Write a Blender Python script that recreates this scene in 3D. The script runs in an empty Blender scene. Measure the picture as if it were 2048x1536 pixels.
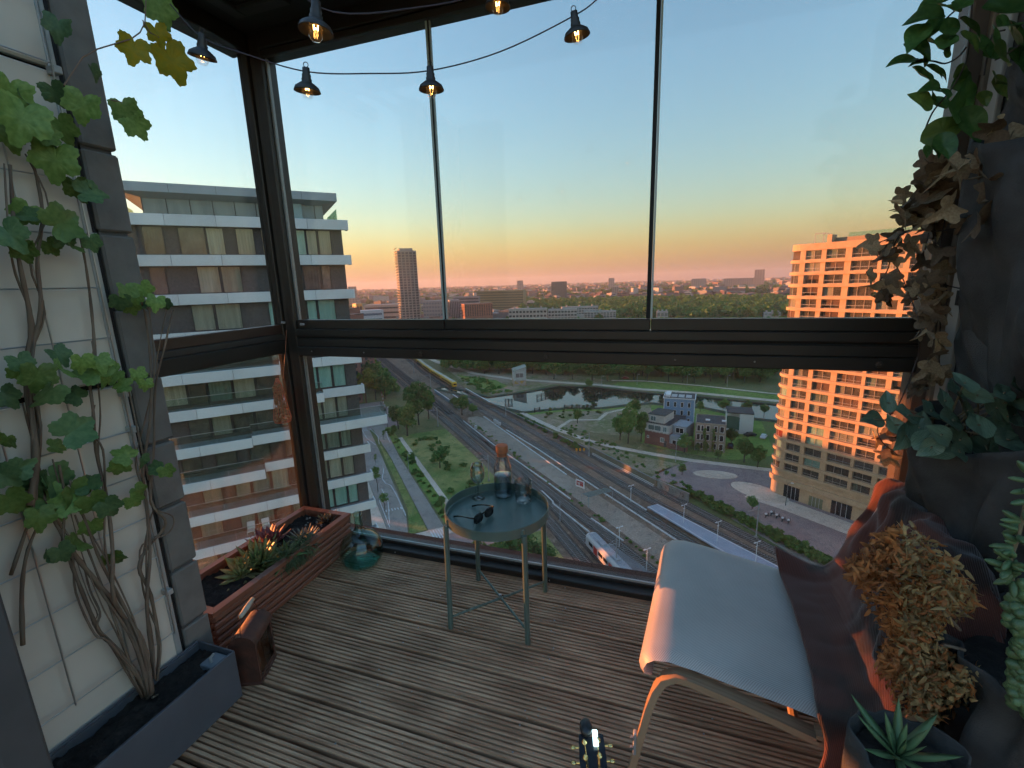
import bpy, math, random
import numpy as np
from mathutils import Vector, Matrix
random.seed(11); RNG = np.random.default_rng(5)
S = bpy.context.scene
COL = S.collection

# ------------------------------------------------------------------ camera
FPX, PITCH, ROLL, YAW, EYE = 921.0, math.radians(12.43), math.radians(1.72), math.radians(19.0), 1.49
def ray(u, v):
    """direction through a point of the 2048x1536 photograph (forward component 1)"""
    x = (u-1024)/FPX; y = -(v-768)/FPX
    X = x*math.cos(ROLL)+y*math.sin(ROLL); Y = -x*math.sin(ROLL)+y*math.cos(ROLL)
    f = math.cos(PITCH)+Y*math.sin(PITCH); z = -math.sin(PITCH)+Y*math.cos(PITCH)
    return Vector((X*math.cos(YAW)-f*math.sin(YAW), X*math.sin(YAW)+f*math.cos(YAW), z))
EYEP = Vector((0, 0, EYE))
def at_z(u, v, z): d = ray(u, v); return EYEP+d*((z-EYE)/d.z)
def at_x(u, v, x): d = ray(u, v); return EYEP+d*(x/d.x)
def at_y(u, v, y): d = ray(u, v); return EYEP+d*(y/d.y)
def at_d(u, v, t): return EYEP+ray(u, v)*t
cam = bpy.data.cameras.new('camera'); camo = bpy.data.objects.new('camera', cam); COL.objects.link(camo); S.camera = camo
r0 = ray(1024, 768); rx = (ray(1024+FPX, 768)-r0).normalized(); ry = (ray(1024, 768-FPX)-r0).normalized()
mw = Matrix((rx, ry, -r0.normalized())).transposed().to_4x4(); mw.translation = EYEP; camo.matrix_world = mw
cam.sensor_width = 36; cam.lens = FPX/2048*36; cam.clip_start = 0.02; cam.clip_end = 40000

# ------------------------------------------------------------------ sky and sun
SUN_AZ, SUN_EL = -86.0, 3.0
w = bpy.data.worlds.new('World'); S.world = w; w.use_nodes = True; nt = w.node_tree
sky = nt.nodes.new('ShaderNodeTexSky'); sky.sky_type = 'NISHITA'; sky.sun_disc = False
sky.sun_elevation = math.radians(SUN_EL); sky.sun_rotation = math.radians(SUN_AZ)
sky.air_density = 1.6; sky.dust_density = 0.5; sky.ozone_density = 3.5; sky.altitude = 60
gm = nt.nodes.new('ShaderNodeGamma'); gm.inputs[1].default_value = 0.85; nt.links.new(sky.outputs[0], gm.inputs[0])
hs = nt.nodes.new('ShaderNodeHueSaturation'); hs.inputs['Saturation'].default_value = 1.0; hs.inputs['Value'].default_value = 1.0; nt.links.new(gm.outputs[0], hs.inputs['Color'])
tc = nt.nodes.new('ShaderNodeTexCoord'); sep = nt.nodes.new('ShaderNodeSeparateXYZ'); nt.links.new(tc.outputs['Generated'], sep.inputs[0])
ramp = nt.nodes.new('ShaderNodeValToRGB'); nt.links.new(sep.outputs[2], ramp.inputs[0])
def srgb(r, g, b):
    return tuple((c/255/12.92 if c/255 <= .04045 else ((c/255+.055)/1.055)**2.4) for c in (r, g, b))+(1,)
els = [(-.02, (214, 140, 112)), (0.008, (224, 170, 145)), (0.045, (236, 192, 153)), (0.09, (236, 208, 166)), (0.145, (224, 214, 172)), (0.22, (180, 206, 205))]
ramp.color_ramp.elements[0].position = 0; ramp.color_ramp.elements[0].color = srgb(*els[1][1])
ramp.color_ramp.elements[1].position = els[-1][0]; ramp.color_ramp.elements[1].color = srgb(*els[-1][1])
for p, c in els[2:-1]:
    e = ramp.color_ramp.elements.new(p); e.color = srgb(*c)
# the twilight band is brightest towards the sun and pinker and dimmer away from it
sd = nt.nodes.new('ShaderNodeVectorMath'); sd.operation = 'DOT_PRODUCT'; nt.links.new(tc.outputs['Generated'], sd.inputs[0])
sd.inputs[1].default_value = (math.sin(math.radians(SUN_AZ)), math.cos(math.radians(SUN_AZ)), 0)
sm = nt.nodes.new('ShaderNodeMapRange'); nt.links.new(sd.outputs['Value'], sm.inputs[0])
sm.inputs[1].default_value = -1; sm.inputs[2].default_value = 1; sm.inputs[3].default_value = 0.0; sm.inputs[4].default_value = 1.0
tint = nt.nodes.new('ShaderNodeValToRGB'); nt.links.new(sm.outputs[0], tint.inputs[0])
tint.color_ramp.elements[0].position = 0.3; tint.color_ramp.elements[0].color = (.60, .62, .80, 1)
tint.color_ramp.elements[1].position = 1.0; tint.color_ramp.elements[1].color = (1.7, 1.75, 1.5, 1)
e = tint.color_ramp.elements.new(.62); e.color = (.98, .98, .98, 1)
e = tint.color_ramp.elements.new(.82); e.color = (1.2, 1.25, 1.2, 1)
mulc = nt.nodes.new('ShaderNodeMix'); mulc.data_type = 'RGBA'; mulc.blend_type = 'MULTIPLY'; mulc.inputs[0].default_value = 1
nt.links.new(ramp.outputs[0], mulc.inputs[6]); nt.links.new(tint.outputs[0], mulc.inputs[7])
sc = nt.nodes.new('ShaderNodeVectorMath'); sc.operation = 'SCALE'; sc.inputs[3].default_value = 1.0; nt.links.new(mulc.outputs[2], sc.inputs[0])
fr = nt.nodes.new('ShaderNodeMapRange'); nt.links.new(sep.outputs[2], fr.inputs[0]); fr.interpolation_type = 'SMOOTHSTEP'
fr.inputs[1].default_value = 0.0; fr.inputs[2].default_value = 0.13; fr.inputs[3].default_value = 0.85; fr.inputs[4].default_value = 0.0
mx = nt.nodes.new('ShaderNodeMix'); mx.data_type = 'RGBA'; nt.links.new(fr.outputs[0], mx.inputs[0])
nt.links.new(hs.outputs[0], mx.inputs[6]); nt.links.new(sc.outputs[0], mx.inputs[7])
bg = nt.nodes['Background']; bg.inputs[1].default_value = 0.12; nt.links.new(mx.outputs[2], bg.inputs[0])
sl = bpy.data.lights.new('sun', 'SUN'); sl.energy = 2.1; sl.angle = math.radians(0.6); sl.color = (1.0, .30, .085)
so = bpy.data.objects.new('sun', sl); COL.objects.link(so)
az, el = math.radians(SUN_AZ), math.radians(SUN_EL)
so.rotation_euler = Vector((math.sin(az)*math.cos(el), math.cos(az)*math.cos(el), math.sin(el))).to_track_quat('Z', 'Y').to_euler()
so.location = (-40, 2, 60)
vs = S.view_settings; vs.view_transform = 'Standard'; vs.look = 'None'; vs.gamma = 1; vs.exposure = 3.4
HAZE_D = 0.000075
S.cycles.max_bounces = 8; S.cycles.transparent_max_bounces = 24; S.cycles.transmission_bounces = 8
S.cycles.volume_bounces = 0; S.cycles.use_adaptive_sampling = True; S.cycles.adaptive_threshold = .011; S.cycles.adaptive_min_samples = 16; S.cycles.use_denoising = True; S.cycles.caustics_reflective = False; S.cycles.caustics_refractive = False
S.cycles.sample_clamp_indirect = 6; S.cycles.volume_step_rate = 4

# ------------------------------------------------------------------ helpers
def tag(o, label=None, cat=None, group=None, kind=None):
    if label: o['label'] = label
    if cat: o['category'] = cat
    if group: o['group'] = group
    if kind: o['kind'] = kind
    return o
def thing(name, label, cat, loc=(0, 0, 0), rz=0, group=None):
    o = bpy.data.objects.new(name, None); COL.objects.link(o); o.empty_display_size = .1
    o.location = loc; o.rotation_euler = (0, 0, rz)
    return tag(o, label, cat, group)
def struct(o): o['kind'] = 'structure'; return o
def link(name, me, parent=None, local=False):
    o = bpy.data.objects.new(name, me); COL.objects.link(o)
    if parent is not None:
        o.parent = parent
        if not local and parent.parent is None: o.matrix_parent_inverse = parent.matrix_basis.inverted()
    return o
class MB:
    def __init__(s): s.v = []; s.f = []; s.m = []
    def add(s, vs, fs, m=0):
        n = len(s.v); s.v += [tuple(p) for p in vs]; s.f += [tuple(i+n for i in f) for f in fs]; s.m += [m]*len(fs); return s
    def box(s, x0, x1, y0, y1, z0, z1, m=0, M=None):
        vs = [Vector(p) for p in ((x0, y0, z0), (x1, y0, z0), (x1, y1, z0), (x0, y1, z0), (x0, y0, z1), (x1, y0, z1), (x1, y1, z1), (x0, y1, z1))]
        if M is not None: vs = [M @ p for p in vs]
        return s.add(vs, [(0, 3, 2, 1), (4, 5, 6, 7), (0, 1, 5, 4), (1, 2, 6, 5), (2, 3, 7, 6), (3, 0, 4, 7)], m)
    def bevbox(s, x0, x1, y0, y1, z0, z1, b=.004, m=0, M=None):
        """box with chamfered edges"""
        vs = []; 
        for z, i in ((z0, b), (z0+b, 0), (z1-b, 0), (z1, b)):
            X0, X1, Y0, Y1 = x0+i, x1-i, y0+i, y1-i
            c = 0 if i else b
            if c: vs += [(X0+c, Y0, z), (X1-c, Y0, z), (X1, Y0+c, z), (X1, Y1-c, z), (X1-c, Y1, z), (X0+c, Y1, z), (X0, Y1-c, z), (X0, Y0+c, z)]
            else: vs += [(X0, Y0, z), (X1, Y0, z), (X1, Y0, z), (X1, Y1, z), (X1, Y1, z), (X0, Y1, z), (X0, Y1, z), (X0, Y0, z)]
        fs = [tuple(range(7, -1, -1)), tuple(range(24, 32))]
        for k in range(3):
            for j in range(8): fs.append((k*8+j, k*8+(j+1) % 8, k*8+8+(j+1) % 8, k*8+8+j))
        vs = [Vector(p) for p in vs]
        if M is not None: vs = [M @ p for p in vs]
        return s.add(vs, fs, m)
    def tube(s, pts, rad, n=8, m=0, caps=True, flat=1.0):
        pts = [Vector(p) for p in pts]; N = len(pts)
        if not hasattr(rad, '__len__'): rad = [rad]*N
        vs = []; up = None
        for i in range(N):
            t = (pts[min(i+1, N-1)]-pts[max(i-1, 0)])
            t = t.normalized() if t.length > 1e-9 else Vector((0, 0, 1))
            if up is None: up = Vector((0, 0, 1)) if abs(t.z) < .9 else Vector((1, 0, 0))
            a = t.cross(up); a = a.normalized() if a.length > 1e-6 else t.orthogonal().normalized(); b = a.cross(t).normalized(); up = b
            for k in range(n):
                th = 2*math.pi*k/n; vs.append(pts[i]+a*(math.cos(th)*rad[i])+b*(math.sin(th)*rad[i]*flat))
        fs = [(i*n+k, i*n+(k+1) % n, (i+1)*n+(k+1) % n, (i+1)*n+k) for i in range(N-1) for k in range(n)]
        if caps: fs += [tuple(range(n-1, -1, -1)), tuple((N-1)*n+k for k in range(n))]
        return s.add(vs, fs, m)
    def lathe(s, prof, n=32, c=(0, 0, 0), m=0, closed=False, M=None):
        vs = []; c = Vector(c)
        for r, z in prof:
            for k in range(n): th = 2*math.pi*k/n; vs.append(Vector((r*math.cos(th), r*math.sin(th), z)))
        N = len(prof); R = N if closed else N-1
        fs = [(i*n+k, i*n+(k+1) % n, ((i+1) % N)*n+(k+1) % n, ((i+1) % N)*n+k) for i in range(R) for k in range(n)]
        vs = [(M @ p if M is not None else p)+c for p in vs]
        return s.add(vs, fs, m)
    def prism(s, poly, z0, z1, m=0, M=None):
        n = len(poly); vs = [Vector((p[0], p[1], z0)) for p in poly]+[Vector((p[0], p[1], z1)) for p in poly]
        if M is not None: vs = [M @ p for p in vs]
        fs = [tuple(range(n-1, -1, -1)), tuple(range(n, 2*n))]+[(i, (i+1) % n, n+(i+1) % n, n+i) for i in range(n)]
        return s.add(vs, fs, m)
    def sheet(s, poly, z, m=0): return s.add([(p[0], p[1], z) for p in poly], [tuple(range(len(poly)))], m)
    def strip(s, A, B, m=0):
        n = len(A); return s.add(list(A)+list(B), [(i, i+1, n+i+1, n+i) for i in range(n-1)], m)
    def mesh(s, name, mats, smooth=False):
        me = bpy.data.meshes.new(name); me.from_pydata(s.v, [], s.f)
        for m in (mats if isinstance(mats, (list, tuple)) else [mats]): me.materials.append(m)
        if any(s.m): me.polygons.foreach_set('material_index', s.m)
        if smooth: me.polygons.foreach_set('use_smooth', [True]*len(s.f))
        me.update(); return me
    def obj(s, name, mats, parent=None, smooth=False, local=False, sharp=None):
        me = s.mesh(name, mats, smooth)
        o = link(name, me, parent, local)
        if smooth and sharp:
            try: me.set_sharp_from_angle(angle=math.radians(sharp))
            except Exception: pass
        return o
def npmesh(name, V, Fq, mats, mi=None, smooth=False):
    """mesh from numpy arrays: V (n,3), quads or tris Fq (m,k)"""
    me = bpy.data.meshes.new(name); k = Fq.shape[1]
    me.vertices.add(len(V)); me.vertices.foreach_set('co', np.ascontiguousarray(V, np.float32).ravel())
    me.loops.add(Fq.size); me.loops.foreach_set('vertex_index', np.ascontiguousarray(Fq, np.int32).ravel())
    me.polygons.add(len(Fq)); me.polygons.foreach_set('loop_start', np.arange(0, Fq.size, k, dtype=np.int32))
    for m in (mats if isinstance(mats, (list, tuple)) else [mats]): me.materials.append(m)
    if mi is not None: me.polygons.foreach_set('material_index', np.ascontiguousarray(mi, np.int32))
    if smooth: me.polygons.foreach_set('use_smooth', np.ones(len(Fq), bool))
    me.update(calc_edges=True); return me
def copytree(src, loc, rz=0, scale=1.0, label=None, group=None):
    o = src.copy(); COL.objects.link(o); o.location = loc; o.rotation_euler = (0, 0, rz)
    o.scale = (scale,)*3 if not hasattr(scale, '__len__') else scale
    if label: o['label'] = label
    if group: o['group'] = group
    for ch in KIDS.get(src.name, []):
        c = ch.copy(); COL.objects.link(c); c.parent = o
        for g in KIDS.get(ch.name, []):
            d = g.copy(); COL.objects.link(d); d.parent = c
    return o
KIDS = {}
def kids(o, lst): KIDS[o.name] = lst; return o

# ------------------------------------------------------------------ materials
def lin(r, g, b, k=1.0): c = srgb(r, g, b); return (c[0]*k, c[1]*k, c[2]*k, 1)
MATS = {}
def mat(name, col, rough=.6, metal=0, var=0.0, scale=8.0, col2=None, bump=0.0, bscale=None, stretch=(1, 1, 1), spec=.5, obj=False, rnd=0.0, detail=4, thr=(.35, .65), coord='Object', transl=0):
    if name in MATS: return MATS[name]
    m = bpy.data.materials.new(name); m.use_nodes = True; t = m.node_tree; N = t.nodes; Lk = t.links
    p = N['Principled BSDF']; p.inputs['Roughness'].default_value = rough; p.inputs['Metallic'].default_value = metal
    p.inputs['Specular IOR Level'].default_value = spec; p.inputs['Base Color'].default_value = col
    out = None
    if var or col2 or bump or rnd:
        tcn = N.new('ShaderNodeTexCoord'); mp = N.new('ShaderNodeMapping'); Lk.new(tcn.outputs[coord], mp.inputs[0]); mp.inputs['Scale'].default_value = stretch
        if col2 or var:
            nz = N.new('ShaderNodeTexNoise'); nz.inputs['Scale'].default_value = scale; nz.inputs['Detail'].default_value = detail; Lk.new(mp.outputs[0], nz.inputs[0])
            rp = N.new('ShaderNodeValToRGB'); Lk.new(nz.outputs['Fac'], rp.inputs[0])
            rp.color_ramp.elements[0].position = thr[0]; rp.color_ramp.elements[1].position = thr[1]
            a = col if not var else tuple(max(0, c*(1-var)) for c in col[:3])+(1,)
            b = col2 if col2 else tuple(c*(1+var) for c in col[:3])+(1,)
            rp.color_ramp.elements[0].color = a; rp.color_ramp.elements[1].color = b; out = rp.outputs[0]
        if rnd:
            oi = N.new('ShaderNodeObjectInfo'); hs = N.new('ShaderNodeHueSaturation')
            mr = N.new('ShaderNodeMapRange'); Lk.new(oi.outputs['Random'], mr.inputs[0]); mr.inputs[3].default_value = 1-rnd; mr.inputs[4].default_value = 1+rnd
            Lk.new(mr.outputs[0], hs.inputs['Value'])
            if out: Lk.new(out, hs.inputs['Color'])
            else: hs.inputs['Color'].default_value = col
            out = hs.outputs[0]
        if out: Lk.new(out, p.inputs['Base Color'])
        if bump:
            nb = N.new('ShaderNodeTexNoise'); nb.inputs['Scale'].default_value = bscale or scale*4; nb.inputs['Detail'].default_value = 5; Lk.new(mp.outputs[0], nb.inputs[0])
            bp = N.new('ShaderNodeBump'); bp.inputs['Strength'].default_value = bump; bp.inputs['Distance'].default_value = .01; Lk.new(nb.outputs['Fac'], bp.inputs['Height']); Lk.new(bp.outputs[0], p.inputs['Normal'])
    if transl:
        tr = N.new('ShaderNodeBsdfTranslucent'); ms = N.new('ShaderNodeMixShader'); ms.inputs[0].default_value = transl
        if out: Lk.new(out, tr.inputs[0])
        else: tr.inputs[0].default_value = col
        Lk.new(p.outputs[0], ms.inputs[1]); Lk.new(tr.outputs[0], ms.inputs[2]); Lk.new(ms.outputs[0], N['Material Output'].inputs[0])
    MATS[name] = m; return m
def schlick(N, Lk, k=1.0):
    """mirror share of thin glass, the same from both sides"""
    lw = N.new('ShaderNodeLayerWeight'); lw.inputs[0].default_value = .5; pw = N.new('ShaderNodeMath'); pw.operation = 'POWER'; pw.inputs[1].default_value = 4.5; Lk.new(lw.outputs['Facing'], pw.inputs[0])
    ma = N.new('ShaderNodeMath'); ma.operation = 'MULTIPLY_ADD'; ma.inputs[1].default_value = .85*k; ma.inputs[2].default_value = .04*k; Lk.new(pw.outputs[0], ma.inputs[0]); return ma
def pane_mat(name, tint=(1, 1, 1), ior=1.45, dust=0.0, dcol=(.8, .75, .7), refl=1.0):
    """thin window glass: clear pane with fresnel reflection and a film of dust"""
    if name in MATS: return MATS[name]
    m = bpy.data.materials.new(name); m.use_nodes = True; t = m.node_tree; N = t.nodes; Lk = t.links; N.remove(N['Principled BSDF'])
    tr = N.new('ShaderNodeBsdfTransparent'); tr.inputs[0].default_value = tint+(1,)
    gl = N.new('ShaderNodeBsdfGlossy'); gl.inputs['Roughness'].default_value = .01
    mu = schlick(N, Lk, refl)
    mx = N.new('ShaderNodeMixShader'); Lk.new(mu.outputs[0], mx.inputs[0]); Lk.new(tr.outputs[0], mx.inputs[1]); Lk.new(gl.outputs[0], mx.inputs[2]); last = mx
    if dust:
        tcn = N.new('ShaderNodeTexCoord'); mp = N.new('ShaderNodeMapping'); Lk.new(tcn.outputs['Object'], mp.inputs[0]); mp.inputs['Scale'].default_value = (9, 9, 1.2)
        nz = N.new('ShaderNodeTexNoise'); nz.inputs['Scale'].default_value = 1.6; nz.inputs['Detail'].default_value = 6; Lk.new(mp.outputs[0], nz.inputs[0])
        mr = N.new('ShaderNodeMapRange'); Lk.new(nz.outputs['Fac'], mr.inputs[0]); mr.inputs[1].default_value = .3; mr.inputs[2].default_value = .75; mr.inputs[3].default_value = dust*.35; mr.inputs[4].default_value = dust*1.5
        df = N.new('ShaderNodeBsdfTranslucent'); df.inputs[0].default_value = dcol+(1,)
        m2 = N.new('ShaderNodeMixShader'); Lk.new(mr.outputs[0], m2.inputs[0]); Lk.new(mx.outputs[0], m2.inputs[1]); Lk.new(df.outputs[0], m2.inputs[2]); last = m2
    Lk.new(last.outputs[0], N['Material Output'].inputs[0]); MATS[name] = m; return m
def glass_mat(name, col=(1, 1, 1, 1), ior=1.45, rough=0.0):
    if name in MATS: return MATS[name]
    m = bpy.data.materials.new(name); m.use_nodes = True; p = m.node_tree.nodes['Principled BSDF']
    p.inputs['Base Color'].default_value = col; p.inputs['Transmission Weight'].default_value = 1; p.inputs['IOR'].default_value = ior; p.inputs['Roughness'].default_value = rough
    MATS[name] = m; return m
def glow_mat(name, col, strength):
    if name in MATS: return MATS[name]
    m = bpy.data.materials.new(name); m.use_nodes = True; p = m.node_tree.nodes['Principled BSDF']
    p.inputs['Emission Color'].default_value = col; p.inputs['Emission Strength'].default_value = strength; p.inputs['Base Color'].default_value = col
    MATS[name] = m; return m

def thin_glass(name, centre=(1, 1, 1), rim=(1, 1, 1), ior=1.5, refl=1.0):
    """blown glass: clear where looked through square on, deeper in colour towards the outline"""
    if name in MATS: return MATS[name]
    m = bpy.data.materials.new(name); m.use_nodes = True; t = m.node_tree; N = t.nodes; Lk = t.links; N.remove(N['Principled BSDF'])
    lw = N.new('ShaderNodeLayerWeight'); lw.inputs[0].default_value = .35; mc = N.new('ShaderNodeMix'); mc.data_type = 'RGBA'; Lk.new(lw.outputs['Facing'], mc.inputs[0]); mc.inputs[6].default_value = centre+(1,); mc.inputs[7].default_value = rim+(1,)
    tr = N.new('ShaderNodeBsdfTransparent'); Lk.new(mc.outputs[2], tr.inputs[0]); gl = N.new('ShaderNodeBsdfGlossy'); gl.inputs['Roughness'].default_value = .015
    mu = schlick(N, Lk, refl)
    mx = N.new('ShaderNodeMixShader'); Lk.new(mu.outputs[0], mx.inputs[0]); Lk.new(tr.outputs[0], mx.inputs[1]); Lk.new(gl.outputs[0], mx.inputs[2]); Lk.new(mx.outputs[0], N['Material Output'].inputs[0]); MATS[name] = m; return m

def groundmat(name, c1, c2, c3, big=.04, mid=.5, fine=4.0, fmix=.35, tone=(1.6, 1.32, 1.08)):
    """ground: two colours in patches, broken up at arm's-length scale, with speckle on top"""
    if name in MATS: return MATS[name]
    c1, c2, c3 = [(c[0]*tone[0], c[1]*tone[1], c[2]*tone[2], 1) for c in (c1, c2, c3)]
    m = bpy.data.materials.new(name); m.use_nodes = True; t = m.node_tree; N = t.nodes; Lk = t.links; p = N['Principled BSDF']; p.inputs['Roughness'].default_value = .95; p.inputs['Specular IOR Level'].default_value = .12
    g = N.new('ShaderNodeTexCoord'); out = None
    def nz(scale, det, lo, hi):
        n = N.new('ShaderNodeTexNoise'); n.inputs['Scale'].default_value = scale; n.inputs['Detail'].default_value = det; n.inputs['Roughness'].default_value = .62; Lk.new(g.outputs['Object'], n.inputs[0])
        r = N.new('ShaderNodeMapRange'); Lk.new(n.outputs['Fac'], r.inputs[0]); r.inputs[1].default_value = lo; r.inputs[2].default_value = hi; return r.outputs[0]
    a = N.new('ShaderNodeMix'); a.data_type = 'RGBA'; a.inputs[6].default_value = c1; a.inputs[7].default_value = c2; Lk.new(nz(big, 9, .42, .60), a.inputs[0])
    b = N.new('ShaderNodeMix'); b.data_type = 'RGBA'; Lk.new(a.outputs[2], b.inputs[6]); b.inputs[7].default_value = c3; Lk.new(nz(mid, 8, .50, .72), b.inputs[0])
    c = N.new('ShaderNodeMix'); c.data_type = 'RGBA'; c.blend_type = 'OVERLAY'; c.inputs[0].default_value = fmix; Lk.new(b.outputs[2], c.inputs[6])
    r = N.new('ShaderNodeCombineColor'); f = nz(fine, 4, .3, .7); [Lk.new(f, r.inputs[i]) for i in range(3)]; Lk.new(r.outputs[0], c.inputs[7]); Lk.new(c.outputs[2], p.inputs['Base Color']); MATS[name] = m; return m
# ================================================================== THE CITY OUTSIDE
G = -55.0                                                            # street level below the balcony deck
EQ = Vector((.6896, -.7242, 0)); EW = Vector((.7242, .6896, 0))       # along and across the railway
def QW(q, w_, z=0.0): p = EQ*q+EW*w_; return Vector((p.x, p.y, G+z))
def gp(u, v, z=0.0): return at_z(u, v, G+z)
def slope_at(u, v): d = ray(u, v); return d.z/math.hypot(d.x, d.y)

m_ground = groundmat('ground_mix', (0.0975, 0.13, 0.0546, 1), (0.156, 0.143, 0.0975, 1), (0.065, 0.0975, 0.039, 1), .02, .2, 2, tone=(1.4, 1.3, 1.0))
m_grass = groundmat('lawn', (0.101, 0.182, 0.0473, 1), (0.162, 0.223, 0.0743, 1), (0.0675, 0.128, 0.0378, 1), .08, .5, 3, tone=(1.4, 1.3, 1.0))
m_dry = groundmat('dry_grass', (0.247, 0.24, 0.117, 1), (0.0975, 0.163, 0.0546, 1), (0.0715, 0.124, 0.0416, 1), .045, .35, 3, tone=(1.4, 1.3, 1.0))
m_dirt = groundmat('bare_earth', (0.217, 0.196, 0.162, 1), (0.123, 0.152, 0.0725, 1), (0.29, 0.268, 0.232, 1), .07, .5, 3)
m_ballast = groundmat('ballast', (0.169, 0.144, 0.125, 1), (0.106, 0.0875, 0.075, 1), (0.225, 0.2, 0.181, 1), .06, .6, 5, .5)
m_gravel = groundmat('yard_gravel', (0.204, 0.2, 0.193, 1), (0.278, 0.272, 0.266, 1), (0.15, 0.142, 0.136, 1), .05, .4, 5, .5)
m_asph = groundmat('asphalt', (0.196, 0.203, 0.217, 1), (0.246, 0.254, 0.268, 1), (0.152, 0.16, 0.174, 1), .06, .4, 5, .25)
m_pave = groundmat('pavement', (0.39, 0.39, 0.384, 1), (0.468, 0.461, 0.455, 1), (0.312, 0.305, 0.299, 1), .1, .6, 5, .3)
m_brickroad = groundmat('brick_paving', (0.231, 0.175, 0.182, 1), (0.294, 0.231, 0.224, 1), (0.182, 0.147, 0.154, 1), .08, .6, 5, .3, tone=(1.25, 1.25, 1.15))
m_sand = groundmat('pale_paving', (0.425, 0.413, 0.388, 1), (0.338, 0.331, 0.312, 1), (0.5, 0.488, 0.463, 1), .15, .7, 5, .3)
m_white = mat('road_paint', (.72, .72, .70, 1), .8, var=.12, scale=1.5)
m_steel = mat('rail_steel', (.42, .39, .37, 1), .5, .3)
m_conc = mat('concrete', (.30, .29, .27, 1), .9, col2=(.22, .21, .2, 1), scale=1.2, detail=7)
m_sleeper = mat('sleeper_concrete', (.20, .18, .16, 1), .9, var=.2, scale=2)
m_galv = mat('galvanised', (.42, .43, .44, 1), .5, .5)
m_wpost = mat('white_post', (.75, .75, .74, 1), .5)
m_dkpost = mat('dark_post', (.06, .065, .07, 1), .5, .3)

def sheet(name, pts, z, m, kind=True):
    o = MB().sheet([(p[0], p[1]) for p in pts], G+z).obj(name, m)
    return struct(o)
def band(name, qs, w0, w1, z, m):
    """strip along the railway between two across-track offsets (numbers or functions of q)"""
    f = lambda w_, q: w_(q) if callable(w_) else w_
    A = [QW(q, f(w0, q), z) for q in qs]; B = [QW(q, f(w1, q), z) for q in qs]
    return struct(MB().strip(A, B).obj(name, m))
def curve(pts):
    xs = [p[0] for p in pts]; ys = [p[1] for p in pts]
    return lambda q: float(np.interp(q, xs, ys))
def ribbon(name, pts, width, z, m):
    """flat strip of a given width along a ground polyline"""
    P = [Vector((p[0], p[1], 0)) for p in pts]; A = []; B = []
    for i, p in enumerate(P):
        t = (P[min(i+1, len(P)-1)]-P[max(i-1, 0)]).normalized(); n = Vector((-t.y, t.x, 0))*width/2
        A.append((p.x+n.x, p.y+n.y, G+z)); B.append((p.x-n.x, p.y-n.y, G+z))
    return MB().strip(A, B).obj(name, m)

RAD = 9000.0
# ground: one sheet to the horizon, finer near the house
gb = MB(); rings = [0, 60, 120, 240, 500, 1000, 2500, 5000, RAD]
vs_ = [(0, 0, G)]; NS = 48
for r in rings[1:]: vs_ += [(r*math.cos(2*math.pi*k/NS), r*math.sin(2*math.pi*k/NS), G) for k in range(NS)]
fs_ = [(0, 1+k, 1+(k+1) % NS) for k in range(NS)]
for i in range(len(rings)-2):
    a = 1+i*NS; b = a+NS; fs_ += [(a+k, b+k, b+(k+1) % NS, a+(k+1) % NS) for k in range(NS)]
gb.add(vs_, fs_); struct(gb.obj('ground', m_ground))

QS = [-700, -500, -420, -360, -300, -240, -206, -180, -147, -135, -110, -94, -80, -68, -52, -30, 0, 60]
T1 = curve([(-700, 60), (-420, 52.5), (-206, 52), (-135, 52), (-94, 50), (-68, 47.2), (0, 39), (60, 30)])
T5 = curve([(-700, 130), (-420, 85), (-360, 79.5), (-300, 75.6), (-240, 75.2), (-147, 77.4), (-88, 77.8), (-52, 81), (0, 86), (60, 94)])
band('railway_bed', QS, lambda q: T1(q)-3.2, lambda q: T5(q)+5.2, .03, m_ballast)
band('yard_surface', [-182, -176, -150, -110, -80, -40, 20], curve([(-182, 62), (-176, 60), (-110, 61.5), (20, 61.5)]), curve([(-182, 66), (-176, 68.2), (-110, 67.6), (20, 69.4)]), .06, m_gravel)
band('field', [-172, -150, -130, -110, -95, -60, 20], 31.2, lambda q: T1(q)-3.2, .02, m_dry)
band('verge', [-186, -150, -120, -100], 26.6, 29.6, .05, m_grass)
band('footpath', [-170, -140, -110, -98], 29.6, 31.1, .06, m_pave)
band('carriageway', [-215, -190, -150, -120, -98], curve([(-215, 24), (-190, 22.6), (-150, 23.2), (-98, 22.2)]), curve([(-215, 29), (-190, 27.5), (-172, 25.9), (-98, 26)]), .08, m_asph)
band('carriageway', [-215, -194, -162, -137, -109, -97, -60], 13.6, curve([(-215, 24), (-194, 21.4), (-162, 20.9), (-109, 19.3), (-97, 17.2), (-60, 14)]), .07, m_asph)
band('median', [-164, -150, -111, -100, -98.5], curve([(-164, 21.8), (-111, 20.1), (-98, 17.8)]), curve([(-164, 22.2), (-150, 22.9), (-98, 22.0)]), .16, m_dry)
band('pavement', [-190, -150, -120, -97, -60], 7.5, 13.5, .12, m_pave)
band('crossroad', [-98, -86], 0, 46, .09, m_brickroad); band('crossing_pavement', [-98.2, -94.5], 17.4, 30, .13, m_pave)
band('crossing_square', [-232, -210, -186], 18, 34, .05, m_brickroad)
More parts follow.
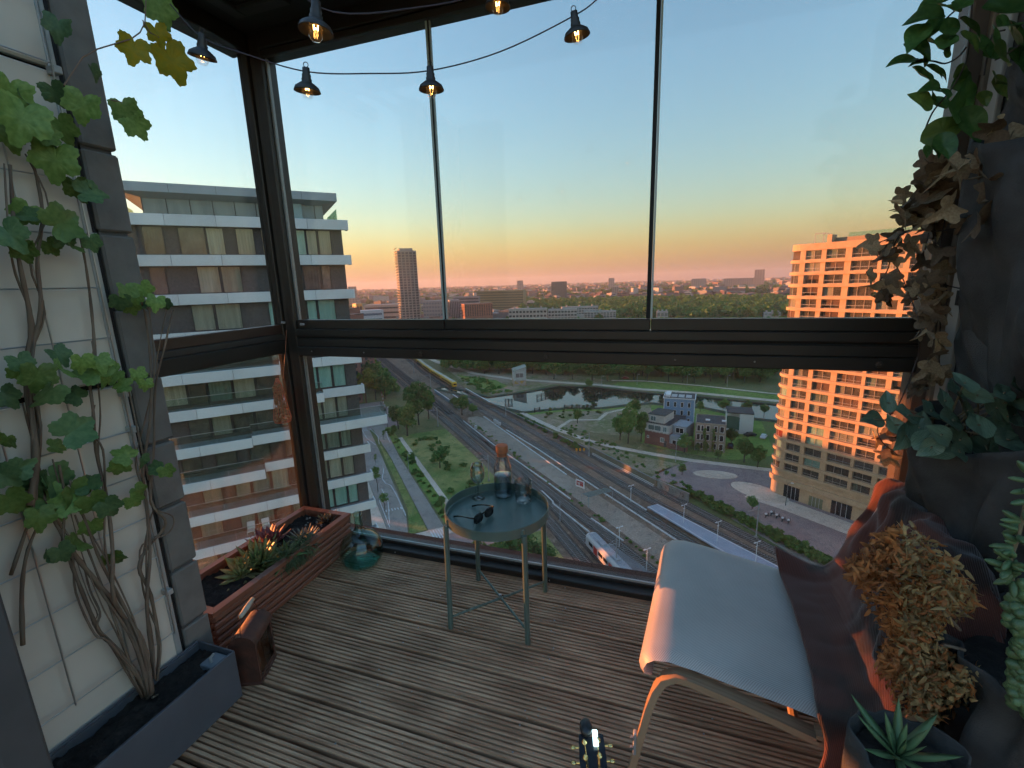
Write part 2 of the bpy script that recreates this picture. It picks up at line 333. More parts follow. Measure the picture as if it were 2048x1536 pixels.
# painted road markings: each stripe a thing of its own
def stripe(q0, w0, q1, w1, wd, label, group='white road markings', z=.12):
    a, b = QW(q0, w0), QW(q1, w1); o = ribbon('road_marking', [a, b], wd, z, m_white); tag(o, label, 'road marking', group); return o
for k in range(5): stripe(-97.6+k*.02, 22.5+k*.62, -93.4, 22.5+k*.62, .34, 'white zebra crossing bar across the end of the right carriageway', 'zebra bars', .2)
for k in range(4): stripe(-193+k*2.1, 16.2+k*.2, -191.6+k*2.1, 20.6, .5, 'slanting white hatch bar at the junction beside the white block', 'hatch bars')
MK = [((-188, 21.6), (-176, 23.0), (-166, 21.9)), ((-182, 27.2), (-174, 26.2), (-166, 25.8)), ((-190, 18.5), (-176, 18.8), (-166, 20.6)), ((-142, 19.4), (-134, 17.6), (-130, 17.9), (-128, 19.0)), ((-128, 19.0), (-122, 19.2), (-108, 19.0)), ((-127, 16.2), (-118, 16.4), (-106, 14.6)), ((-120, 14.4), (-104, 14.3))]
for i, L_ in enumerate(MK):
    o = ribbon('road_marking', [QW(*p) for p in L_], .17, .13, m_white)
    tag(o, ['white line sweeping past the tip of the grass median', 'white edge line where the right carriageway narrows', 'white line bending into the left carriageway', 'zigzag white line in the left carriageway', 'white line along the left kerb of the median', 'white line along the bus bay', 'white line beside the pavement trees'][i], 'road marking', 'white road markings')
for k in range(6): stripe(-113.5+k*.06, 15.0+k*.75, -112.2+k*.06, 15.0+k*.75, .28, 'short white tooth of the speed table in the left carriageway', 'speed table teeth', .14)

# water, banks and paths beyond the railway
CANAL = [(-120, 222), (-85, 205), (-77, 197), (-60, 188), (-43, 199), (-28, 202), (-16, 211), (-7, 216), (16, 213), (34, 200), (80, 190), (80, 214), (44, 224), (14, 232), (-5, 233), (-35, 242), (-56, 241), (-66, 227), (-85, 209), (-118, 228)]
m_water = mat('canal_water', (.012, .018, .02, 1), .04, spec=.8, bump=.06, bscale=.6)
sheet('water', CANAL, .06, m_water)
def closed(pts): return list(pts)+[pts[0]]
bk = MB()
CP = [Vector((p[0], p[1], 0)) for p in CANAL]
for i in range(len(CP)):
    a, b = CP[i], CP[(i+1) % len(CP)]; t = (b-a).normalized(); n = Vector((-t.y, t.x, 0))
    bk.add([(a.x, a.y, G+.45), (b.x, b.y, G+.45), (b.x-n.x*1.6, b.y-n.y*1.6, G+.5), (a.x-n.x*1.6, a.y-n.y*1.6, G+.5), (a.x, a.y, G), (b.x, b.y, G), (a.x-n.x*2.4, a.y-n.y*2.4, G), (b.x-n.x*2.4, b.y-n.y*2.4, G)], [(0, 1, 2, 3), (4, 5, 1, 0), (3, 2, 7, 6)])
struct(bk.obj('canal_bank', mat('bank_earth', (.085, .08, .06, 1), .95, col2=(.05, .07, .03, 1), scale=.3, detail=7)))
sheet('park_lawn', [(-28, 246), (-3, 240), (16, 238), (46, 230), (90, 218), (95, 236), (50, 243), (16, 256), (-12, 262), (-26, 258)], .05, m_grass)
sheet('waste_ground', [(-157, 296), (-112, 240), (-84, 214), (-70, 231), (-60, 246), (-36, 248), (-30, 262), (-60, 275), (-110, 300)], .04, m_dirt)
sheet('weed_patch', [(-128, 262), (-104, 236), (-88, 222), (-84, 236), (-96, 250)], .06, m_grass)
sheet('shore_lawn', [(-58, 186), (-43, 196), (-28, 199), (-16, 207), (-7, 212), (-4, 190), (-16, 166), (-38, 169), (-52, 178)], .04, m_dirt)
sheet('shore_grass', [(-58, 187), (-43, 198), (-28, 201), (-16, 209), (-16, 204), (-28, 197), (-43, 193), (-56, 184)], .06, m_grass)
sheet('waste_ground', [(-36, 165), (-22, 152.5), (-4, 146), (5, 143), (-2, 133), (-12, 136), (-24, 149)], .04, m_dirt)
sheet('garden_ground', [(-8, 160), (0, 155), (20, 150), (34, 158), (36, 195), (16, 210), (-6, 212)], .03, m_grass)
sheet('plaza', [(-3, 131), (-1, 136), (8, 146.5), (30, 143.5), (60, 140), (60, 70), (40, 84), (27, 104), (20, 114), (8, 124)], .04, m_brickroad)
for nm, pts, wd, m_ in (('path', [(-60, 187), (-49, 176), (-39, 167), (-24, 156.5), (-15, 153), (-3, 149.5), (8, 147), (28, 145), (50, 143)], 2.6, m_pave), ('path', [(-40, 168), (-37, 181), (-26, 184), (-24, 195), (-16, 204), (-12, 207)], 1.8, m_sand), ('track_road', [(-190, 330), (-157, 298), (-117, 267), (-87, 255), (-60, 252), (-35, 249), (-12, 243), (16, 240), (50, 231), (90, 220)], 4.2, m_sand), ('path', [(-30, 262), (-12, 264), (16, 258), (50, 246), (95, 238)], 2.2, m_pave), ('path', [(-8, 152), (-3, 170), (-6, 190)], 2.2, m_dirt)):
    struct(ribbon(nm, pts, wd, .09 if m_ is not m_sand else .1, m_))
def disc(name, c, rx, ry, rot, z, m):
    pts = []
    for k in range(28):
        t = 2*math.pi*k/28; x, y = rx*math.cos(t), ry*math.sin(t); pts.append((c[0]+x*math.cos(rot)-y*math.sin(rot), c[1]+x*math.sin(rot)+y*math.cos(rot)))
    b = MB().prism(pts, G, G+z); return struct(b.obj(name, m))
disc('paved_island', (14.5, 137.3), 6.0, 2.9, .1, .12, m_sand); disc('paved_island', (24.5, 128.2), 7.5, 4.2, -.66, .12, m_sand); struct(ribbon('pavement', [(22, 126.5), (30, 121.5), (58, 99)], 6, .11, m_pave))
sheet('parking_bays', [(17, 116.5), (22, 112.5), (35, 97), (29, 95), (16, 111)], .06, m_asph)

# ---- tracks
m_rust = mat('rail_rust', (.075, .048, .035, 1), .8, var=.3, scale=3)
def track(f, q0, q1, label, sleepers=True):
    t = thing('railway_track', label, 'track', QW((q0+q1)/2, f((q0+q1)/2)))
    qs = list(np.linspace(q0, q1, max(3, int((q1-q0)/10))))
    BA = [QW(q, f(q)-1.65, .045) for q in qs]; BB = [QW(q, f(q)+1.65, .045) for q in qs]; MB().strip(BA, BB).obj('track_bed', mat('track_bed', (0.078, 0.0611, 0.052, 1), .95, col2=(0.124, 0.0975, 0.0806, 1), scale=.7, detail=9, spec=.1), t)
    for s_ in (-.72, .72):
        b = MB()
        A = [QW(q, f(q)+s_-.045, .26) for q in qs]; B = [QW(q, f(q)+s_+.045, .26) for q in qs]; C0 = [QW(q, f(q)+s_-.045, .04) for q in qs]; D = [QW(q, f(q)+s_+.045, .04) for q in qs]
        b.strip(A, B); b.strip(C0, A, 1); b.strip(B, D, 1); b.obj('rail', [m_steel, m_rust], t)
    b = MB(); ql = max(q0, -190); q = ql
    while q < min(q1, 5):
        c = QW(q, f(q)); M = Matrix.Translation(c) @ Matrix.Rotation(math.atan2(EW.y, EW.x), 4, 'Z'); b.box(-1.25, 1.25, -.13, .13, .03, .15, M=M); q += .62
    o = b.obj('sleepers', m_sleeper, t); o['kind'] = 'stuff'
    return t
track(T1, -600, 40, 'leftmost railway track beside the grassy field')
track(lambda q: T1(q)+4.1, -600, 40, 'railway track carrying the white and red metro train')
track(curve([(-500, 60), (-200, 58), (-110, 57.2), (-80, 57.6), (40, 57.8)]), -420, 40, 'railway track along the left edge of the gravel yard')
track(curve([(-500, 84), (-360, 75), (-300, 71.6), (-240, 71.3), (40, 71.9)]), -480, 40, 'railway track along the left side of the long blue platform')
track(T5, -560, 40, 'railway track carrying the yellow train in the distance')
track(curve([(-140, 82.5), (-52, 85), (40, 93)]), -130, 40, 'dark rusty track nearest the olive wall')
for i, (L_, lab) in enumerate(((((-180, 68.4), (-110, 67.3)), 'white cable trough across the gravel yard behind the carafe'), (((-178, 58.5), (-145, 58.3), (-110, 59.7), (-96, 59.9)), 'white cable trough along the left edge of the yard'), (((-104, 55.6), (-97, 55.2), (-96, 54.6), (-80, 55.0)), 'stepped white cable trough behind the table edge'), (((-158, 69.3), (-132, 70), (-98, 69.8), (-60, 69.9)), 'long white edging beside the track left of the blue platform'), (((-97, 73.4), (-82, 73.3)), 'short white edging before the blue platform starts'), (((-85, 58.9), (-73.5, 59.5)), 'short white cable trough near the metro platform'))):
    P = [QW(*p) for p in L_]; b = MB()
    for a, c in zip(P[:-1], P[1:]):
        d = (c-a); M = Matrix.Translation(a) @ Matrix.Rotation(math.atan2(d.y, d.x), 4, 'Z'); b.box(0, d.length, -.17, .17, 0, .3, M=M)
    tag(b.obj('cable_trough', mat('trough_white', (.6, .6, .58, 1), .8, var=.15, scale=1)), lab, 'trough', 'white cable troughs of the railway yard')
# ---- long platform and metro platform
def slab(name, pts, z0, z1, m, parent=None): return MB().prism([(p[0], p[1]) for p in pts], G+z0, G+z1).obj(name, m, parent)
m_plat = mat('platform_tiles', (0.3, 0.345, 0.42, 1), .7, col2=(0.36, 0.405, 0.48, 1), scale=.6, detail=6)
PQ = [-82, -70, -52, -30, 20]; pl0 = lambda q: 73.5+(q+82)*.018; pl1 = lambda q: 76.8+(q+82)*.085
t = thing('station_platform', 'long blue grey station platform with white edges between two tracks', 'platform', QW(-60, 76))
slab('platform_deck', [QW(q, pl0(q)) for q in PQ]+[QW(q, pl1(q)) for q in PQ[::-1]], .75, 1.0, m_plat, t)
for f in (lambda q: pl0(q)+.28, lambda q: pl1(q)-.28):
    A = [QW(q, f(q)-.12, 1.03) for q in PQ]; B = [QW(q, f(q)+.12, 1.03) for q in PQ]; MB().strip(A, B).obj('edge_line', m_white, t)
for q in range(-80, 10, 9):
    for f in (lambda q: pl0(q)+.7, lambda q: pl1(q)-.7):
        c = QW(q, f(q)); MB().box(c.x-.25, c.x+.25, c.y-.25, c.y+.25, G, G+.75).obj('pier', m_conc, t)
t = thing('station_platform', 'grey concrete platform beside the metro train', 'platform', QW(-60, 55))
MPQ = [-73, -60, -40, 10]
slab('platform_deck', [QW(q, T1(q)+4.1+1.75) for q in MPQ]+[QW(q, 56.3 if q > -70 else 55.6) for q in MPQ[::-1]], .1, 1.0, mat('metro_platform', (.20, .20, .20, 1), .9, var=.2, scale=.5), t)
A = [QW(q, T1(q)+6.0, 1.03) for q in MPQ]; B = [QW(q, T1(q)+6.15, 1.03) for q in MPQ]; MB().strip(A, B).obj('edge_line', m_white, t)
# ---- platform lamps (T heads), catenary masts, yard lamps
def platform_lamp():
    t = thing('platform_lamp', 'x', 'lamp post'); k = []
    k.append(MB().tube([(0, 0, 0), (0, 0, 4.6)], [.07, .05], 8).obj('pole', m_wpost, t, local=True))
    k.append(MB().tube([(-.62, 0, 4.55), (.62, 0, 4.55)], .045, 6).obj('cross_arm', m_wpost, t, local=True))
    for sx in (-.62, .62): k.append(MB().bevbox(sx-.26, sx+.26, -.11, .11, 4.5, 4.66, .03).obj('lamp_head', m_wpost, t, local=True))
    k.append(MB().tube([(-.3, 0, 3.7), (.3, 0, 3.7)], .05, 6).obj('speaker_arm', m_wpost, t, local=True))
    return kids(t, k)
PL = [(-72, 75.5, 1.0, 'white platform lamp at the far end of the blue platform'), (-63, 76.1, 1.0, 'white platform lamp halfway along the blue platform'), (-54, 76.4, 1.0, 'white platform lamp on the blue platform nearest the blanket'), (-71, 56.4, 1.0, 'white platform lamp beside the metro train'), (-62, 56.0, 1.0, 'white platform lamp half hidden by the chair seat'), (-87.5, 72.9, 0, 'white double lamp on the ground before the blue platform')]
p0 = platform_lamp()
for i, (q, w_, z, lab) in enumerate(PL):
    rz = math.atan2(EW.y, EW.x)
    if i == 0: p0.location = QW(q, w_, z); p0.rotation_euler[2] = rz; p0['label'] = lab; p0['group'] = 'white platform lamps'
    else: copytree(p0, QW(q, w_, z), rz, 1, lab, 'white platform lamps')
def mast():
    t = thing('catenary_mast', 'x', 'mast'); k = []
    k.append(MB().tube([(0, 0, 0), (0, 0, 8.2)], [.15, .10], 8).obj('pole', m_galv, t, local=True))
    k.append(MB().tube([(0, 0, 6.9), (-3.4, 0, 7.1)], .05, 6).obj('bracket', m_galv, t, local=True))
    k.append(MB().tube([(0, 0, 7.9), (-2.4, 0, 7.1)], .03, 6).obj('stay', m_galv, t, local=True))
    k.append(MB().box(-.3, .3, -.3, .3, 0, .35).obj('footing', m_conc, t, local=True))
    return kids(t, k)
p0 = mast(); ML = [(gp(1512, 1075), 'tall mast between the rusty track and the hedge'), (gp(1178, 913), 'tall mast in front of the olive wall'), (gp(1012, 833), 'tall mast beside the canal wall'), (gp(978, 962), 'thin mast seen between the wine glass and the carafe'), (gp(876, 853), 'thin mast at the edge of the field below the big tree'), (gp(1120, 1042), 'short mast on the yard near the glass canopy'), (gp(1232, 1150), 'mast standing in front of the metro train'), (QW(-250, 64), 'mast between the far tracks'), (QW(-300, 66), 'farthest mast between the tracks')]
for i, (p, lab) in enumerate(ML):
    rz = math.atan2(EW.y, EW.x); sc_ = .62 if 'short' in lab else 1
    if i == 0: p0.location = p; p0.rotation_euler[2] = rz; p0['label'] = lab; p0['group'] = 'railway masts'
    else: copytree(p0, p, rz, sc_, lab, 'railway masts')
# ---- walls by the railway
m_olive = mat('olive_barrier', (.20, .18, .12, 1), .9, col2=(.16, .145, .10, 1), scale=.8, detail=7)
def wallrun(name, label, q0, w0, q1, w1, h, th, m, n, parts='panel', cap=None):
    t = thing(name, label, 'wall', QW((q0+q1)/2, (w0+w1)/2)); a, b = QW(q0, w0), QW(q1, w1); d = b-a; M = Matrix.Translation(a) @ Matrix.Rotation(math.atan2(d.y, d.x), 4, 'Z'); L_ = d.length
    for k in range(n): MB().box(L_*k/n+.03, L_*(k+1)/n-.03, -th/2, th/2, 0, h, M=M).obj(parts, m, t)
    if cap: MB().box(-.1, L_+.1, -th/2-.06, th/2+.06, h, h+.14, M=M).obj('coping', cap, t)
    return t, M, L_
t, M, L_ = wallrun('barrier_wall', 'long olive barrier wall with two white pipes along the railway', -122, 83.8, -91, 84.6, 2.1, .25, m_olive, 9, cap=m_conc)
for z in (.55, .22): MB().box(2, L_-.5, -.45-.2*(z < .4), -.33-.2*(z < .4), z, z+.11, M=M).obj('pipe', m_wpost, t)
t, M, L_ = wallrun('barrier_wall', 'grey barrier wall with dark graffiti scrawl', -90.6, 84.6, -80.5, 85.8, 2.3, .25, mat('grey_barrier', (.23, .225, .21, 1), .9, var=.15, scale=1), 3, cap=m_conc)
gf = MB(); rr = random.Random(3)
for k in range(7):
    x = 1.2+k*1.15; pts = [Vector((x+rr.uniform(-.1, .9), -.14, .55+rr.uniform(0, 1.2))) for _ in range(5)]; pts = [M @ p for p in pts]; gf.tube(pts, .055, 5, flat=.6)
gf.obj('graffiti', mat('graffiti_ink', (.07, .06, .06, 1), .8), t)
wallrun('low_wall', 'weathered low wall running along the canal shore path', -196, 78.6, -124, 83.6, 1.1, .3, mat('old_wall', (.19, .165, .135, 1), .9, col2=(.11, .10, .085, 1), scale=.7, detail=8), 18, cap=m_conc)
wallrun('bridge_parapet', 'pale panelled bridge parapet over the canal', -231, 78.2, -197, 78.4, 1.3, .25, mat('parapet', (.33, .29, .25, 1), .9, var=.2, scale=.6), 12, cap=m_wpost)
wallrun('bridge_parapet', 'blue grey steel bridge girder with white top rail left of the small trees', -236, 62.4, -196, 62.8, 1.6, .25, mat('blue_girder', (.22, .29, .34, 1), .7, var=.2, scale=.6), 10, cap=m_wpost)
wallrun('bridge_parapet', 'short cream parapet piece between the bridge tracks', -222, 68.0, -214, 68.0, 1.2, .3, mat('parapet', (.33, .29, .25, 1)), 3, cap=m_wpost)
# yard cabinets, sign, orange speed boards, canopy
for (u, v, lab) in ((990, 845, 'leftmost small grey relay cabinet beside the tracks'), (994, 848, 'middle small grey relay cabinet beside the tracks'), (999, 851, 'rightmost small grey relay cabinet beside the tracks'), (952, 858, 'lone grey relay cabinet on the gravel yard')):
    p = gp(u, v); b = MB().bevbox(p.x-.5, p.x+.5, p.y-.35, p.y+.35, G+.06, G+1.35, .04).box(p.x-.56, p.x+.56, p.y-.41, p.y+.41, G+1.352, G+1.44); tag(b.obj('relay_cabinet', mat('cabinet_grey', (.5, .51, .5, 1), .6)), lab, 'cabinet', 'relay cabinets')
p = gp(1160, 978); t = thing('billboard', 'red and white billboard standing on the gravel yard', 'billboard', p)
M = Matrix.Translation(p) @ Matrix.Rotation(math.radians(-28), 4, 'Z')
MB().box(-1.5, 1.5, -.06, .06, .5, 2.6, M=M).obj('board', m_wpost, t)
MB().box(-1.2, 1.1, -.075, -.065, 1.0, 2.3, M=M).obj('red_print', mat('poster_red', (.45, .05, .05, 1), .6, col2=(.6, .5, .48, 1), scale=1.6, thr=(.5, .6)), t)
for sx in (-1.2, 1.2): MB().tube([M @ Vector((sx, .02, 0)), M @ Vector((sx, .02, .5))], .05, 6).obj('leg', m_galv, t)
for k, u in enumerate((1153, 1160, 1168)):
    p = gp(u, 905); b = MB().tube([p, p+Vector((0, 0, .7))], .04, 6).box(p.x-.3, p.x+.3, p.y-.05, p.y+.05, G+.6, G+1.5)
    tag(b.obj('track_board', mat('track_orange', (.85, .38, .03, 1), .5)), ['leftmost', 'middle', 'rightmost'][k]+' of three orange boards in front of the olive wall', 'board', 'orange track boards')
p = QW(-86, 64.4); t = thing('glass_canopy', 'pale blue glass roof over the stairs on the gravel yard', 'canopy', p)
a, b_, c, d = QW(-93, 61.5, 2.6), QW(-93, 69, 2.6), QW(-90, 69, 2.9), QW(-90, 61.5, 2.9)
for f0 in range(5):
    s0, s1 = f0/5+.008, (f0+1)/5-.008; q = [a.lerp(b_, s0), a.lerp(b_, s1), d.lerp(c, s1), d.lerp(c, s0)]; nn = Vector((0, 0, .05))
    MB().add([x for x in q]+[x+nn for x in q], [(0, 3, 2, 1), (4, 5, 6, 7), (0, 1, 5, 4), (1, 2, 6, 5), (2, 3, 7, 6), (3, 0, 4, 7)]).obj('pane', pane_mat('canopy_glass', (.55, .68, .72), dust=.5, dcol=(.5, .6, .62)), t)
for q in (a, b_, c, d): MB().tube([(q.x, q.y, G+.06), q], .06, 6).obj('post', m_galv, t)

# ---- trains
def train_car(name, label, q0, q1, f, body, window, roof, door=None, nose=True, group=None, h=3.5, wd=2.75, stripe=None, taper=0):
    n = max(2, int((q1-q0)/4)); t = thing(name, label, 'train', QW((q0+q1)/2, f((q0+q1)/2)), group=group)
    a, b = QW(q0, f(q0)), QW(q1, f(q1)); d = b-a; M = Matrix.Translation(a) @ Matrix.Rotation(math.atan2(d.y, d.x), 4, 'Z'); L_ = d.length; y = wd/2
    prof = [(-y, .9), (-y, 2.7), (-y*.93, 3.05), (-y*.6, h), (y*.6, h), (y*.93, 3.05), (y, 2.7), (y, .9)]
    B = MB(); xs = [(0.0, .80, .35), (.9, 1.0, 0), (L_-.05, 1, 0)] if nose else [(.05, 1, 0), (L_-.05, 1, 0)]
    vs = []
    for x, k, dz in xs: vs += [M @ Vector((x, py*k, pz-(dz if pz > 2 else 0))) for py, pz in prof]
    nP = len(prof); fs = [(i*nP+j, i*nP+(j+1) % nP, (i+1)*nP+(j+1) % nP, (i+1)*nP+j) for i in range(len(xs)-1) for j in range(nP)]+[tuple(range(nP)), tuple((len(xs)-1)*nP+j for j in range(nP-1, -1, -1))]
    B.add(vs, fs).obj('body', body, t)
    MB().box(1.0, L_-.3, -y*.62, y*.62, h-.01, h+.05, M=M).obj('roof', roof, t)
    k = 0
    for sy in (-1, 1):
        x = 2.0
        while x < L_-2.5:
            Y0, Y1 = (y, y+.02) if sy > 0 else (-y-.02, -y)
            if door and k % 3 == 1:
                MB().box(x, x+1.5, Y0, Y1+.01, 1.0, 2.68, M=M).obj('door', door, t)
            else: MB().box(x, x+1.7, Y0, Y1, 1.75, 2.55, M=M).obj('window', window, t)
            x += 2.05; k += 1
    if nose: MB().add([M @ Vector((-.012, -y*.62, 1.7)), M @ Vector((-.012, y*.62, 1.7)), M @ Vector((-.012, y*.62, 2.5)), M @ Vector((-.012, -y*.62, 2.5))], [(0, 1, 2, 3)]).obj('windscreen', window, t)
    if stripe: MB().box(1.0, L_-.06, -y-.012, y+.012, 1.0, 1.35, M=M).obj('stripe', stripe, t)
    for x in (2.5, L_-2.5): MB().box(x-1.3, x+1.3, -.9, .9, .3, .9, M=M).obj('bogie', m_dkpost, t)
    for x in (4, L_*.5): MB().bevbox(x, x+2.2, -.6, .6, h+.05, h+.3, .05, M=M).obj('roof_unit', roof, t)
    return t
m_twin = mat('train_glass', (.015, .017, .02, 1), .08)
m_tw = mat('train_white', (.50, .50, .51, 1), .35); m_tr = mat('train_red', (.55, .03, .02, 1), .4); m_troof = mat('train_roof', (.33, .35, .38, 1), .6, var=.1, scale=.8)
TT = lambda q: T1(q)+4.1
train_car('metro_train', 'white metro carriage with red doors at the near platform', -75.5, -56.5, TT, m_tw, m_twin, m_troof, m_tr)
train_car('metro_train', 'white metro carriage with red doors going out of sight below the chair', -56, -37, TT, m_tw, m_twin, m_troof, m_tr, nose=False)
m_ty = mat('train_yellow', (.85, .48, .03, 1), .4, var=.08, scale=.5); m_tb = mat('train_blue', (.03, .05, .16, 1), .4); m_tyr = mat('train_yroof', (.55, .5, .4, 1), .6)
qe = [-360, -336, -312, -288, -264]
for i, q in enumerate(qe[::-1]):
    train_car('yellow_train', 'front car of the yellow train nearing the bridge' if i == 0 else ['', 'second car of the yellow train behind the front car', 'third car of the yellow train', 'fourth car of the yellow train', 'rearmost visible car of the yellow train'][i], *((q+23.5, q) if i == 0 else (q, q+23.5)), T5, m_ty, m_twin, m_tyr, None, nose=(i == 0), group='cars of the yellow train', stripe=m_tb)
# ================================================================== BUILDINGS
def frameM(origin, ang):  # local x along, local y outwards (towards the viewer side = -y), z up
    return Matrix.Translation(origin) @ Matrix.Rotation(ang, 4, 'Z')
m_panelw = mat('white_cladding', (.78, .79, .80, 1), .55, var=.06, scale=.5, rnd=.06)
m_dbrick = mat('dark_brick', (.085, .075, .072, 1), .9, col2=(.12, .102, .095, 1), scale=6, detail=8, bump=.3)
m_wframe = mat('window_frame', (.03, .03, .032, 1), .5)
m_teal = mat('teal_curtain', (.30, .54, .48, 1), .8, col2=(.42, .66, .58, 1), scale=3, stretch=(1, 1, .08), rnd=.15)
m_cream = mat('cream_curtain', (.46, .43, .33, 1), .85, col2=(.32, .30, .23, 1), scale=4, stretch=(1, 1, .05), rnd=.2)
m_room = mat('dark_room', (.075, .068, .062, 1), .9, col2=(.16, .14, .12, 1), scale=1.2, detail=6, rnd=.3)
m_grcur = mat('grey_curtain', (.26, .34, .29, 1), .85, col2=(.14, .19, .16, 1), scale=5, stretch=(1, 1, .05), rnd=.2)
m_bglass = pane_mat('facade_glass', (.93, .97, .96), ior=1.5, refl=2.2)
m_balglass = pane_mat('balcony_glass', (.90, .955, .94), ior=1.5, refl=1.2, dust=.03, dcol=(.5, .65, .62))
m_slab = mat('balcony_floor', (.30, .31, .31, 1), .8, var=.1, scale=1)

def white_block():
    rc = Vector((44.7*math.sin(math.radians(-37.8)), 44.7*math.cos(math.radians(-37.8)), 0))       # right hand corner of the facade
    ang = math.atan2(.736, .677)                                      # local +x runs from left to right along the facade
    t = thing('apartment_building', 'white banded apartment building with dark brick and teal windows close on the left', 'building', (rc.x, rc.y, G), 0)
    # local: x = -s (s measured leftwards from the right corner), y<0 towards the viewer
    M = frameM(Vector((rc.x, rc.y, 0)), ang); W = 15.6; rr = random.Random(7)
    MB().box(-W, -.05, .35, 14, G, 7.0, M=M).obj('wall', m_dbrick, t)
    FL = 2.93; NF = 21
    lay = {0: [(1.0, 2.05, 'c'), (2.15, 3.0, 'c'), (3.05, 4.6, 't'), (5.2, 6.4, 'r'), (6.9, 8.2, 'c'), (9.0, 10.2, 'c'), (10.25, 12.0, 'r'), (12.9, 14.2, 'r')],
           1: [(1.35, 2.1, 'r'), (2.2, 3.6, 'r'), (5.3, 6.0, 'r'), (8.2, 9.6, 'c'), (9.7, 11.2, 'c'), (13.2, 14.2, 'r')],
           2: [(1.25, 2.7, 't'), (2.8, 3.6, 't'), (3.75, 4.7, 't'), (5.2, 6.6, 't'), (8.6, 10.4, 'c'), (10.5, 12.0, 'c')]}
    for k in range(NF):
        zt = 7.2-FL*k; zb = zt-.82                                     # white band
        lo = zt-FL; 
        if lo < G+1: break
        prot = .3; s_end = -.42
        # band panels
        segs = [(-.42, 0, W+.3, prot)]
        if k == 5: segs = [(s_end, 0, 3.2, .3), (None, 3.2, W+.3, 1.0)]
        elif k == 6: segs = [(-2.0, 0, 9.2, 1.5), (None, 9.2, W+1, 1.5)]
        elif k in (4, 8, 9): segs = [(s_end, 0, 6.4 if k != 8 else 5.0, .3), (None, 6.4 if k != 8 else 5.0, W+1, 1.4)]
        elif k in (7, 10): segs = [(s_end, 0, 8.6 if k == 7 else 4.9, .3), (None, 8.6 if k == 7 else 4.9, W+1, 1.5)]
        elif k == 11: segs = [(-1.6, 0, 5.2, 1.4), (None, 5.2, W+1, 1.5)]
        for si, (se, a, b, pr) in enumerate(segs):
            a0 = a if se is None else se; dz = 0 if si == 0 else -.16
            n = max(1, round((b-a0)/3.4))
            for j in range(n):
                x0 = -(a0+(b-a0)*(j+1)/n)+.012; x1 = -(a0+(b-a0)*j/n)-.012
                MB().bevbox(x0, x1, -pr, -pr+.12, zb+dz, zt+dz, .02, M=M).obj('panel', m_panelw, t)
            MB().box(-b+.02, -a0-.02, -pr+.125, .5, zb+.05+dz, zt-.10+dz, M=M).obj('floor_slab', m_slab, t)
            if se is not None: MB().bevbox(-a0-.10, -a0+.03, -pr-.004, .6, zb+dz-.004, zt+dz+.004, .02, M=M).obj('panel', m_panelw, t)
            if pr > .9:                                              # balcony glass
                n2 = max(1, round((b-a0)/2.3)); zt2 = zt+dz
                for j in range(n2):
                    x0 = -(a0+(b-a0)*(j+1)/n2)+.02; x1 = -(a0+(b-a0)*j/n2)-.02
                    MB().box(x0, x1, -pr+.16, -pr+.175, zt2-.02, zt2+.95, M=M).obj('balustrade_pane', m_balglass, t)
                MB().box(-b, -a0, -pr+.15, -pr+.185, zt2+.95, zt2+.985, M=M).obj('handrail', m_galv, t)
                if se is not None and se < -1:
                    MB().box(-a0-.12, -a0-.105, -pr+.2, .35, zt2-.02, zt2+.95, M=M).obj('balustrade_pane', m_balglass, t)
        # windows under the band
        wins = lay.get(k)
        if wins is None:
            wins = []; kind = rr.choice('ttgc'); s = rr.uniform(1.0, 1.35)
            for wd in (rr.uniform(.85, 1.15), 1.15, rr.uniform(1.1, 1.4)): wins.append((s, s+wd, kind)); s += wd+.09
            s = 5.3+rr.uniform(0, .5)
            while s < W-1.5:
                wd = rr.uniform(1.1, 1.9); wins.append((s, s+wd, rr.choice('rrccgr'))); s += wd+(.1 if rr.random() < .6 else rr.uniform(.7, 1.6))
        z1 = zb-.02; z0 = lo+.02
        for a, b, kd in wins:
            f = MB(); fr_ = .05
            for (p, q_, r_, s_) in ((-b, -b+fr_, z0, z1), (-a-fr_, -a, z0, z1), (-b+fr_, -a-fr_, z0, z0+fr_), (-b+fr_, -a-fr_, z1-fr_, z1)): f.box(p, q_, .24, .36, r_, s_, M=M)
            wo = f.obj('window', m_wframe, t)
            MB().add([M @ Vector(p) for p in ((-b+fr_, .29, z0+fr_), (-a-fr_, .29, z0+fr_), (-a-fr_, .29, z1-fr_), (-b+fr_, .29, z1-fr_))], [(0, 1, 2, 3)]).obj('pane', m_bglass, wo)
            mm = {'t': m_teal, 'c': m_cream, 'r': m_room, 'g': m_grcur}[kd]; cur = MB(); n = 12; xs = np.linspace(-b+fr_, -a-fr_, n)
            pa = [M @ Vector((x, .335+(.008 if i % 2 else 0), z0+fr_)) for i, x in enumerate(xs)]; pb = [M @ Vector((x, .335+(.008 if i % 2 else 0), z1-fr_)) for i, x in enumerate(xs)]
            cur.strip(pa, pb).obj('curtain' if kd != 'r' else 'interior', mm, wo)
    # roof storey
    MB().box(-W+1.6, -1.3, 1.2, 12, 6.9, 8.7, M=M).obj('penthouse_wall', mat('penthouse_glazing', (.22, .27, .27, 1), .25, col2=(.30, .36, .35, 1), scale=1.4, stretch=(1, 1, .2)), t)
    for k in range(9): x = -W+1.6+k*1.5; MB().box(x, x+.06, 1.14, 1.2, 6.95, 8.68, M=M).obj('mullion', m_wframe, t)
    MB().box(-5.6, -3.0, .95, 1.13, 7.2, 8.55, M=M).obj('penthouse_window', mat('penthouse_blue', (.32, .48, .50, 1), .2), t)
    # roof slab: folded eaves
    pr = [(0, 8.72), (-.0, 8.74)]
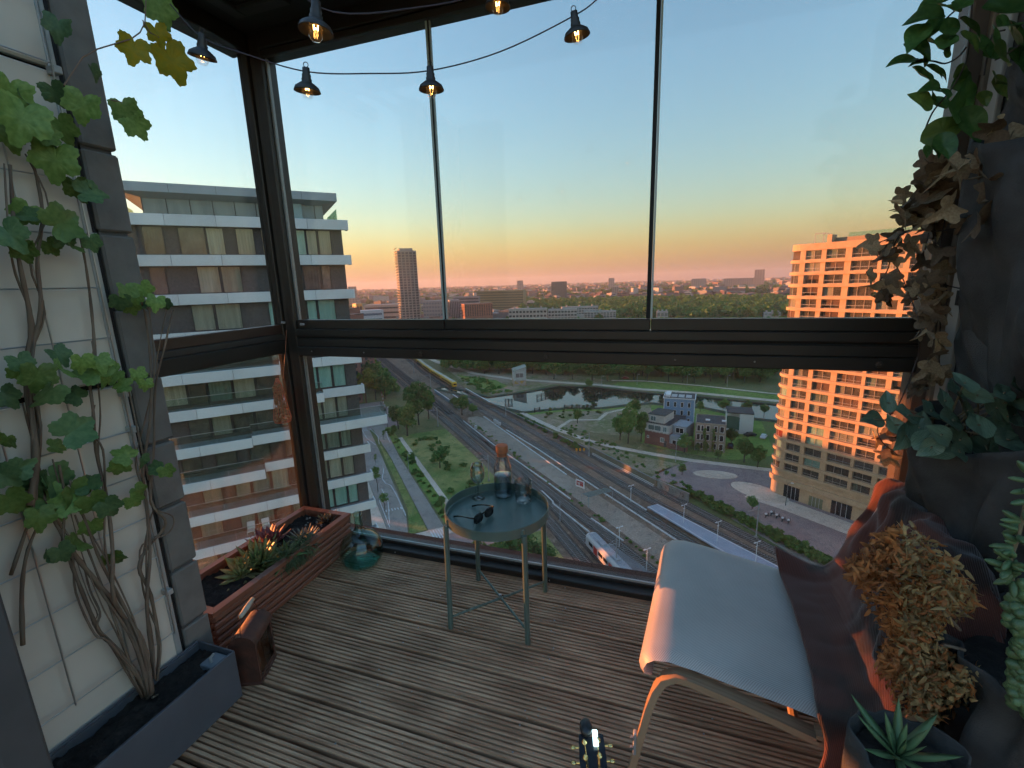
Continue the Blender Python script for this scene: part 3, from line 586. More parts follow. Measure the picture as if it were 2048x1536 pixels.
    e = MB(); e.add([M @ Vector(p) for p in ((-W+.3, .1, 8.78), (-.2, .1, 8.78), (-.2, 12.5, 8.78), (-W+.3, 12.5, 8.78), (-W+.3, .1, 9.42), (-.2, .1, 9.42), (-.2, 12.5, 9.42), (-W+.3, 12.5, 9.42), (-W+1.8, 1.25, 8.45), (-1.7, 1.25, 8.45), (-1.7, 12, 8.45), (-W+1.8, 12, 8.45))],
                    [(4, 5, 6, 7), (0, 1, 5, 4), (1, 2, 6, 5), (2, 3, 7, 6), (3, 0, 4, 7), (8, 9, 1, 0), (9, 10, 2, 1), (11, 8, 0, 3)]); e.obj('roof', mat('roof_cladding', (.42, .45, .47, 1), .6, var=.05, scale=.6), t)
    for x in np.linspace(-W+3.5, -3, 4): MB().box(x, x+.02, .09, .099, 8.8, 9.41, M=M).obj('seam', m_wframe, t)
    MB().box(-W, -.02, .28, .42, 6.98, 7.26, M=M).obj('parapet', m_wframe, t)
    for a0 in (-.3, -W+.25):
        MB().box(a0-.02, a0, .35, 6, 7.2, 8.15, M=M).obj('terrace_glass', pane_mat('terrace_glass', (.62, .82, .68), dust=.2, dcol=(.45, .62, .5)), t)
    return t, M
wt, wM = white_block()
# lounge chairs on the white building's balconies
def lounge_chair(p, rz, label):
    t = thing('balcony_chair', label, 'chair', p, rz, 'white chairs on the neighbouring balconies'); m_ = m_wpost
    MB().box(-.3, .3, -.3, .3, .32, .40).obj('seat', m_, t, local=True)
    MB().add([(-.3, .26, .38), (.3, .26, .38), (.3, .55, .95), (-.3, .55, .95), (-.3, .32, .36), (.3, .32, .36), (.3, .61, .93), (-.3, .61, .93)], [(0, 1, 2, 3), (7, 6, 5, 4), (0, 4, 5, 1), (3, 2, 6, 7), (0, 3, 7, 4), (1, 5, 6, 2)]).obj('backrest', m_, t, local=True)
    for x in (-.26, .26):
        for y in (-.26, .26): MB().tube([(x, y, 0), (x, y, .32)], .02, 6).obj('leg', m_, t, local=True)
for (k, s_, lab) in ((9, 10.4, 'left white lounge chair on the balcony with two chairs'), (9, 9.2, 'right white lounge chair on the balcony with two chairs'), (10, 11.4, 'white armchair on the low balcony above the wooden planter'), (10, 9.4, 'tall white chair on the low balcony above the wooden planter')):
    p = wM @ Vector((-s_, -.55, 7.2-2.93*k-.27)); lounge_chair(p, math.radians(47+random.uniform(-40, 40)), lab)

def orange_block():
    P1 = Vector((26.64, 129.8, 0)); e = Vector((.788, -.616, 0)); n = Vector((-.616, -.788, 0))       # along the facade towards the viewer, outward normal
    t = thing('apartment_tower', 'sunlit tan brick apartment tower with rounded corner and rows of loggias', 'building', (P1.x+12, P1.y-4, G))
    ms = mat('tan_brick', (.46, .30, .175, 1), .85, col2=(.53, .36, .215, 1), scale=.8, detail=9, bump=.15, bscale=8)
    R = 3.4; L0 = 2.9; L1 = 46.0
    # plan path: quarter-ish arc at the far end then straight
    def path(s):
        if s >= L0: return P1+e*s, n
        th = (L0-s)/R; c = P1+e*L0-n*R
        d = n*math.cos(th)-e*math.sin(th); return c+d*R, d
    def pts(s0, s1, off, z, step=.7):
        k = max(1, int(math.ceil((min(s1, L0)-s0)/step))) if s0 < L0 else 1
        ss = list(np.linspace(s0, min(s1, L0), k+1)) if s0 < L0 else [s0]
        if s1 > ss[-1]+1e-6: ss.append(s1)
        out = []
        for s in ss: p, d = path(s); q = p+d*off; out.append(Vector((q.x, q.y, z)))
        return out
    def solid(b, s0, s1, o0, o1, z0, z1, m=0):
        A, B, C, D = pts(s0, s1, o1, z0), pts(s0, s1, o1, z1), pts(s0, s1, o0, z1), pts(s0, s1, o0, z0)
        b.strip(A, B, m); b.strip(B, C, m); b.strip(D, A, m)
        b.add([A[0], B[0], C[0], D[0]], [(0, 1, 2, 3)], m); b.add([A[-1], B[-1], C[-1], D[-1]], [(3, 2, 1, 0)], m)
    S0 = -1.6
    # core behind the loggias
    core = MB(); solid(core, 3.0, L1, -14, -1.5, G, 6.7); solid(core, S0, 3.0, -2.6, -1.5, G, 4.2); core.obj('wall', mat('loggia_back', (.12, .085, .065, 1), .9, var=.2, scale=.6), t)
    wins = [(-.7, 2.5), (3.65, 7.0), (8.0, 11.8), (13.05, 17.9), (18.6, 22.3), (23.3, 27.2), (28.4, 32.4), (33.6, 37.6), (38.8, 42.8)]
    piers = [(S0, -.7), (2.5, 3.65), (7.0, 8.0), (11.8, 13.05), (17.9, 18.6), (22.3, 23.3), (27.2, 28.4), (32.4, 33.6), (37.6, 38.8), (42.8, 46)]
    rb = MB(); solid(rb, S0, L1, -1.5, .15, 6.72, 8.2); rb.obj('roof_band', ms, t)
    FL = 2.76; rr = random.Random(21)
    m_blind = mat('brown_blind', (.20, .115, .085, 1), .8, rnd=.12, var=.05, scale=3)
    m_cw = [mat('curtain_pale', (.42, .40, .32, 1), .85, col2=(.3, .29, .24, 1), scale=3, stretch=(3, 3, .1), rnd=.2), m_grcur, m_room, m_blind, mat('curtain_red', (.33, .05, .03, 1), .8), m_teal]
    gl = pane_mat('tower_glass', (.78, .80, .78), ior=1.5, refl=1.2)
    for k in range(20):
        zt = 4.63-FL*k; zb = zt-.70
        b = MB(); solid(b, S0, L1, -1.5, .32, zb, zt); b.obj('slab', ms, t)
        top = zt+FL-.70 if k else 6.70
        b0 = zt
        for (a, c) in piers:
            b = MB(); solid(b, a, c, -1.5, -.02 if a > 2 else -.10, b0, top); b.obj('pier', ms, t)
        for wi, (a, c) in enumerate(wins):
            if k == 0 and wi == 0: continue
            if k == 0 and False: continue
            wo = None; rec = -.28 if wi < 1 else -.45
            fr = MB()
            solid(fr, a, c, rec-.03, rec+.03, top-.09, top-.005); solid(fr, a, c, rec-.03, rec+.03, b0+.005, b0+.09)
            nm = 2 if c-a < 4.5 else 3
            for j in range(nm+1):
                s = a+.03+(c-a-.09)*j/nm; solid(fr, s, s+.07, rec-.03, rec+.03, b0+.09, top-.09)
            wo = fr.obj('window', mat('tower_frame', (.42, .36, .30, 1), .6), t)
            g = MB(); A = pts(a+.05, c-.05, rec, b0+.05); B = pts(a+.05, c-.05, rec, top-.05); g.strip(A, B); g.obj('pane', gl, wo)
            kd = rr.choices([0, 1, 2, 3], [2, 2, 5, 2.2])[0]
            if wi == 0 and k == 16: kd = 4
            if wi == 2 and k in (15, 16, 18): kd = 5
            if wi == 0 and k in (17, 18, 12): kd = 5
            cu = MB(); zc0 = b0+.06; zc1 = top-.06
            if kd == 3 and rr.random() < .5: zc0 = b0+(top-b0)*rr.uniform(.3, .5)
            A = pts(a+.1, c-.1, rec-.16, zc0); B = pts(a+.1, c-.1, rec-.16, zc1); cu.strip(A, B); cu.obj('blind' if kd == 3 else 'interior', m_cw[kd], wo)
            if kd in (0, 1) and rr.random() < .8:                      # part drawn, dark room beside
                cu2 = MB(); mid = a+(c-a)*rr.uniform(.3, .6); A = pts(mid, c-.1, rec-.13, zc0); B = pts(mid, c-.1, rec-.13, zc1); cu2.strip(A, B); cu2.obj('interior', m_room, wo)
            if wi >= 1 and rr.random() < .6:
                h_ = MB(); solid(h_, a+.1, c-.1, -.12, -.06, b0+.72, b0+.78); h_.obj('handrail', m_galv, t)
    # base storeys
    b = MB(); solid(b, S0+.3, L1, -1.4, -.06, G, -48.55); b.obj('base', ms, t)
    for (a, c, mm, z1) in ((4.2, 8.0, m_twin, -51.6), (10.3, 13.4, mat('garage_olive', (.16, .16, .09, 1), .7), -52.4), (15.2, 19.5, m_twin, -51.6), (22, 27, m_twin, -51.6), (.2, 2.8, mat('base_panel', (.42, .31, .2, 1), .8), -51.8)):
        b = MB(); solid(b, a, c, -.055, -.03, G+.05, z1); o = b.obj('door', mm, t)
        for j in range(1, 4): bb = MB(); s = a+(c-a)*j/4; solid(bb, s-.06, s+.06, -.03, 0.0, G+.05, z1); bb.obj('mullion', m_galv, o)
    b = MB(); solid(b, S0, L1, -1.5, .5, -51.2, -49.9); b.obj('canopy_band', ms, t)
    # roof plant
    b = MB(); solid(b, 7.6, 8.5, -3, -.6, 8.2, 9.9); b.obj('stair_head', ms, t)
    b = MB(); solid(b, 8.5, 44, -6, -2.2, 8.2, 9.2); b.obj('plant_room', mat('plant_room', (.30, .22, .15, 1), .8), t)
    b = MB(); solid(b, 11, 44, -2.6, -2.56, 9.2, 10.1); b.obj('roof_screen', pane_mat('screen_green', (.7, .9, .75), dust=.3, dcol=(.5, .68, .52)), t)
    for s in (4.4, 6.2):
        p, d = path(s); MB().tube([p-d*2+Vector((0, 0, 8.2)), p-d*2+Vector((0, 0, 10.6))], .06, 6).obj('gantry_post', m_galv, t)
    p, d = path(4.4); p2, _ = path(7.6); MB().tube([p-d*2+Vector((0, 0, 10.5)), p2-d*2+Vector((0, 0, 10.2))], .08, 6).obj('gantry_beam', m_galv, t)
    return t
orange_block()

# ---- the far tower and other blocks that can be told apart
def grid_building(name, label, u, v_top, dist, wpx, depth, rz, wall, win, floors, bays, lit=None, group=None, frame=None, wfrac=.62, hfrac=.55, base=None):
    d = ray(u, v_top); h = math.hypot(d.x, d.y); c = Vector((d.x/h*dist, d.y/h*dist, 0)); ztop = EYE+d.z/h*dist
    az_ = math.atan2(c.x, c.y); wd = wpx
    t = thing(name, label, 'building', (c.x, c.y, G), 0, group)
    M = Matrix.Translation(c) @ Matrix.Rotation(-az_+rz, 4, 'Z')
    MB().box(-wd/2, wd/2, 0, depth, G, ztop, M=M).obj('wall', wall, t)
    z0 = base if base is not None else max(G+3, ztop-(ztop-G)*.98); fh = (ztop-1.5-z0)/floors; bw = wd/bays
    for side in (0, 1):
        for f in range(floors):
            nb = bays if side == 0 else max(1, int(depth/bw)); 
            for b in range(nb):
                zz0 = z0+f*fh+fh*(1-hfrac)/2; zz1 = zz0+fh*hfrac
                if side == 0: x0 = -wd/2+b*bw+bw*(1-wfrac)/2; MB().box(x0, x0+bw*wfrac, -.12, -.02, zz0, zz1, M=M).obj('window', win, t)
                else: y0 = b*depth/nb+depth/nb*(1-wfrac)/2; MB().box(-wd/2-.12, -wd/2-.02, y0, y0+depth/nb*wfrac, zz0, zz1, M=M).obj('window', win, t)
    return t, M, ztop
m_twr = mat('tower_cladding', (.30, .285, .26, 1), .7, var=.1, scale=.2); m_dwin = mat('far_window', (.05, .058, .066, 1), .15, rnd=.3)
t, M, zt = grid_building('tower_block', 'tall slender residential tower standing alone on the horizon', 813, 501, 600, 23, 23, math.radians(9), m_twr, m_dwin, 30, 5, wfrac=.72, hfrac=.7, base=-54)
for f in range(30): MB().box(-13.2, -11.6, 2, 20, -54+f*5.15*.67, -53.5+f*5.15*.67, M=M).obj('balcony', m_twr, t)
MB().box(-8, 8, 4, 19, zt, zt+3, M=M).obj('roof_plant', m_twr, t)
t, M, zt = grid_building('office_building', 'olive striped office block behind the brick block', 999, 581, 860, 88, 30, math.radians(-14), mat('olive_stripe', (.26, .235, .13, 1), .7), mat('olive_glass', (.10, .10, .06, 1), .3), 8, 1, wfrac=.99, hfrac=.42, base=-50)
t, M, zt = grid_building('office_building', 'red brick gridded block just above the railing', 957, 607, 610, 38, 16, math.radians(16), mat('far_brick', (.33, .15, .10, 1), .8, var=.1, scale=.3), m_dwin, 7, 12, wfrac=.45, hfrac=.72, base=-40)
t, M, zt = grid_building('office_building', 'dark green glass slab block on the horizon', 1118, 563, 1350, 44, 18, 0, mat('slab_green', (.07, .10, .09, 1), .5), mat('slab_pane', (.12, .16, .15, 1), .3), 14, 9, wfrac=.6, hfrac=.5, base=-50)
t, M, zt = grid_building('office_building', 'grey ribbed office block left of the brick block', 909, 600, 640, 14, 22, math.radians(6), mat('rib_grey', (.30, .29, .29, 1), .7), m_dwin, 1, 6, wfrac=.5, hfrac=.94, base=-45)
t, M, zt = grid_building('office_building', 'grey office block with window bands behind the ribbed block', 932, 593, 760, 42, 18, math.radians(-6), mat('band_grey', (.25, .24, .235, 1), .7), m_dwin, 6, 1, wfrac=.96, hfrac=.4, base=-48)
t, M, zt = grid_building('low_building', 'low white block with a blue glazed band left of the tall tower', 733, 621, 520, 36, 16, math.radians(14), mat('low_white', (.5, .52, .55, 1), .6), mat('low_blue', (.10, .14, .2, 1), .3), 3, 1, wfrac=.9, hfrac=.4, base=-42)
t, M, zt = grid_building('low_building', 'long low building with pinkish roofs beside the tall tower', 770, 609, 700, 60, 25, math.radians(-10), mat('low_pink', (.45, .36, .31, 1), .7), m_dwin, 3, 1, wfrac=.95, hfrac=.35, base=-46)
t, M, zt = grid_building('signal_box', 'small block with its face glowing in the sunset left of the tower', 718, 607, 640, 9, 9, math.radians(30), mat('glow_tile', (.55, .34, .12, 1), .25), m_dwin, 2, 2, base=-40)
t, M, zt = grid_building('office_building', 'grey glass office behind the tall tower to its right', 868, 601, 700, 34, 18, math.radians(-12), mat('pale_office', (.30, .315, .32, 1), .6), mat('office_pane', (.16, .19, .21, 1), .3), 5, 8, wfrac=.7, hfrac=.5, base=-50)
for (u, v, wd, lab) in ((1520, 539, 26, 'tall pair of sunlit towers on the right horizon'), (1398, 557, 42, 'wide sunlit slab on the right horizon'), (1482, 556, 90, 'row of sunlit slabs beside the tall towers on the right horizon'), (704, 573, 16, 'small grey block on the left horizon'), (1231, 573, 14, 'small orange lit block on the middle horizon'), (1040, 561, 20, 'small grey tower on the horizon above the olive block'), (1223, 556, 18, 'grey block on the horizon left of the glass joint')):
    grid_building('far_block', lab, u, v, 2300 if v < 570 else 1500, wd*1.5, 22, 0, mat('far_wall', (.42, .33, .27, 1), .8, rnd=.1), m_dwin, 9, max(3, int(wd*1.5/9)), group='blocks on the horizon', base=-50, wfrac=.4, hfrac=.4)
# terraces of pale flats at the foot of the wood
for i, (u, v, wd, lab) in enumerate(((1055, 617, 46, 'long pale terrace with dark windows right of the brick block'), (1125, 618, 36, 'pale terrace of flats with stair towers in front of the wood'), (1200, 622, 40, 'second pale terrace in front of the wood'), (1325, 623, 14, 'small blue grey shed at the edge of the allotments'), (1545, 625, 18, 'pale flat roofed block beside the tan tower'), (1160, 613, 52, 'pale terrace half behind the trees'))):
    t, M, zt = grid_building('flats', lab, u, v, 560+i*22, wd, 10, math.radians(-6+i*3), mat('pale_flat', (.40, .40, .37, 1), .8, var=.1, scale=.3), m_dwin, 3, max(3, int(wd/4)), group='pale terraces below the wood', base=-46, wfrac=.7, hfrac=.45)
    for x in np.linspace(-wd*.35, wd*.35, 3): MB().box(x-1, x+1, 2, 5, zt, zt+2.2, M=M).obj('stair_head', mat('pale_flat', (.4, .4, .37, 1)), t)

# ---- the little houses by the canal
def add_win(t, M, x0, x1, z0, z1, y=-.0, frame=m_wpost, pane=None, cross=True):
    pane = pane or m_twin; fr = .12; f = MB()
    for p in ((x0, x0+fr, z0, z1), (x1-fr, x1, z0, z1), (x0+fr, x1-fr, z0, z0+fr), (x0+fr, x1-fr, z1-fr, z1)): f.box(p[0], p[1], y-.07, y, p[2], p[3], M=M)
    if cross and x1-x0 > 1.4: m_ = (x0+x1)/2; f.box(m_-.05, m_+.05, y-.06, y, z0+fr, z1-fr, M=M)
    o = f.obj('window', frame, t); MB().add([M @ Vector(p) for p in ((x0+fr, y-.03, z0+fr), (x1-fr, y-.03, z0+fr), (x1-fr, y-.03, z1-fr), (x0+fr, y-.03, z1-fr))], [(0, 1, 2, 3)]).obj('pane', pane, o); return o
m_blackroof = mat('flat_roof', (.05, .052, .058, 1), .9, var=.2, scale=.5)
m_rbrick = mat('red_brick', (.25, .115, .09, 1), .9, col2=(.19, .09, .075, 1), scale=3, detail=8)
m_cream2 = mat('cream_render', (.50, .48, .44, 1), .85, var=.06, scale=.8)
# house 1: red brick base, white upper storeys, terraces
a, b = gp(1289, 886), gp(1337, 896); ang = math.atan2(b.y-a.y, b.x-a.x)
t = thing('canal_house', 'house with red brick ground floor and white stepped upper storeys', 'house', a); M = frameM(Vector((a.x, a.y, G)), ang); Wd = (b-a).length
MB().box(0, Wd, 0, 11, 0, 4.6, M=M).obj('wall', m_rbrick, t); MB().box(.2, Wd-.2, .4, 10.5, 4.6, 7.6, M=M).obj('upper_wall', m_cream2, t); MB().box(.5, Wd-2.4, 1.6, 10, 7.6, 10.4, M=M).obj('upper_wall', m_cream2, t)
MB().box(.3, Wd-2.2, 1.4, 10.2, 10.4, 10.6, M=M).obj('roof', m_blackroof, t); MB().box(.15, Wd-.15, .35, 10.5, 7.6, 7.68, M=M).obj('terrace', m_blackroof, t)
for (x0, x1, z0, z1, y) in ((.9, Wd-3, 5.0, 7.1, .4), (Wd-2.4, Wd-1.0, 5.0, 7.1, .4), (1.2, 3.2, 8.1, 9.9, 1.6), (Wd-3, Wd-1.6, 1.6, 3.2, 0), (.8, 1.6, 2.2, 3.2, 0)): add_win(t, M, x0, x1, z0, z1, y, pane=mat('house_pane', (.14, .2, .2, 1), .15))
for x in np.arange(.1, Wd, 1.3): MB().box(x, x+.07, .02, .09, 4.6, 5.3, M=M).obj('baluster', m_wpost, t)
MB().box(0, Wd, .02, .09, 5.3, 5.4, M=M).obj('handrail', m_wpost, t)
MB().box(Wd+.05, Wd+4.6, 3.0, 10.5, 0, 7.4, M=M).obj('side_wing', mat('slate_render', (.32, .345, .37, 1), .85), t); MB().box(Wd+.05, Wd+4.6, .3, 2.9, 0, 4.4, M=M).obj('terrace_wing', mat('slate_render', (.32, .345, .37, 1)), t)
for z0 in (1.2, 4.9): add_win(t, M, Wd+1, Wd+3.8, z0, z0+1.9, 3.0 if z0 > 4 else .3)
MB().box(Wd-1.7, Wd-.7, -.04, 0, 0, 2.2, M=M).obj('door', m_dkpost, t)
MB().box(Wd+.1, Wd+6.5, -.6, -.3, 0, 1.9, M=M).obj('garden_wall', m_rbrick, t)
# house 2: blue clapboard
a = at_z(1328, 795, G+12); b = at_z(1390, 799, G+12); ang = math.atan2(b.y-a.y, b.x-a.x); Wd = (b-a).length
t = thing('canal_house', 'tall pale blue clapboard house with white corner boards', 'house', (a.x, a.y, G)); M = frameM(Vector((a.x, a.y, G)), ang); mb = mat('blue_clapboard', (.20, .34, .52, 1), .75, var=.06, scale=.5)
MB().box(0, Wd, 0, 9, 0, 11.8, M=M).obj('wall', mb, t)
for z in np.arange(.4, 11.6, .55): MB().box(.22, Wd-.22, -.05, 0, z, z+.5, M=M).obj('clapboard', mb, t)
for x in (0, Wd-.2): MB().box(x-.02, x+.22, -.07, .02, 0, 11.8, M=M).obj('corner_board', m_wpost, t)
MB().box(-.3, Wd+.3, -.4, 9.3, 11.8, 12.1, M=M).obj('roof', m_wpost, t); MB().box(0, Wd, -.1, 9, 12.1, 12.16, M=M).obj('roof_deck', m_blackroof, t)
for k in range(3): MB().box(2.5+k*2.6, 4.6+k*2.6, 1, 5.5, 12.2, 12.3, M=M).obj('solar_panel', mat('solar_panel', (.25, .3, .36, 1), .3), t)
MB().box(.4, 2.2, 1, 7, 12.16, 13.0, M=M).obj('roof_hatch', m_wpost, t)
for r_ in range(3):
    for k in range(4): add_win(t, M, 1.1+k*(Wd-2)/3.6, 2.1+k*(Wd-2)/3.6, 8.6-3.1*r_, 10.6-3.1*r_, -.05)
MB().box(Wd*.1, Wd*.75, -5, -.1, 0, 5.5, M=M).obj('extension', mat('slate_render', (.32, .345, .37, 1)), t); MB().box(Wd*.1, Wd*.75, -5, -.1, 5.5, 5.6, M=M).obj('terrace', m_blackroof, t)
# house 3: tan three storey with creepers
a, b = gp(1388, 900), gp(1449, 906); ang = math.atan2(b.y-a.y, b.x-a.x)-.02; Wd = (b-a).length
t = thing('canal_house', 'tan three storey house with green creepers and a flat black roof', 'house', a); M = frameM(Vector((a.x, a.y, G)), ang); mt = mat('tan_render', (.36, .305, .235, 1), .9, col2=(.30, .25, .195, 1), scale=1, detail=7)
MB().box(0, Wd, 0, 11, 0, 9.3, M=M).obj('wall', mt, t); MB().box(.25, Wd-.25, .25, 10.8, 9.3, 9.36, M=M).obj('roof', m_blackroof, t)
for s_ in ((0, Wd, 0, .25), (0, Wd, 10.8, 11), (0, .25, .25, 10.8), (Wd-.25, Wd, .25, 10.8)): MB().box(*s_, 9.3, 9.65, M=M).obj('parapet', mt, t)
for x in (3, 8): MB().box(x, x+1.4, 4, 5.2, 9.4, 9.7, M=M).obj('skylight', m_wpost, t)
for r_ in range(3):
    for x0, x1 in ((.5, 1.6), (1.75, 2.6), (Wd*.36, Wd*.48), (Wd*.62, Wd*.72), (Wd*.8, Wd*.94)): add_win(t, M, x0, x1, .8+3*r_, 2.9+3*r_, 0, cross=False)
# house 4: white modern
a, b = gp(1455, 866), gp(1505, 870); ang = math.atan2(b.y-a.y, b.x-a.x); Wd = (b-a).length
t = thing('canal_house', 'white modern house with a curved glazed front and black roof', 'house', a); M = frameM(Vector((a.x, a.y, G)), ang)
MB().box(Wd*.45, Wd, 0, 9, 0, 7.6, M=M).obj('wall', m_wpost, t); MB().box(-.4, Wd*.45, 2.4, 9, 0, 7.6, M=M).obj('wall', m_wpost, t)
cv = MB(); A = []; B = []
for k in range(8): th = math.radians(90*k/7); A.append(M @ Vector((-.4+(Wd*.45+.4)*math.sin(th), 2.35-2.0*(1-math.cos(th))*1.0, 1.2))); B.append(A[-1]+Vector((0, 0, 4.8)))
cv.strip(A, B); cv.obj('curved_glazing', mat('curved_glass', (.08, .17, .14, 1), .1), t)
MB().box(-.6, Wd+.1, -.1, 9.1, 7.6, 7.9, M=M).obj('roof', m_blackroof, t)
# ruin by the canal
a, b = gp(1028, 772), gp(1052, 770); ang = math.atan2(b.y-a.y, b.x-a.x)-.15; Wd = max(6.5, (b-a).length)
t = thing('derelict_house', 'derelict white narrow house with painted walls by the canal', 'house', a); M = frameM(Vector((a.x, a.y, G)), ang)
MB().box(0, Wd, 0, 9, 0, 3, M=M).obj('ground_floor', mat('graffiti_wall', (.4, .33, .3, 1), .85, col2=(.5, .28, .08, 1), scale=.7, thr=(.5, .6)), t)
MB().add([M @ Vector(p) for p in ((0, 0, 3), (Wd, 0, 3), (Wd, 9, 3), (0, 9, 3), (0, 0, 8.2), (Wd, 0, 10.2), (Wd, 9, 10.2), (0, 9, 8.2))], [(0, 1, 5, 4), (1, 2, 6, 5), (2, 3, 7, 6), (3, 0, 4, 7)]).obj('wall', mat('ruin_white', (.46, .47, .45, 1), .9, var=.12, scale=.5), t)
MB().add([M @ Vector(p) for p in ((-.3, -.3, 8.15), (Wd+.3, -.3, 10.3), (Wd+.3, 9.3, 10.3), (-.3, 9.3, 8.15), (-.3, -.3, 8.4), (Wd+.3, -.3, 10.55), (Wd+.3, 9.3, 10.55), (-.3, 9.3, 8.4))], [(0, 3, 2, 1), (4, 5, 6, 7), (0, 1, 5, 4), (1, 2, 6, 5), (2, 3, 7, 6), (3, 0, 4, 7)]).obj('roof', mat('green_roof', (.24, .30, .16, 1), .8, col2=(.3, .32, .3, 1), scale=.5, thr=(.45, .5)), t)
add_win(t, M, 1, Wd-1.5, 4.5, 7.2, 0, pane=mat('dusty_pane', (.2, .16, .15, 1), .5)); 
for y0 in (1.5, 4, 6.5):
    MB().box(Wd, Wd+.05, y0, y0+1, 5, 7, M=M).obj('window', m_twin, t)

# unseen blocks added west to shade the railway (hidden behind the white building)
for k, (x, y, wd, dp, hh) in enumerate(((-150, 70, 20, 44, 25), (-152, 118, 20, 46, 25), (-154, 166, 20, 44, 24), (-158, 20, 20, 46, 24), (-165, -30, 20, 46, 24), (-178, 212, 20, 44, 33), (-206, 246, 20, 44, 34), (-238, 284, 24, 44, 36), (-276, 328, 24, 50, 38))):
    t = thing('west_shade_block', 'unseen brick block added west of the railway behind the white building to cast shade', 'building', (x, y, G), 0, 'added shade blocks in the west')
    MB().box(x-wd/2, x+wd/2, y-dp/2, y+dp/2, G, G+hh).obj('wall', m_rbrick, t); MB().box(x-wd/2-.3, x+wd/2+.3, y-dp/2-.3, y+dp/2+.3, G+hh, G+hh+.5).obj('roof', m_blackroof, t)
    for f in range(7):
        for j in range(9): yy = y-dp/2+2+j*4.7; MB().box(x+wd/2+.0, x+wd/2+.08, yy, yy+2.4, G+1.4+f*3.3, G+3.2+f*3.3).obj('window', m_dwin, t)
# ================================================================== THE BALCONY
m_bronze = mat('bronze_aluminium', (.040, .034, .029, 1), .42, .35, var=.12, scale=3, bump=.02, bscale=300)
m_bronze2 = mat('bronze_inner', (.055, .044, .036, 1), .5, .2, var=.1, scale=4)
m_gask = mat('rubber_gasket', (.008, .008, .008, 1), .7)
m_alu = mat('grey_aluminium', (.40, .41, .40, 1), .5, .3, var=.06, scale=6)
m_edge = mat('glass_edge', (.42, .50, .48, 1), .25)
m_pane = pane_mat('window_pane', (.795, .805, .80), 1.45, .007, (.8, .75, .7), .6)
m_paned = pane_mat('dusty_pane_left', (.80, .81, .805), 1.45, .022, (.75, .66, .58), .6)
m_screw = mat('screw_steel', (.35, .35, .35, 1), .3, .8)
FY = 2.06
# --- deck
m_deck = bpy.data.materials.new('deck_wood'); m_deck.use_nodes = True
def deck_nodes(m):
    t = m.node_tree; N = t.nodes; K = t.links; p = N['Principled BSDF']; p.inputs['Roughness'].default_value = .5; p.inputs['Specular IOR Level'].default_value = .28
    g = N.new('ShaderNodeTexCoord'); oi = N.new('ShaderNodeObjectInfo')
    ad = N.new('ShaderNodeVectorMath'); ad.operation = 'ADD'; K.new(g.outputs['Object'], ad.inputs[0]); sc_ = N.new('ShaderNodeVectorMath'); sc_.operation = 'SCALE'; sc_.inputs[0].default_value = (13, 7, 3); K.new(oi.outputs['Random'], sc_.inputs[3]); K.new(sc_.outputs[0], ad.inputs[1])
    mp = N.new('ShaderNodeMapping'); mp.inputs['Scale'].default_value = (1.2, 22, 22); K.new(ad.outputs[0], mp.inputs[0])
    n1 = N.new('ShaderNodeTexNoise'); n1.inputs['Scale'].default_value = 4; n1.inputs['Detail'].default_value = 9; K.new(mp.outputs[0], n1.inputs[0])
    r1 = N.new('ShaderNodeValToRGB'); K.new(n1.outputs['Fac'], r1.inputs[0]); r1.color_ramp.elements[0].position = .3; r1.color_ramp.elements[1].position = .72
    r1.color_ramp.elements[0].color = (.29, .155, .088, 1); r1.color_ramp.elements[1].color = (.60, .39, .245, 1)
    mp2 = N.new('ShaderNodeMapping'); mp2.inputs['Scale'].default_value = (1.6, 2.2, 1); K.new(ad.outputs[0], mp2.inputs[0])
    n2 = N.new('ShaderNodeTexNoise'); n2.inputs['Scale'].default_value = 2.4; n2.inputs['Detail'].default_value = 7; K.new(mp2.outputs[0], n2.inputs[0])
    r2 = N.new('ShaderNodeValToRGB'); K.new(n2.outputs['Fac'], r2.inputs[0]); r2.color_ramp.elements[0].position = .38; r2.color_ramp.elements[1].position = .62; r2.color_ramp.elements[0].color = (.74, .70, .67, 1); r2.color_ramp.elements[1].color = (1.12, 1.12, 1.12, 1)
    mx = N.new('ShaderNodeMix'); mx.data_type = 'RGBA'; mx.blend_type = 'MULTIPLY'; mx.inputs[0].default_value = 1; K.new(r1.outputs[0], mx.inputs[6]); K.new(r2.outputs[0], mx.inputs[7])
    n3 = N.new('ShaderNodeTexNoise'); n3.inputs['Scale'].default_value = 90; K.new(ad.outputs[0], n3.inputs[0]); r3 = N.new('ShaderNodeValToRGB'); K.new(n3.outputs['Fac'], r3.inputs[0]); r3.color_ramp.elements[0].position = .69; r3.color_ramp.elements[1].position = .75; r3.color_ramp.elements[0].color = (0, 0, 0, 1); r3.color_ramp.elements[1].color = (1, 1, 1, 1)
    m3 = N.new('ShaderNodeMix'); m3.data_type = 'RGBA'; K.new(r3.outputs[0], m3.inputs[0]); K.new(mx.outputs[2], m3.inputs[6]); m3.inputs[7].default_value = (.30, .28, .25, 1)
    K.new(m3.outputs[2], p.inputs['Base Color'])
    rr_ = N.new('ShaderNodeMapRange'); K.new(n2.outputs['Fac'], rr_.inputs[0]); rr_.inputs[3].default_value = .36; rr_.inputs[4].default_value = .68; K.new(rr_.outputs[0], p.inputs['Roughness'])
    b = N.new('ShaderNodeBump'); b.inputs['Strength'].default_value = .35; b.inputs['Distance'].default_value = .003; K.new(n1.outputs['Fac'], b.inputs['Height']); K.new(b.outputs[0], p.inputs['Normal'])
deck_nodes(m_deck)
PITCH_B = .1535; BW = .1385; X0, X1 = -2.06, 1.0
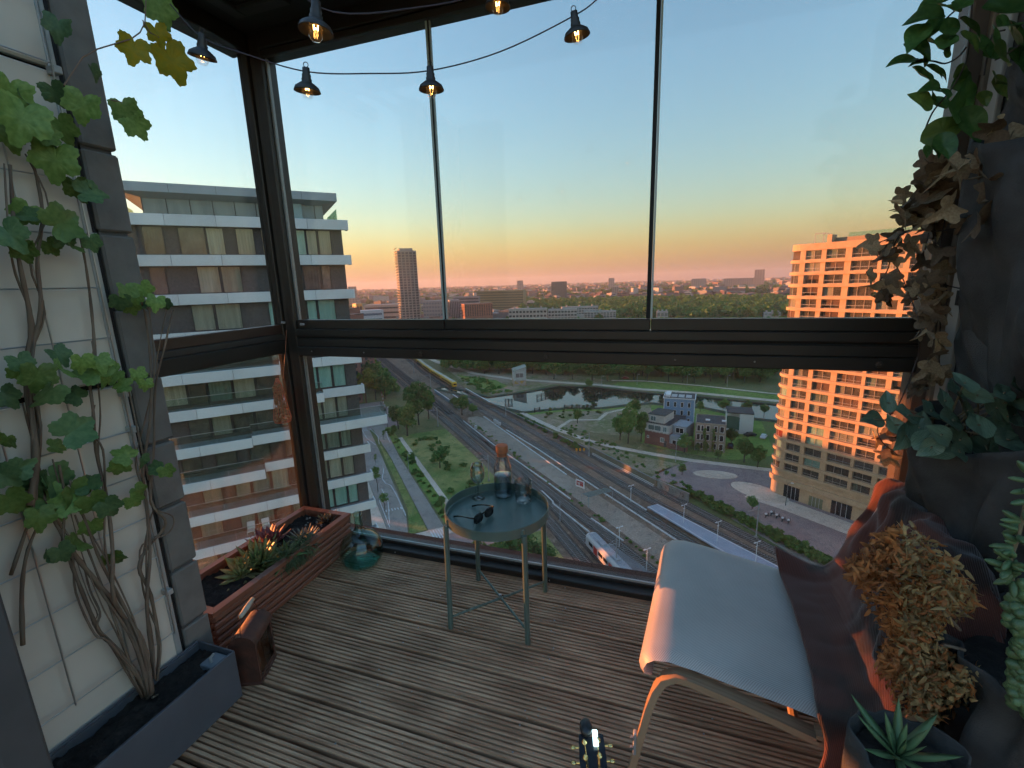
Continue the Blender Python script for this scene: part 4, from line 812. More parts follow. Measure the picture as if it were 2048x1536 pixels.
deck = struct(thing('deck', 'grooved weathered timber decking of the balcony', 'deck', (0, 0, 0))); del deck['category']
MB().box(-2.3, 1.2, -1.2, 2.3, -.30, -.05).obj('subfloor', mat('subfloor', (.02, .02, .02, 1), .9), deck)
prof = []; ng = 7; gw = .0068; gd = .021; lw = (BW-ng*gw)/(ng+1)
y = 0.0; prof.append((y, -.003)); prof.append((.0015, 0))
for k in range(ng):
    y = (k+1)*lw+k*gw; prof += [(y-.0012, 0), (y, -.0012), (y+.0012, -gd), (y+gw-.0012, -gd), (y+gw, -.0012), (y+gw+.0012, 0)]
prof += [(BW-.0015, 0), (BW, -.003), (BW, -.027), (0, -.027)]
b = MB(); n = len(prof); b.add([(X0, p[0], p[1]) for p in prof]+[(X1, p[0], p[1]) for p in prof], [(i, (i+1) % n, n+(i+1) % n, n+i) for i in range(n)])
bme = b.mesh('deck_board', m_deck); rr = random.Random(4)
scb = MB().lathe([(.0, .0022), (.0028, .0022), (.0034, .0008), (.0034, -.001)], 10); sme = scb.mesh('screw', m_screw)
wsh = MB().lathe([(.0035, .0005), (.004, .0026), (.0085, .0026), (.0095, 0)], 14).mesh('washer', m_screw)
for k in range(-1, 14):
    y0 = 1.7020-PITCH_B*(k-1)-BW
    o = link('deck_board', bme, deck, True); o.location = (0, y0-.0, rr.uniform(-.0012, .0004))
    for x in (-1.62, -1.02, -.42, .18):
        for dy in (.03, .116):
            if rr.random() < .75:
                s = link('screw', sme, o, True); s.location = (x+rr.uniform(-.02, .02), dy+rr.uniform(-.006, .006), .0002)
p = at_z(930, 1478, 0); 
# --- frame
fr = thing('balcony_glazing', 'dark bronze glazing frame of the balcony with corner post, rails and beam', 'frame', (-2.03, 2.08, 0))
def fp(name, *a, m=m_bronze, bev=.004): return MB().bevbox(*a, b=bev).obj(name, m, fr)
# corner post built of profiles
fp('post', -2.105, -2.045, 2.035, 2.14, -.02, 2.72); fp('post', -2.044, -2.012, 2.052, 2.14, -.02, 2.72, m=m_bronze2); fp('post', -2.011, -1.962, 2.040, 2.14, -.02, 2.72)
MB().box(-1.9615, -1.953, 2.068, 2.085, .056, 2.64).obj('glazing_strip', m_alu, fr)
# front beam in stepped profiles
fp('beam', -1.961, .862, 2.030, 2.125, 1.125, 1.176); fp('beam', -1.961, .862, 2.037, 2.125, 1.1765, 1.222); MB().box(-1.961, .862, 2.05, 2.12, 1.2225, 1.2315).obj('beam_gap', m_gask, fr); fp('beam', -1.961, .862, 2.033, 2.125, 1.232, 1.272)
for i, (a, c) in enumerate(((-1.955, -1.052), (-1.047, -.078), (-.073, .862))): fp('panel_shoe', a, c, 2.048+.004*(i % 2), 2.1, 1.2725, 1.322, bev=.003)
fp('top_rail', -1.961, .95, 2.030, 2.14, 2.640, 2.72); fp('top_rail', -1.961, .95, 2.045, 2.13, 2.612, 2.6395, bev=.003)
fp('bottom_rail', -1.961, .87, 2.000, 2.055, -.02, .030); fp('bottom_rail', -1.961, .87, 2.056, 2.12, -.02, .046); MB().box(-1.961, .87, 2.057, 2.066, .0465, .057).obj('bottom_bead', m_alu, fr)
# left side
fp('beam', -2.125, -2.032, .99, 2.034, 1.140, 1.214, m=m_bronze); fp('beam', -2.125, -2.040, .99, 2.034, 1.2145, 1.246, m=m_bronze2); fp('panel_shoe', -2.1, -2.052, .99, 2.034, 1.2465, 1.297, m=mat('bronze_sunlit', (.085, .05, .036, 1), .4, .3), bev=.003)  # sunset red is put into the colour of this sill piece
fp('top_rail', -2.14, -2.030, .99, 2.034, 2.640, 2.72); fp('bottom_rail', -2.12, -2.030, .99, 2.034, -.02, .05)
fp('end_post', .863, .915, 2.046, 2.14, -.02, 2.72, m=mat('brown_post', (.085, .062, .047, 1), .5))
# screws of the beam
big = MB().lathe([(0, .004), (.006, .004), (.0075, .0075), (.0115, .0065), (.0125, 0)], 16, M=Matrix.Rotation(math.radians(90), 4, 'X')).mesh('screw', m_bronze2)
sm_ = MB().lathe([(0, .003), (.003, .003), (.004, 0)], 10, M=Matrix.Rotation(math.radians(90), 4, 'X')).mesh('screw', m_screw)
for x, me in ((-1.86, sm_), (-1.52, sm_), (-1.18, big), (-.53, big), (.03, sm_), (.33, sm_), (.745, big)): o = link('screw', me, fr); o.location = (x, 2.0295, 1.152)
for x in (-.52, -.0, -1.42): o = link('screw', sm_, fr); o.location = (x, 1.9995, .014)
for x, z in ((-1.90, 1.30), (-2.03, 1.31)): MB().bevbox(x-.012, x+.012, 2.02, 2.036, z-.006, z+.006, .003).obj('latch', m_galv, fr)
# panes: each sliding leaf is a thing, the fixed lower panes are parts of the frame
for i, (a, c, lab) in enumerate(((-1.952, -1.046, 'left sliding glass leaf above the beam next to the corner post'), (-1.044, -.079, 'middle sliding glass leaf above the beam'), (-.074, .862, 'right sliding glass leaf above the beam beside the hanging plants'))):
    yy = 2.066+.004*(i % 2); t = thing('sliding_glass_leaf', lab, 'window', (a, yy, 1.32), 0, 'sliding glass leaves of the front')
    MB().box(a, c, yy, yy+.007, 1.3225, 2.6115).obj('pane', m_pane, t)
    if i: MB().box(a-.0035, a+.0045, yy-.002, yy+.009, 1.3226, 2.611).obj('edge_strip', m_edge, t)
    if i < 2: MB().box(c-.016, c-.0055, yy-.002, yy+.009, 1.3226, 2.611).obj('edge_strip', m_gask if i == 1 else m_edge, t); MB().box(c-.0052, c+.0005, yy-.003, yy+.01, 1.3226, 2.611).obj('edge_strip', m_gask, t)
MB().box(-1.953, .862, 2.068, 2.078, .0575, 1.1245).obj('lower_pane', m_pane, fr)
MB().box(-2.085, -2.078, .99, 2.034, 1.2975, 2.6395).obj('side_pane', m_paned, fr); MB().box(-2.085, -2.077, .99, 2.034, .0505, 1.1395).obj('side_pane', m_pane, fr)
# --- ceiling
m_ceil = mat('dark_ceiling', (.030, .027, .024, 1), .7, var=.15, scale=2)
struct(MB().box(-2.3, 1.2, 1.25, 2.2, 2.7205, 2.9).obj('ceiling', m_ceil))
ct = struct(thing('ceiling_trim', 'raised dark trim strips on the balcony ceiling', 'trim', (-1.7, 1.7, 2.72))); del ct['category']
for bx in ((-1.93, -1.87, .7, 1.90), (-1.868, -1.62, 1.84, 1.90), (-1.52, -.6, 1.86, 1.92), (-1.78, -1.74, .7, 1.76), (-1.738, -1.2, 1.72, 1.76)): MB().bevbox(*bx, 2.70, 2.7204, b=.004).obj('trim_strip', mat('ceiling_strip', (.045, .041, .037, 1), .6), ct)
# --- left wall: pale panels, dark gap, stacked pier
XW = -1.66
wl = struct(thing('wall_left', 'pale panelled side wall with a stacked grey pier', 'wall', (XW, .7, 0))); del wl['category']
m_wpanel = mat('pale_panel', (.66, .60, .51, 1), .34, var=.10, scale=2.2, bump=.015, bscale=2)
for z0, z1 in ((.06, 1.205), (1.222, 2.103), (2.114, 2.72)): MB().bevbox(XW-.03, XW, .25, .976, z0, z1, .006).obj('wall_panel', m_wpanel, wl)
MB().box(XW-.05, XW-.031, .25, .995, 0, 2.72).obj('backing', m_gask, wl); MB().box(XW-.0309, XW-.012, .977, .9935, 0, 2.72).obj('joint', m_gask, wl)
MB().bevbox(XW-.004, XW+.004, .955, .975, .05, 2.70, .002).obj('edge_trim', m_alu, wl)
m_block = mat('pier_block', (.16, .15, .135, 1), .85, var=.12, scale=14, bump=.15, bscale=60)
zs = [-.2, .036, .271, .503, .746, .98, 1.213, 1.445, 1.676, 1.92, 2.40, 2.72]
MB().box(XW-.13, XW-.012, 1.0, 1.082, 0, 2.72).obj('pier_core', mat('pier_core', (.09, .09, .09, 1), .9), wl)
for z0, z1 in zip(zs[:-1], zs[1:]): MB().bevbox(XW-.14, XW, .995, 1.094, max(z0, -.02)+.006, z1-.006, .006).obj('block', m_block, wl)
struct(MB().bevbox(-1.70, -1.30, .38, .456, -.02, 2.72, .006).obj('door_post', mat('dark_grey_post', (.06, .06, .062, 1), .7, var=.1, scale=10)))
# wire trellis
tr = thing('wire_trellis', 'thin steel wire trellis in front of the pale wall panels', 'trellis', (XW+.03, .7, .3)); m_wire = mat('bright_wire', (.55, .56, .55, 1), .3, .9)
for k in range(14): z = .307+.1505*k; MB().tube([(XW+.03, .30, z), (XW+.03, .948, z)], .0021, 6).obj('wire', m_wire, tr)
for y_ in (.945, .80, .648, .497, .346): MB().tube([(XW+.034, y_, .30), (XW+.034, y_, 2.31)], .0026, 6).obj('wire', m_wire, tr)
for z in (.46, 1.06, 1.18, 1.66, 2.1): MB().bevbox(XW, XW+.036, .948, .968, z-.01, z+.01, .002).obj('clamp', m_alu, tr)
# --- right wall and aluminium strip
wr = struct(MB().box(0.935, 1.06, 1.0, 2.045, -.02, 2.72).obj('wall_right', mat('right_wall', (.05, .05, .05, 1), .8)))
t = thing('aluminium_profile', 'grey aluminium profile with a dark slot on the right wall', 'profile', (.92, 2.0, 0))
MB().bevbox(.917, .934, 1.952, 2.020, 0, 2.70, .003).obj('face', mat('profile_face', (.33, .325, .30, 1), .6, var=.06, scale=8), t); MB().bevbox(.905, .934, 2.0205, 2.045, 0, 2.70, .003).obj('flange', mat('profile_flange', (.17, .135, .10, 1), .6), t)
q = at_x(1917, 596, .917); MB().bevbox(.9155, .9175, q.y-.014, q.y+.014, q.z-.025, q.z+.025, .0008).obj('slot', m_gask, t)

# --- unseen bay added outside left; keeps low sun off most of the left window
nb = thing('sun_blocker_bay', 'unseen bay added outside to the left behind the pier to block the low sun', 'balcony', (-5.6, .6, .8))
MB().box(-6.2, -5.0, -1.6, 2.175, .80, 1.38).obj('parapet', mat('blocker_brick', (.12, .085, .07, 1), .9, var=.1, scale=8), nb); MB().box(-6.2, -4.95, -1.6, 2.78, 1.38, 4.6).obj('blocker_top', mat('blocker_wall', (.10, .10, .10, 1), .5), nb); MB().box(-6.3, -1.81, -1.9, .9, .55, .79).obj('floor_slab', m_conc, nb)  # parapet and bay sized so sun passes only low and near the corner post
# ================================================================== THINGS ON THE BALCONY
# --- leaves
def leaf_mesh(name, outline, mats, fold=.18, curl=.12, seed=0, ribs=True):
    """leaf in local x (width), y (length, base at origin, tip +y), z up; outline = list of (x,y) half-plane-independent points"""
    g = random.Random(seed); n = len(outline); vs = []; fs = []
    ys = [p[1] for p in outline]; L_ = max(ys); 
    def z(x, y): return fold*abs(x)-curl*(y/L_)**2*L_+.03*math.sin(7*x+3*seed)*L_+.025*math.sin(9*y+seed)
    cen = [(0, L_*k/6) for k in range(7)]
    for (x, y) in outline: vs.append((x, y, z(x, y)))
    inner = [(x*.5, L_*.45+(y-L_*.45)*.5) for x, y in outline]
    for (x, y) in inner: vs.append((x, y, z(x, y)+.012*g.uniform(-1, 1)))
    c = (0, L_*.45, z(0, L_*.45)-.01); vs.append(c); ci = 2*n
    for i in range(n):
        j = (i+1) % n; fs.append((i, j, n+j, n+i)); fs.append((n+i, n+j, ci))
    b = MB(); b.add(vs, fs)
    me = b.mesh(name, mats, True); return me
def lobed(serr=.045, sharp=.26, depth=.30, nl=5, seed=0):
    g = random.Random(seed); out = []; N = 66
    cs = {5: [90, 32, 148, -28, 208], 3: [90, 20, 160]}[nl]; am = {5: [1, .86, .86, .55, .55], 3: [1, .8, .8]}[nl]
    for k in range(N):
        th = -90+360*(k+.5)/N; r = .47
        for c_, a_ in zip(cs, am): d = (th-c_+180) % 360-180; r = max(r, .47+depth*a_*math.exp(-(d/(sharp*100))**2)*1.0)
        dd = abs((th+90+180) % 360-180); r *= (1-.55*math.exp(-(dd/16)**2)); r *= 1+serr*math.sin(k*math.pi*2/3)+g.uniform(-.015, .015)
        out.append((r*math.cos(math.radians(th)), .42+r*math.sin(math.radians(th))))
    return out
def oval(w_=.32, tip=1.6, N=26):
    out = []
    for k in range(N):
        t = k/(N-1); x = w_*math.sin(math.pi*t**.75)**.9*(1-.15*t); out.append((x, t))
    return out+[(-x, y) for x, y in out[::-1][1:-1]]
def plantmat(name, c1, c2, rnd=.2, scale=6, rough=.5, transl=.3, stretch=(1, 1, 1)):
    return mat(name, c1, rough, col2=c2, scale=scale, detail=4, rnd=rnd, transl=transl, stretch=stretch, spec=.4)
m_vine = plantmat('vine_leaf', (.12, .215, .045, 1), (.21, .32, .085, 1), .35, 5); m_vined = plantmat('vine_leaf_dark', (.075, .15, .06, 1), (.13, .22, .09, 1), .3, 5); m_vy = plantmat('vine_leaf_yellow', (.52, .38, .02, 1), (.36, .34, .03, 1), .12, 4, transl=.6)
m_stem = mat('woody_stem', (.20, .145, .10, 1), .8, col2=(.13, .09, .065, 1), scale=30, stretch=(1, 1, .2))
LV = [leaf_mesh('leaf', lobed(seed=s), m_vine, .3, .45+.1*s, s) for s in range(3)]+[leaf_mesh('leaf', lobed(seed=s+3, depth=.26), m_vined, .45, .6, s) for s in range(2)]
LVY = [leaf_mesh('leaf', lobed(seed=7, sharp=.22), m_vy, .2, .25, 1), leaf_mesh('leaf', lobed(seed=8, sharp=.22), m_vy, .3, .35, 2)]
def put_leaf(me, parent, pos, size, nrm, tip):
    nrm = Vector(nrm).normalized(); tip = Vector(tip); tip = (tip-nrm*tip.dot(nrm)); tip = tip.normalized() if tip.length > 1e-4 else nrm.orthogonal().normalized(); xa = tip.cross(nrm)
    M = Matrix((xa, tip, nrm)).transposed().to_4x4()
    o = link('leaf', me, parent, True); off = Vector(pos)-parent.location-tip*size*.45
    o.matrix_basis = Matrix.Translation(off) @ M @ Matrix.Diagonal((size, size, size, 1)); return o
rr = random.Random(12)
# --- trough planter
m_tr = mat('trough_metal', (.095, .105, .125, 1), .5, .2, var=.1, scale=5, bump=.02, bscale=120)
m_soil = mat('potting_soil', (.016, .012, .010, 1), .95, col2=(.045, .034, .026, 1), scale=40, detail=8, bump=.9, bscale=60, thr=(.45, .75))
tx0, tx1, ty0, ty1, th_ = -1.648, -1.462, .30, 1.028, .200
t = thing('planter_trough', 'dark blue grey metal planter trough standing against the pale wall', 'planter', ((tx0+tx1)/2, (ty0+ty1)/2, 0))
for nm, bx in (('side', (tx1-.006, tx1, ty0, ty1)), ('side', (tx0, tx0+.006, ty0, ty1)), ('side', (tx0+.0062, tx1-.0062, ty1-.006, ty1)), ('side', (tx0+.0062, tx1-.0062, ty0, ty0+.006))): MB().bevbox(*bx, 0.002, th_, b=.0015).obj(nm, m_tr, t)
for bx in ((tx1-.016, tx1-.0062, ty0+.01, ty1-.01), (tx0+.0062, tx0+.014, ty0+.01, ty1-.01)): MB().box(*bx, th_-.012, th_-.006).obj('rim', m_tr, t)
def soil_sheet(x0, x1, y0, y1, z, seed, amp=.012, nx=22, ny=50):
    g = np.random.default_rng(seed); X, Y = np.meshgrid(np.linspace(x0, x1, nx), np.linspace(y0, y1, ny)); Z = z+g.normal(size=X.shape)*amp*.45+amp*np.sin(X*31+seed)*np.cos(Y*23)
    V = np.stack([X, Y, Z], -1).reshape(-1, 3); F = np.array([(j*nx+i, j*nx+i+1, (j+1)*nx+i+1, (j+1)*nx+i) for j in range(ny-1) for i in range(nx-1)]); return V, F
V, F = soil_sheet(tx0+.006, tx1-.006, ty0+.006, ty1-.006, .165, 3); so_ = link('soil', npmesh('soil', V, F, m_soil), t)
MB().bevbox(tx1-.085, tx1-.02, ty1-.075, ty1-.012, .15, .185, .003).obj('water_inlet', mat('inlet_grey', (.16, .19, .22, 1), .4), t); MB().tube([(tx1-.05, ty1-.055, .165), (tx1-.05, ty1-.055, .205), (tx1-.045, ty1-.045, .215)], [.006, .005, .004], 8).obj('water_gauge', m_galv, t)
# --- climbing vine
vine = thing('climbing_vine', 'climbing vine with lobed green leaves growing from the trough up the trellis', 'vine', (-1.60, .80, .165))
base = Vector((-1.575, .80, .16))
ST = [([(296, 1396), (272, 1345), (228, 1292), (198, 1262), (163, 1180), (140, 1120), (126, 1080), (130, 1000), (118, 930)], .007), ([(300, 1390), (276, 1300), (240, 1222), (190, 1160), (150, 1110), (120, 1060), (92, 1000), (72, 940), (60, 800)], .008), ([(304, 1385), (286, 1282), (246, 1232), (226, 1190), (225, 1100), (214, 1000), (192, 900), (186, 820), (180, 760), (190, 690)], .007), ([(314, 1360), (318, 1292), (302, 1192), (278, 1135), (298, 1092), (324, 1062), (330, 1040), (302, 1000), (308, 900), (310, 780), (328, 700), (346, 620)], .006), ([(310, 1352), (300, 1282), (294, 1202), (300, 1102), (292, 1002), (286, 940), (300, 840), (302, 740), (292, 640), (282, 600)], .006), ([(292, 1396), (262, 1330), (240, 1270), (215, 1200), (180, 1110), (150, 1030)], .005), ([(306, 1390), (296, 1330), (262, 1240), (205, 1130), (170, 1040), (140, 960)], .006), ([(60, 1010), (72, 900), (52, 760), (62, 650), (42, 540), (30, 470), (20, 330)], .008), ([(68, 1000), (78, 850), (60, 730), (82, 620), (75, 520), (85, 420), (60, 300)], .007), ([(192, 745), (186, 650), (176, 560), (166, 500), (150, 430)], .0045), ([(46, 1290), (44, 1180), (56, 1100), (86, 1030)], .006), ([(22, 1150), (62, 1030), (70, 990)], .005), ([(210, 980), (206, 900), (182, 860), (190, 810)], .0035), ([(298, 960), (275, 860), (255, 770), (240, 740)], .0035), ([(305, 1395), (318, 1388)], .004), ([(280, 1150), (295, 1060), (310, 1010)], .003), ([(285, 1395), (225, 1295), (195, 1255), (200, 1225), (180, 1180), (165, 1120)], .0045)]
jr = random.Random(31); ST = ST+[([(u+jr.uniform(-16, 16)*min(1, k/2), v+jr.uniform(-12, 12)) for k, (u, v) in enumerate(pts)], r*.55) for pts, r in ST if len(pts) > 5]
for i, (pts, r) in enumerate(ST):
    dx = .03+.035*((i*37) % 5)/5; P = [at_x(u, v, XW+.03+dx*(.6+.4*math.sin(k*1.7+i))) for k, (u, v) in enumerate(pts)]
    Q = []
    for k in range(len(P)-1):
        for s in range(4): a = P[max(k-1, 0)]; b_ = P[k]; c = P[k+1]; d = P[min(k+2, len(P)-1)]; tt = s/4; Q.append(.5*((2*b_)+(c-a)*tt+(2*a-5*b_+4*c-d)*tt**2+(3*b_-a-3*c+d)*tt**3))
    Q.append(P[-1]); n = len(Q); MB().tube(Q, [r*(1.0-.55*k/n)*(1+.12*math.sin(k*2.1+i)) for k in range(n)], 7).obj('stem', m_stem, vine, smooth=True)
VL = [(20, 180, 95), (48, 228, 115), (15, 258, 75), (88, 165, 50), (108, 182, 62), (165, 205, 85), (120, 250, 75), (92, 268, 62), (115, 48, 62), (188, 140, 42), (163, 160, 52), (110, 312, 105), (152, 372, 66), (176, 385, 75), (92, 300, 60), (52, 422, 70), (122, 446, 105), (76, 456, 62), (60, 430, 52), (14, 462, 85), (46, 498, 62), (100, 490, 52), (150, 492, 52), (182, 482, 52), (22, 505, 72), (255, 580, 66), (286, 576, 56), (312, 600, 52), (330, 606, 42), (240, 602, 62), (270, 592, 48), (300, 592, 42), (262, 612, 50), (288, 610, 46), (40, 722, 62), (76, 748, 88), (34, 746, 48), (130, 736, 75), (152, 760, 75), (116, 706, 62), (190, 742, 95), (226, 746, 72), (250, 770, 52), (102, 786, 85), (152, 792, 62), (202, 690, 50), (276, 746, 52), (292, 766, 42), (8, 790, 66), (146, 862, 112), (12, 880, 56), (110, 892, 50), (62, 982, 135), (112, 962, 112), (30, 942, 72), (18, 1000, 85), (92, 1002, 105), (152, 986, 95), (176, 970, 72), (42, 1042, 150), (186, 1002, 82), (252, 912, 62), (240, 932, 62), (286, 922, 52), (312, 936, 52), (332, 940, 50), (262, 986, 62), (276, 980, 50), (216, 1012, 72), (122, 1102, 62), (156, 1086, 72), (182, 1052, 62), (226, 1116, 62), (226, 1196, 72), (96, 1112, 42), (265, 1000, 56), (200, 720, 60), (165, 722, 60), (58, 205, 70), (130, 470, 60), (35, 180, 60), (210, 760, 55), (80, 1030, 70), (70, 960, 80), (5, 950, 70), (128, 1010, 72)]
for i, (u, v, s) in enumerate(VL):
    if i % 7 == 3: continue
    p = at_x(u, v, XW+rr.uniform(.05, .15)); dep = (p-EYEP).length*.94; size = s/FPX*dep*.41
    put_leaf(LV[i % 5], vine, p, size, (rr.uniform(.5, 1), rr.uniform(-.9, .35), rr.uniform(-.1, .7)), (rr.uniform(-.3, .5), rr.uniform(-.6, .6), -1 if rr.random() < .8 else .2))
for (u, v, s, k, a) in ((268, 94, 66, 0, -.3), (314, 64, 50, 1, .3), (342, 116, 92, 0, .45), (250, 218, 62, None, .3), (268, 246, 60, None, .7), (318, 12, 66, None, .3)):
    p = at_x(u, v, XW+.12); size = s/FPX*(p-EYEP).length*.47
    put_leaf(LVY[k] if k is not None else LV[0], vine, p, size, (1, -.5+rr.uniform(-.2, .2), .1), (0.1, a, -1))
for pts in ([(292, 0), (290, 45), (280, 65), (262, 78), (195, 98), (165, 115), (128, 170)], [(285, 40), (300, 65), (318, 75)], [(222, 200), (245, 205)]): MB().tube([at_x(u, v, XW+.115) for u, v in pts], .0018, 6).obj('tendril', mat('tendril', (.20, .13, .09, 1), .7), vine)
# --- wooden planter with succulents
px0, px1, py0, py1, ph = -2.028, -1.700, 1.135, 1.995, .218
t = thing('wooden_planter', 'long reddish wooden planter box with grooved slats below the left window', 'planter', ((px0+px1)/2, (py0+py1)/2, 0))
m_red = mat('red_cedar', (.17, .062, .036, 1), .5, col2=(.26, .10, .058, 1), scale=3, stretch=(14, .8, 14), detail=8, bump=.15, bscale=12)
nS = 6; hs = (ph-.024)/nS
for k in range(nS):
    z0 = .004+k*hs; z1 = z0+hs-.0055
    MB().bevbox(px1-.018, px1-.001*(k % 2), py0+.001, py1, z0, z1, .006).obj('slat', m_red, t); MB().bevbox(px0, px0+.018, py0+.001, py1, z0, z1, .004).obj('slat', m_red, t)
    for yy in (py0, py1-.018): MB().bevbox(px0+.0185, px1-.0185, yy, yy+.018, z0, z1, .004).obj('slat', m_red, t)
for p4 in ([(px1+.004, py0-.004), (px1+.004, py1+.002), (px1-.030, py1-.032), (px1-.030, py0+.030)], [(px0-.004, py0-.004), (px0+.030, py0+.030), (px0+.030, py1-.032), (px0-.004, py1+.002)], [(px0-.003, py0-.0045), (px1+.003, py0-.0045), (px1-.031, py0+.0295), (px0+.031, py0+.0295)], [(px0-.003, py1+.0025), (px0+.031, py1-.0315), (px1-.031, py1-.0315), (px1+.003, py1+.0025)]): MB().prism(p4, ph-.020, ph).obj('rim', m_red, t)
V, F = soil_sheet(px0+.018, px1-.018, py0+.018, py1-.018, .172, 8, .01, 20, 60); link('soil', npmesh('soil', V, F, m_soil), t)
peb = MB(); 
for k in range(70):
    c = Vector((rr.uniform(px0+.06, px1-.05), rr.uniform(1.55, 1.95), .18)); r = rr.uniform(.003, .008); peb.lathe([(0, -r*.5), (r*.8, -r*.3), (r, 0), (r*.7, r*.5), (0, r*.6)], 6, c)
o = peb.obj('pebbles', mat('pebble', (.22, .20, .18, 1), .6, var=.4, scale=60), t); o['kind'] = 'stuff'
def blade(b, root, dirv, up, L_, w_, bend, n=7, thick=.25, m=0):
    """fleshy tapered leaf curving towards up"""
    dirv = Vector(dirv).normalized(); up = Vector(up).normalized(); side = dirv.cross(up); side = side.normalized() if side.length > 1e-5 else Vector((1, 0, 0)); vs = []; root = Vector(root); p = root.copy(); d = dirv.copy()
    for k in range(n):
        tt = k/(n-1); ww = w_*(math.sin(math.pi*min(1, .22+tt*.80))**.8)*(1 if tt < .98 else .05); nn = side.cross(d).normalized()
        vs += [p-side*ww, p-nn*ww*thick, p+side*ww, p+nn*ww*thick*.4]; p = p+d*(L_/(n-1)); d = (d+up*(bend/(n-1))).normalized()
    fs = []
    for k in range(n-1):
        for j in range(4): fs.append((k*4+j, k*4+(j+1) % 4, k*4+4+(j+1) % 4, k*4+4+j))
    b.add(vs, fs, m); return b
def rosette(name, label, c, n, L_, w_, mats, cat='succulent', tilt=(10, 75), bend=.8, seed=0, group=None, lean=(0, 0, 1), thick=.25):
    t = thing(name, label, cat, c, 0, group); g = random.Random(seed); lean = Vector(lean).normalized(); q = Vector((0, 0, 1)).rotation_difference(lean)
    for k in range(n):
        th = k*2.39996; f = k/n; el_ = math.radians(tilt[1]+(tilt[0]-tilt[1])*(f**.8))+g.uniform(-.1, .1)
        d = q @ Vector((math.cos(th)*math.cos(el_), math.sin(th)*math.cos(el_), math.sin(el_))); b = MB(); blade(b, Vector(c)+d*.008, d, lean, L_*(.45+.55*f)*g.uniform(.88, 1.1), w_*(.55+.45*f), bend*g.uniform(.5, 1.2), thick=thick); b.obj('leaf', mats[k % len(mats)], t, smooth=True)
    return t
m_agave = plantmat('agave_green', (.16, .21, .06, 1), (.30, .30, .11, 1), .2, 14, transl=.12); m_agave2 = plantmat('agave_tip', (.26, .24, .09, 1), (.36, .30, .13, 1), .2, 14, transl=.12)
m_purp = plantmat('purple_leaf', (.13, .035, .045, 1), (.22, .07, .07, 1), .2, 14, transl=.15); m_gspik = plantmat('grey_spike', (.10, .13, .11, 1), (.17, .19, .16, 1), .2, 14, transl=.1); m_dgreen = plantmat('fresh_green', (.075, .14, .045, 1), (.13, .2, .07, 1), .2, 14, transl=.2); m_brownp = plantmat('brown_leaf', (.10, .06, .035, 1), (.15, .09, .05, 1), .2, 14)
pz = .18
def pp(u, v, z=pz): q = at_z(u, v, z); return (min(max(q.x, px0+.05), px1-.045), min(max(q.y, py0+.05), py1-.06), z)
rosette('agave_rosette', 'large yellow green rosette in the front of the wooden planter', pp(520, 1128), 50, .165, .019, [m_agave, m_agave, m_agave2], seed=1, tilt=(2, 80), lean=(.25, -.2, 1))
rosette('agave_rosette', 'smaller yellow green rosette leaning to the front left of the wooden planter', pp(482, 1150), 34, .115, .014, [m_agave, m_agave2], seed=2, tilt=(0, 70), lean=(.5, -.6, 1))
rosette('purple_succulent', 'purple red leafy succulent behind the yellow green rosette', pp(535, 1092), 30, .135, .020, [m_purp], seed=3, tilt=(15, 85), lean=(-.2, .1, 1))
rosette('purple_succulent', 'tall purple shoot rising behind the planter plants', pp(545, 1082, .23), 18, .11, .020, [m_purp], seed=13, tilt=(10, 80), lean=(0, 0, 1))
rosette('grey_rosette', 'grey green spiky rosette in the middle of the wooden planter', pp(612, 1085), 50, .125, .0095, [m_gspik], seed=4, tilt=(5, 80), bend=.5, lean=(.1, 0, 1))
rosette('green_succulent', 'upright light green plant beside the purple succulent', pp(572, 1112, .2), 11, .14, .019, [m_dgreen], seed=5, tilt=(-10, 75), bend=-.4)
rosette('brown_succulent', 'small brownish rosette at the far end of the wooden planter', pp(652, 1040), 24, .065, .010, [m_brownp, m_agave2], seed=6)
rosette('dark_succulent', 'dark spiky rosette in the far corner of the wooden planter', pp(676, 1032), 22, .085, .007, [m_gspik, m_brownp], seed=7, tilt=(10, 85))
t = thing('trailing_stonecrop', 'fine trailing green stonecrop spilling over the front of the wooden planter', 'succulent', pp(620, 1120, .2)); sg = random.Random(3); sb = MB()
for k in range(300):
    c = Vector(pp(566+sg.random()*80, 1096+sg.random()*40, .19)); d = Vector((sg.uniform(-.3, 1), sg.uniform(-.7, .7), sg.uniform(-.1, .7))).normalized(); q = c.copy(); pts = [c]
    for j in range(6):
        d = (d+Vector((sg.uniform(-.3, .35), sg.uniform(-.3, .3), -.16 if q.x < px1 else -.45))).normalized(); q = q+d*sg.uniform(.010, .021); pts.append(q.copy())
    sb.tube(pts, [.0016]*6+[.0008], 4)
    for j in range(1, 6):
        for _ in range(3): blade(sb, pts[j], Vector((sg.uniform(-1, 1), sg.uniform(-1, 1), sg.uniform(-.2, 1))), (0, 0, 1), .011, .0013, .2, n=3)
o = sb.obj('stems', plantmat('stonecrop', (.07, .105, .045, 1), (.13, .17, .08, 1), 0, 20, transl=.15), t); o['kind'] = 'stuff'
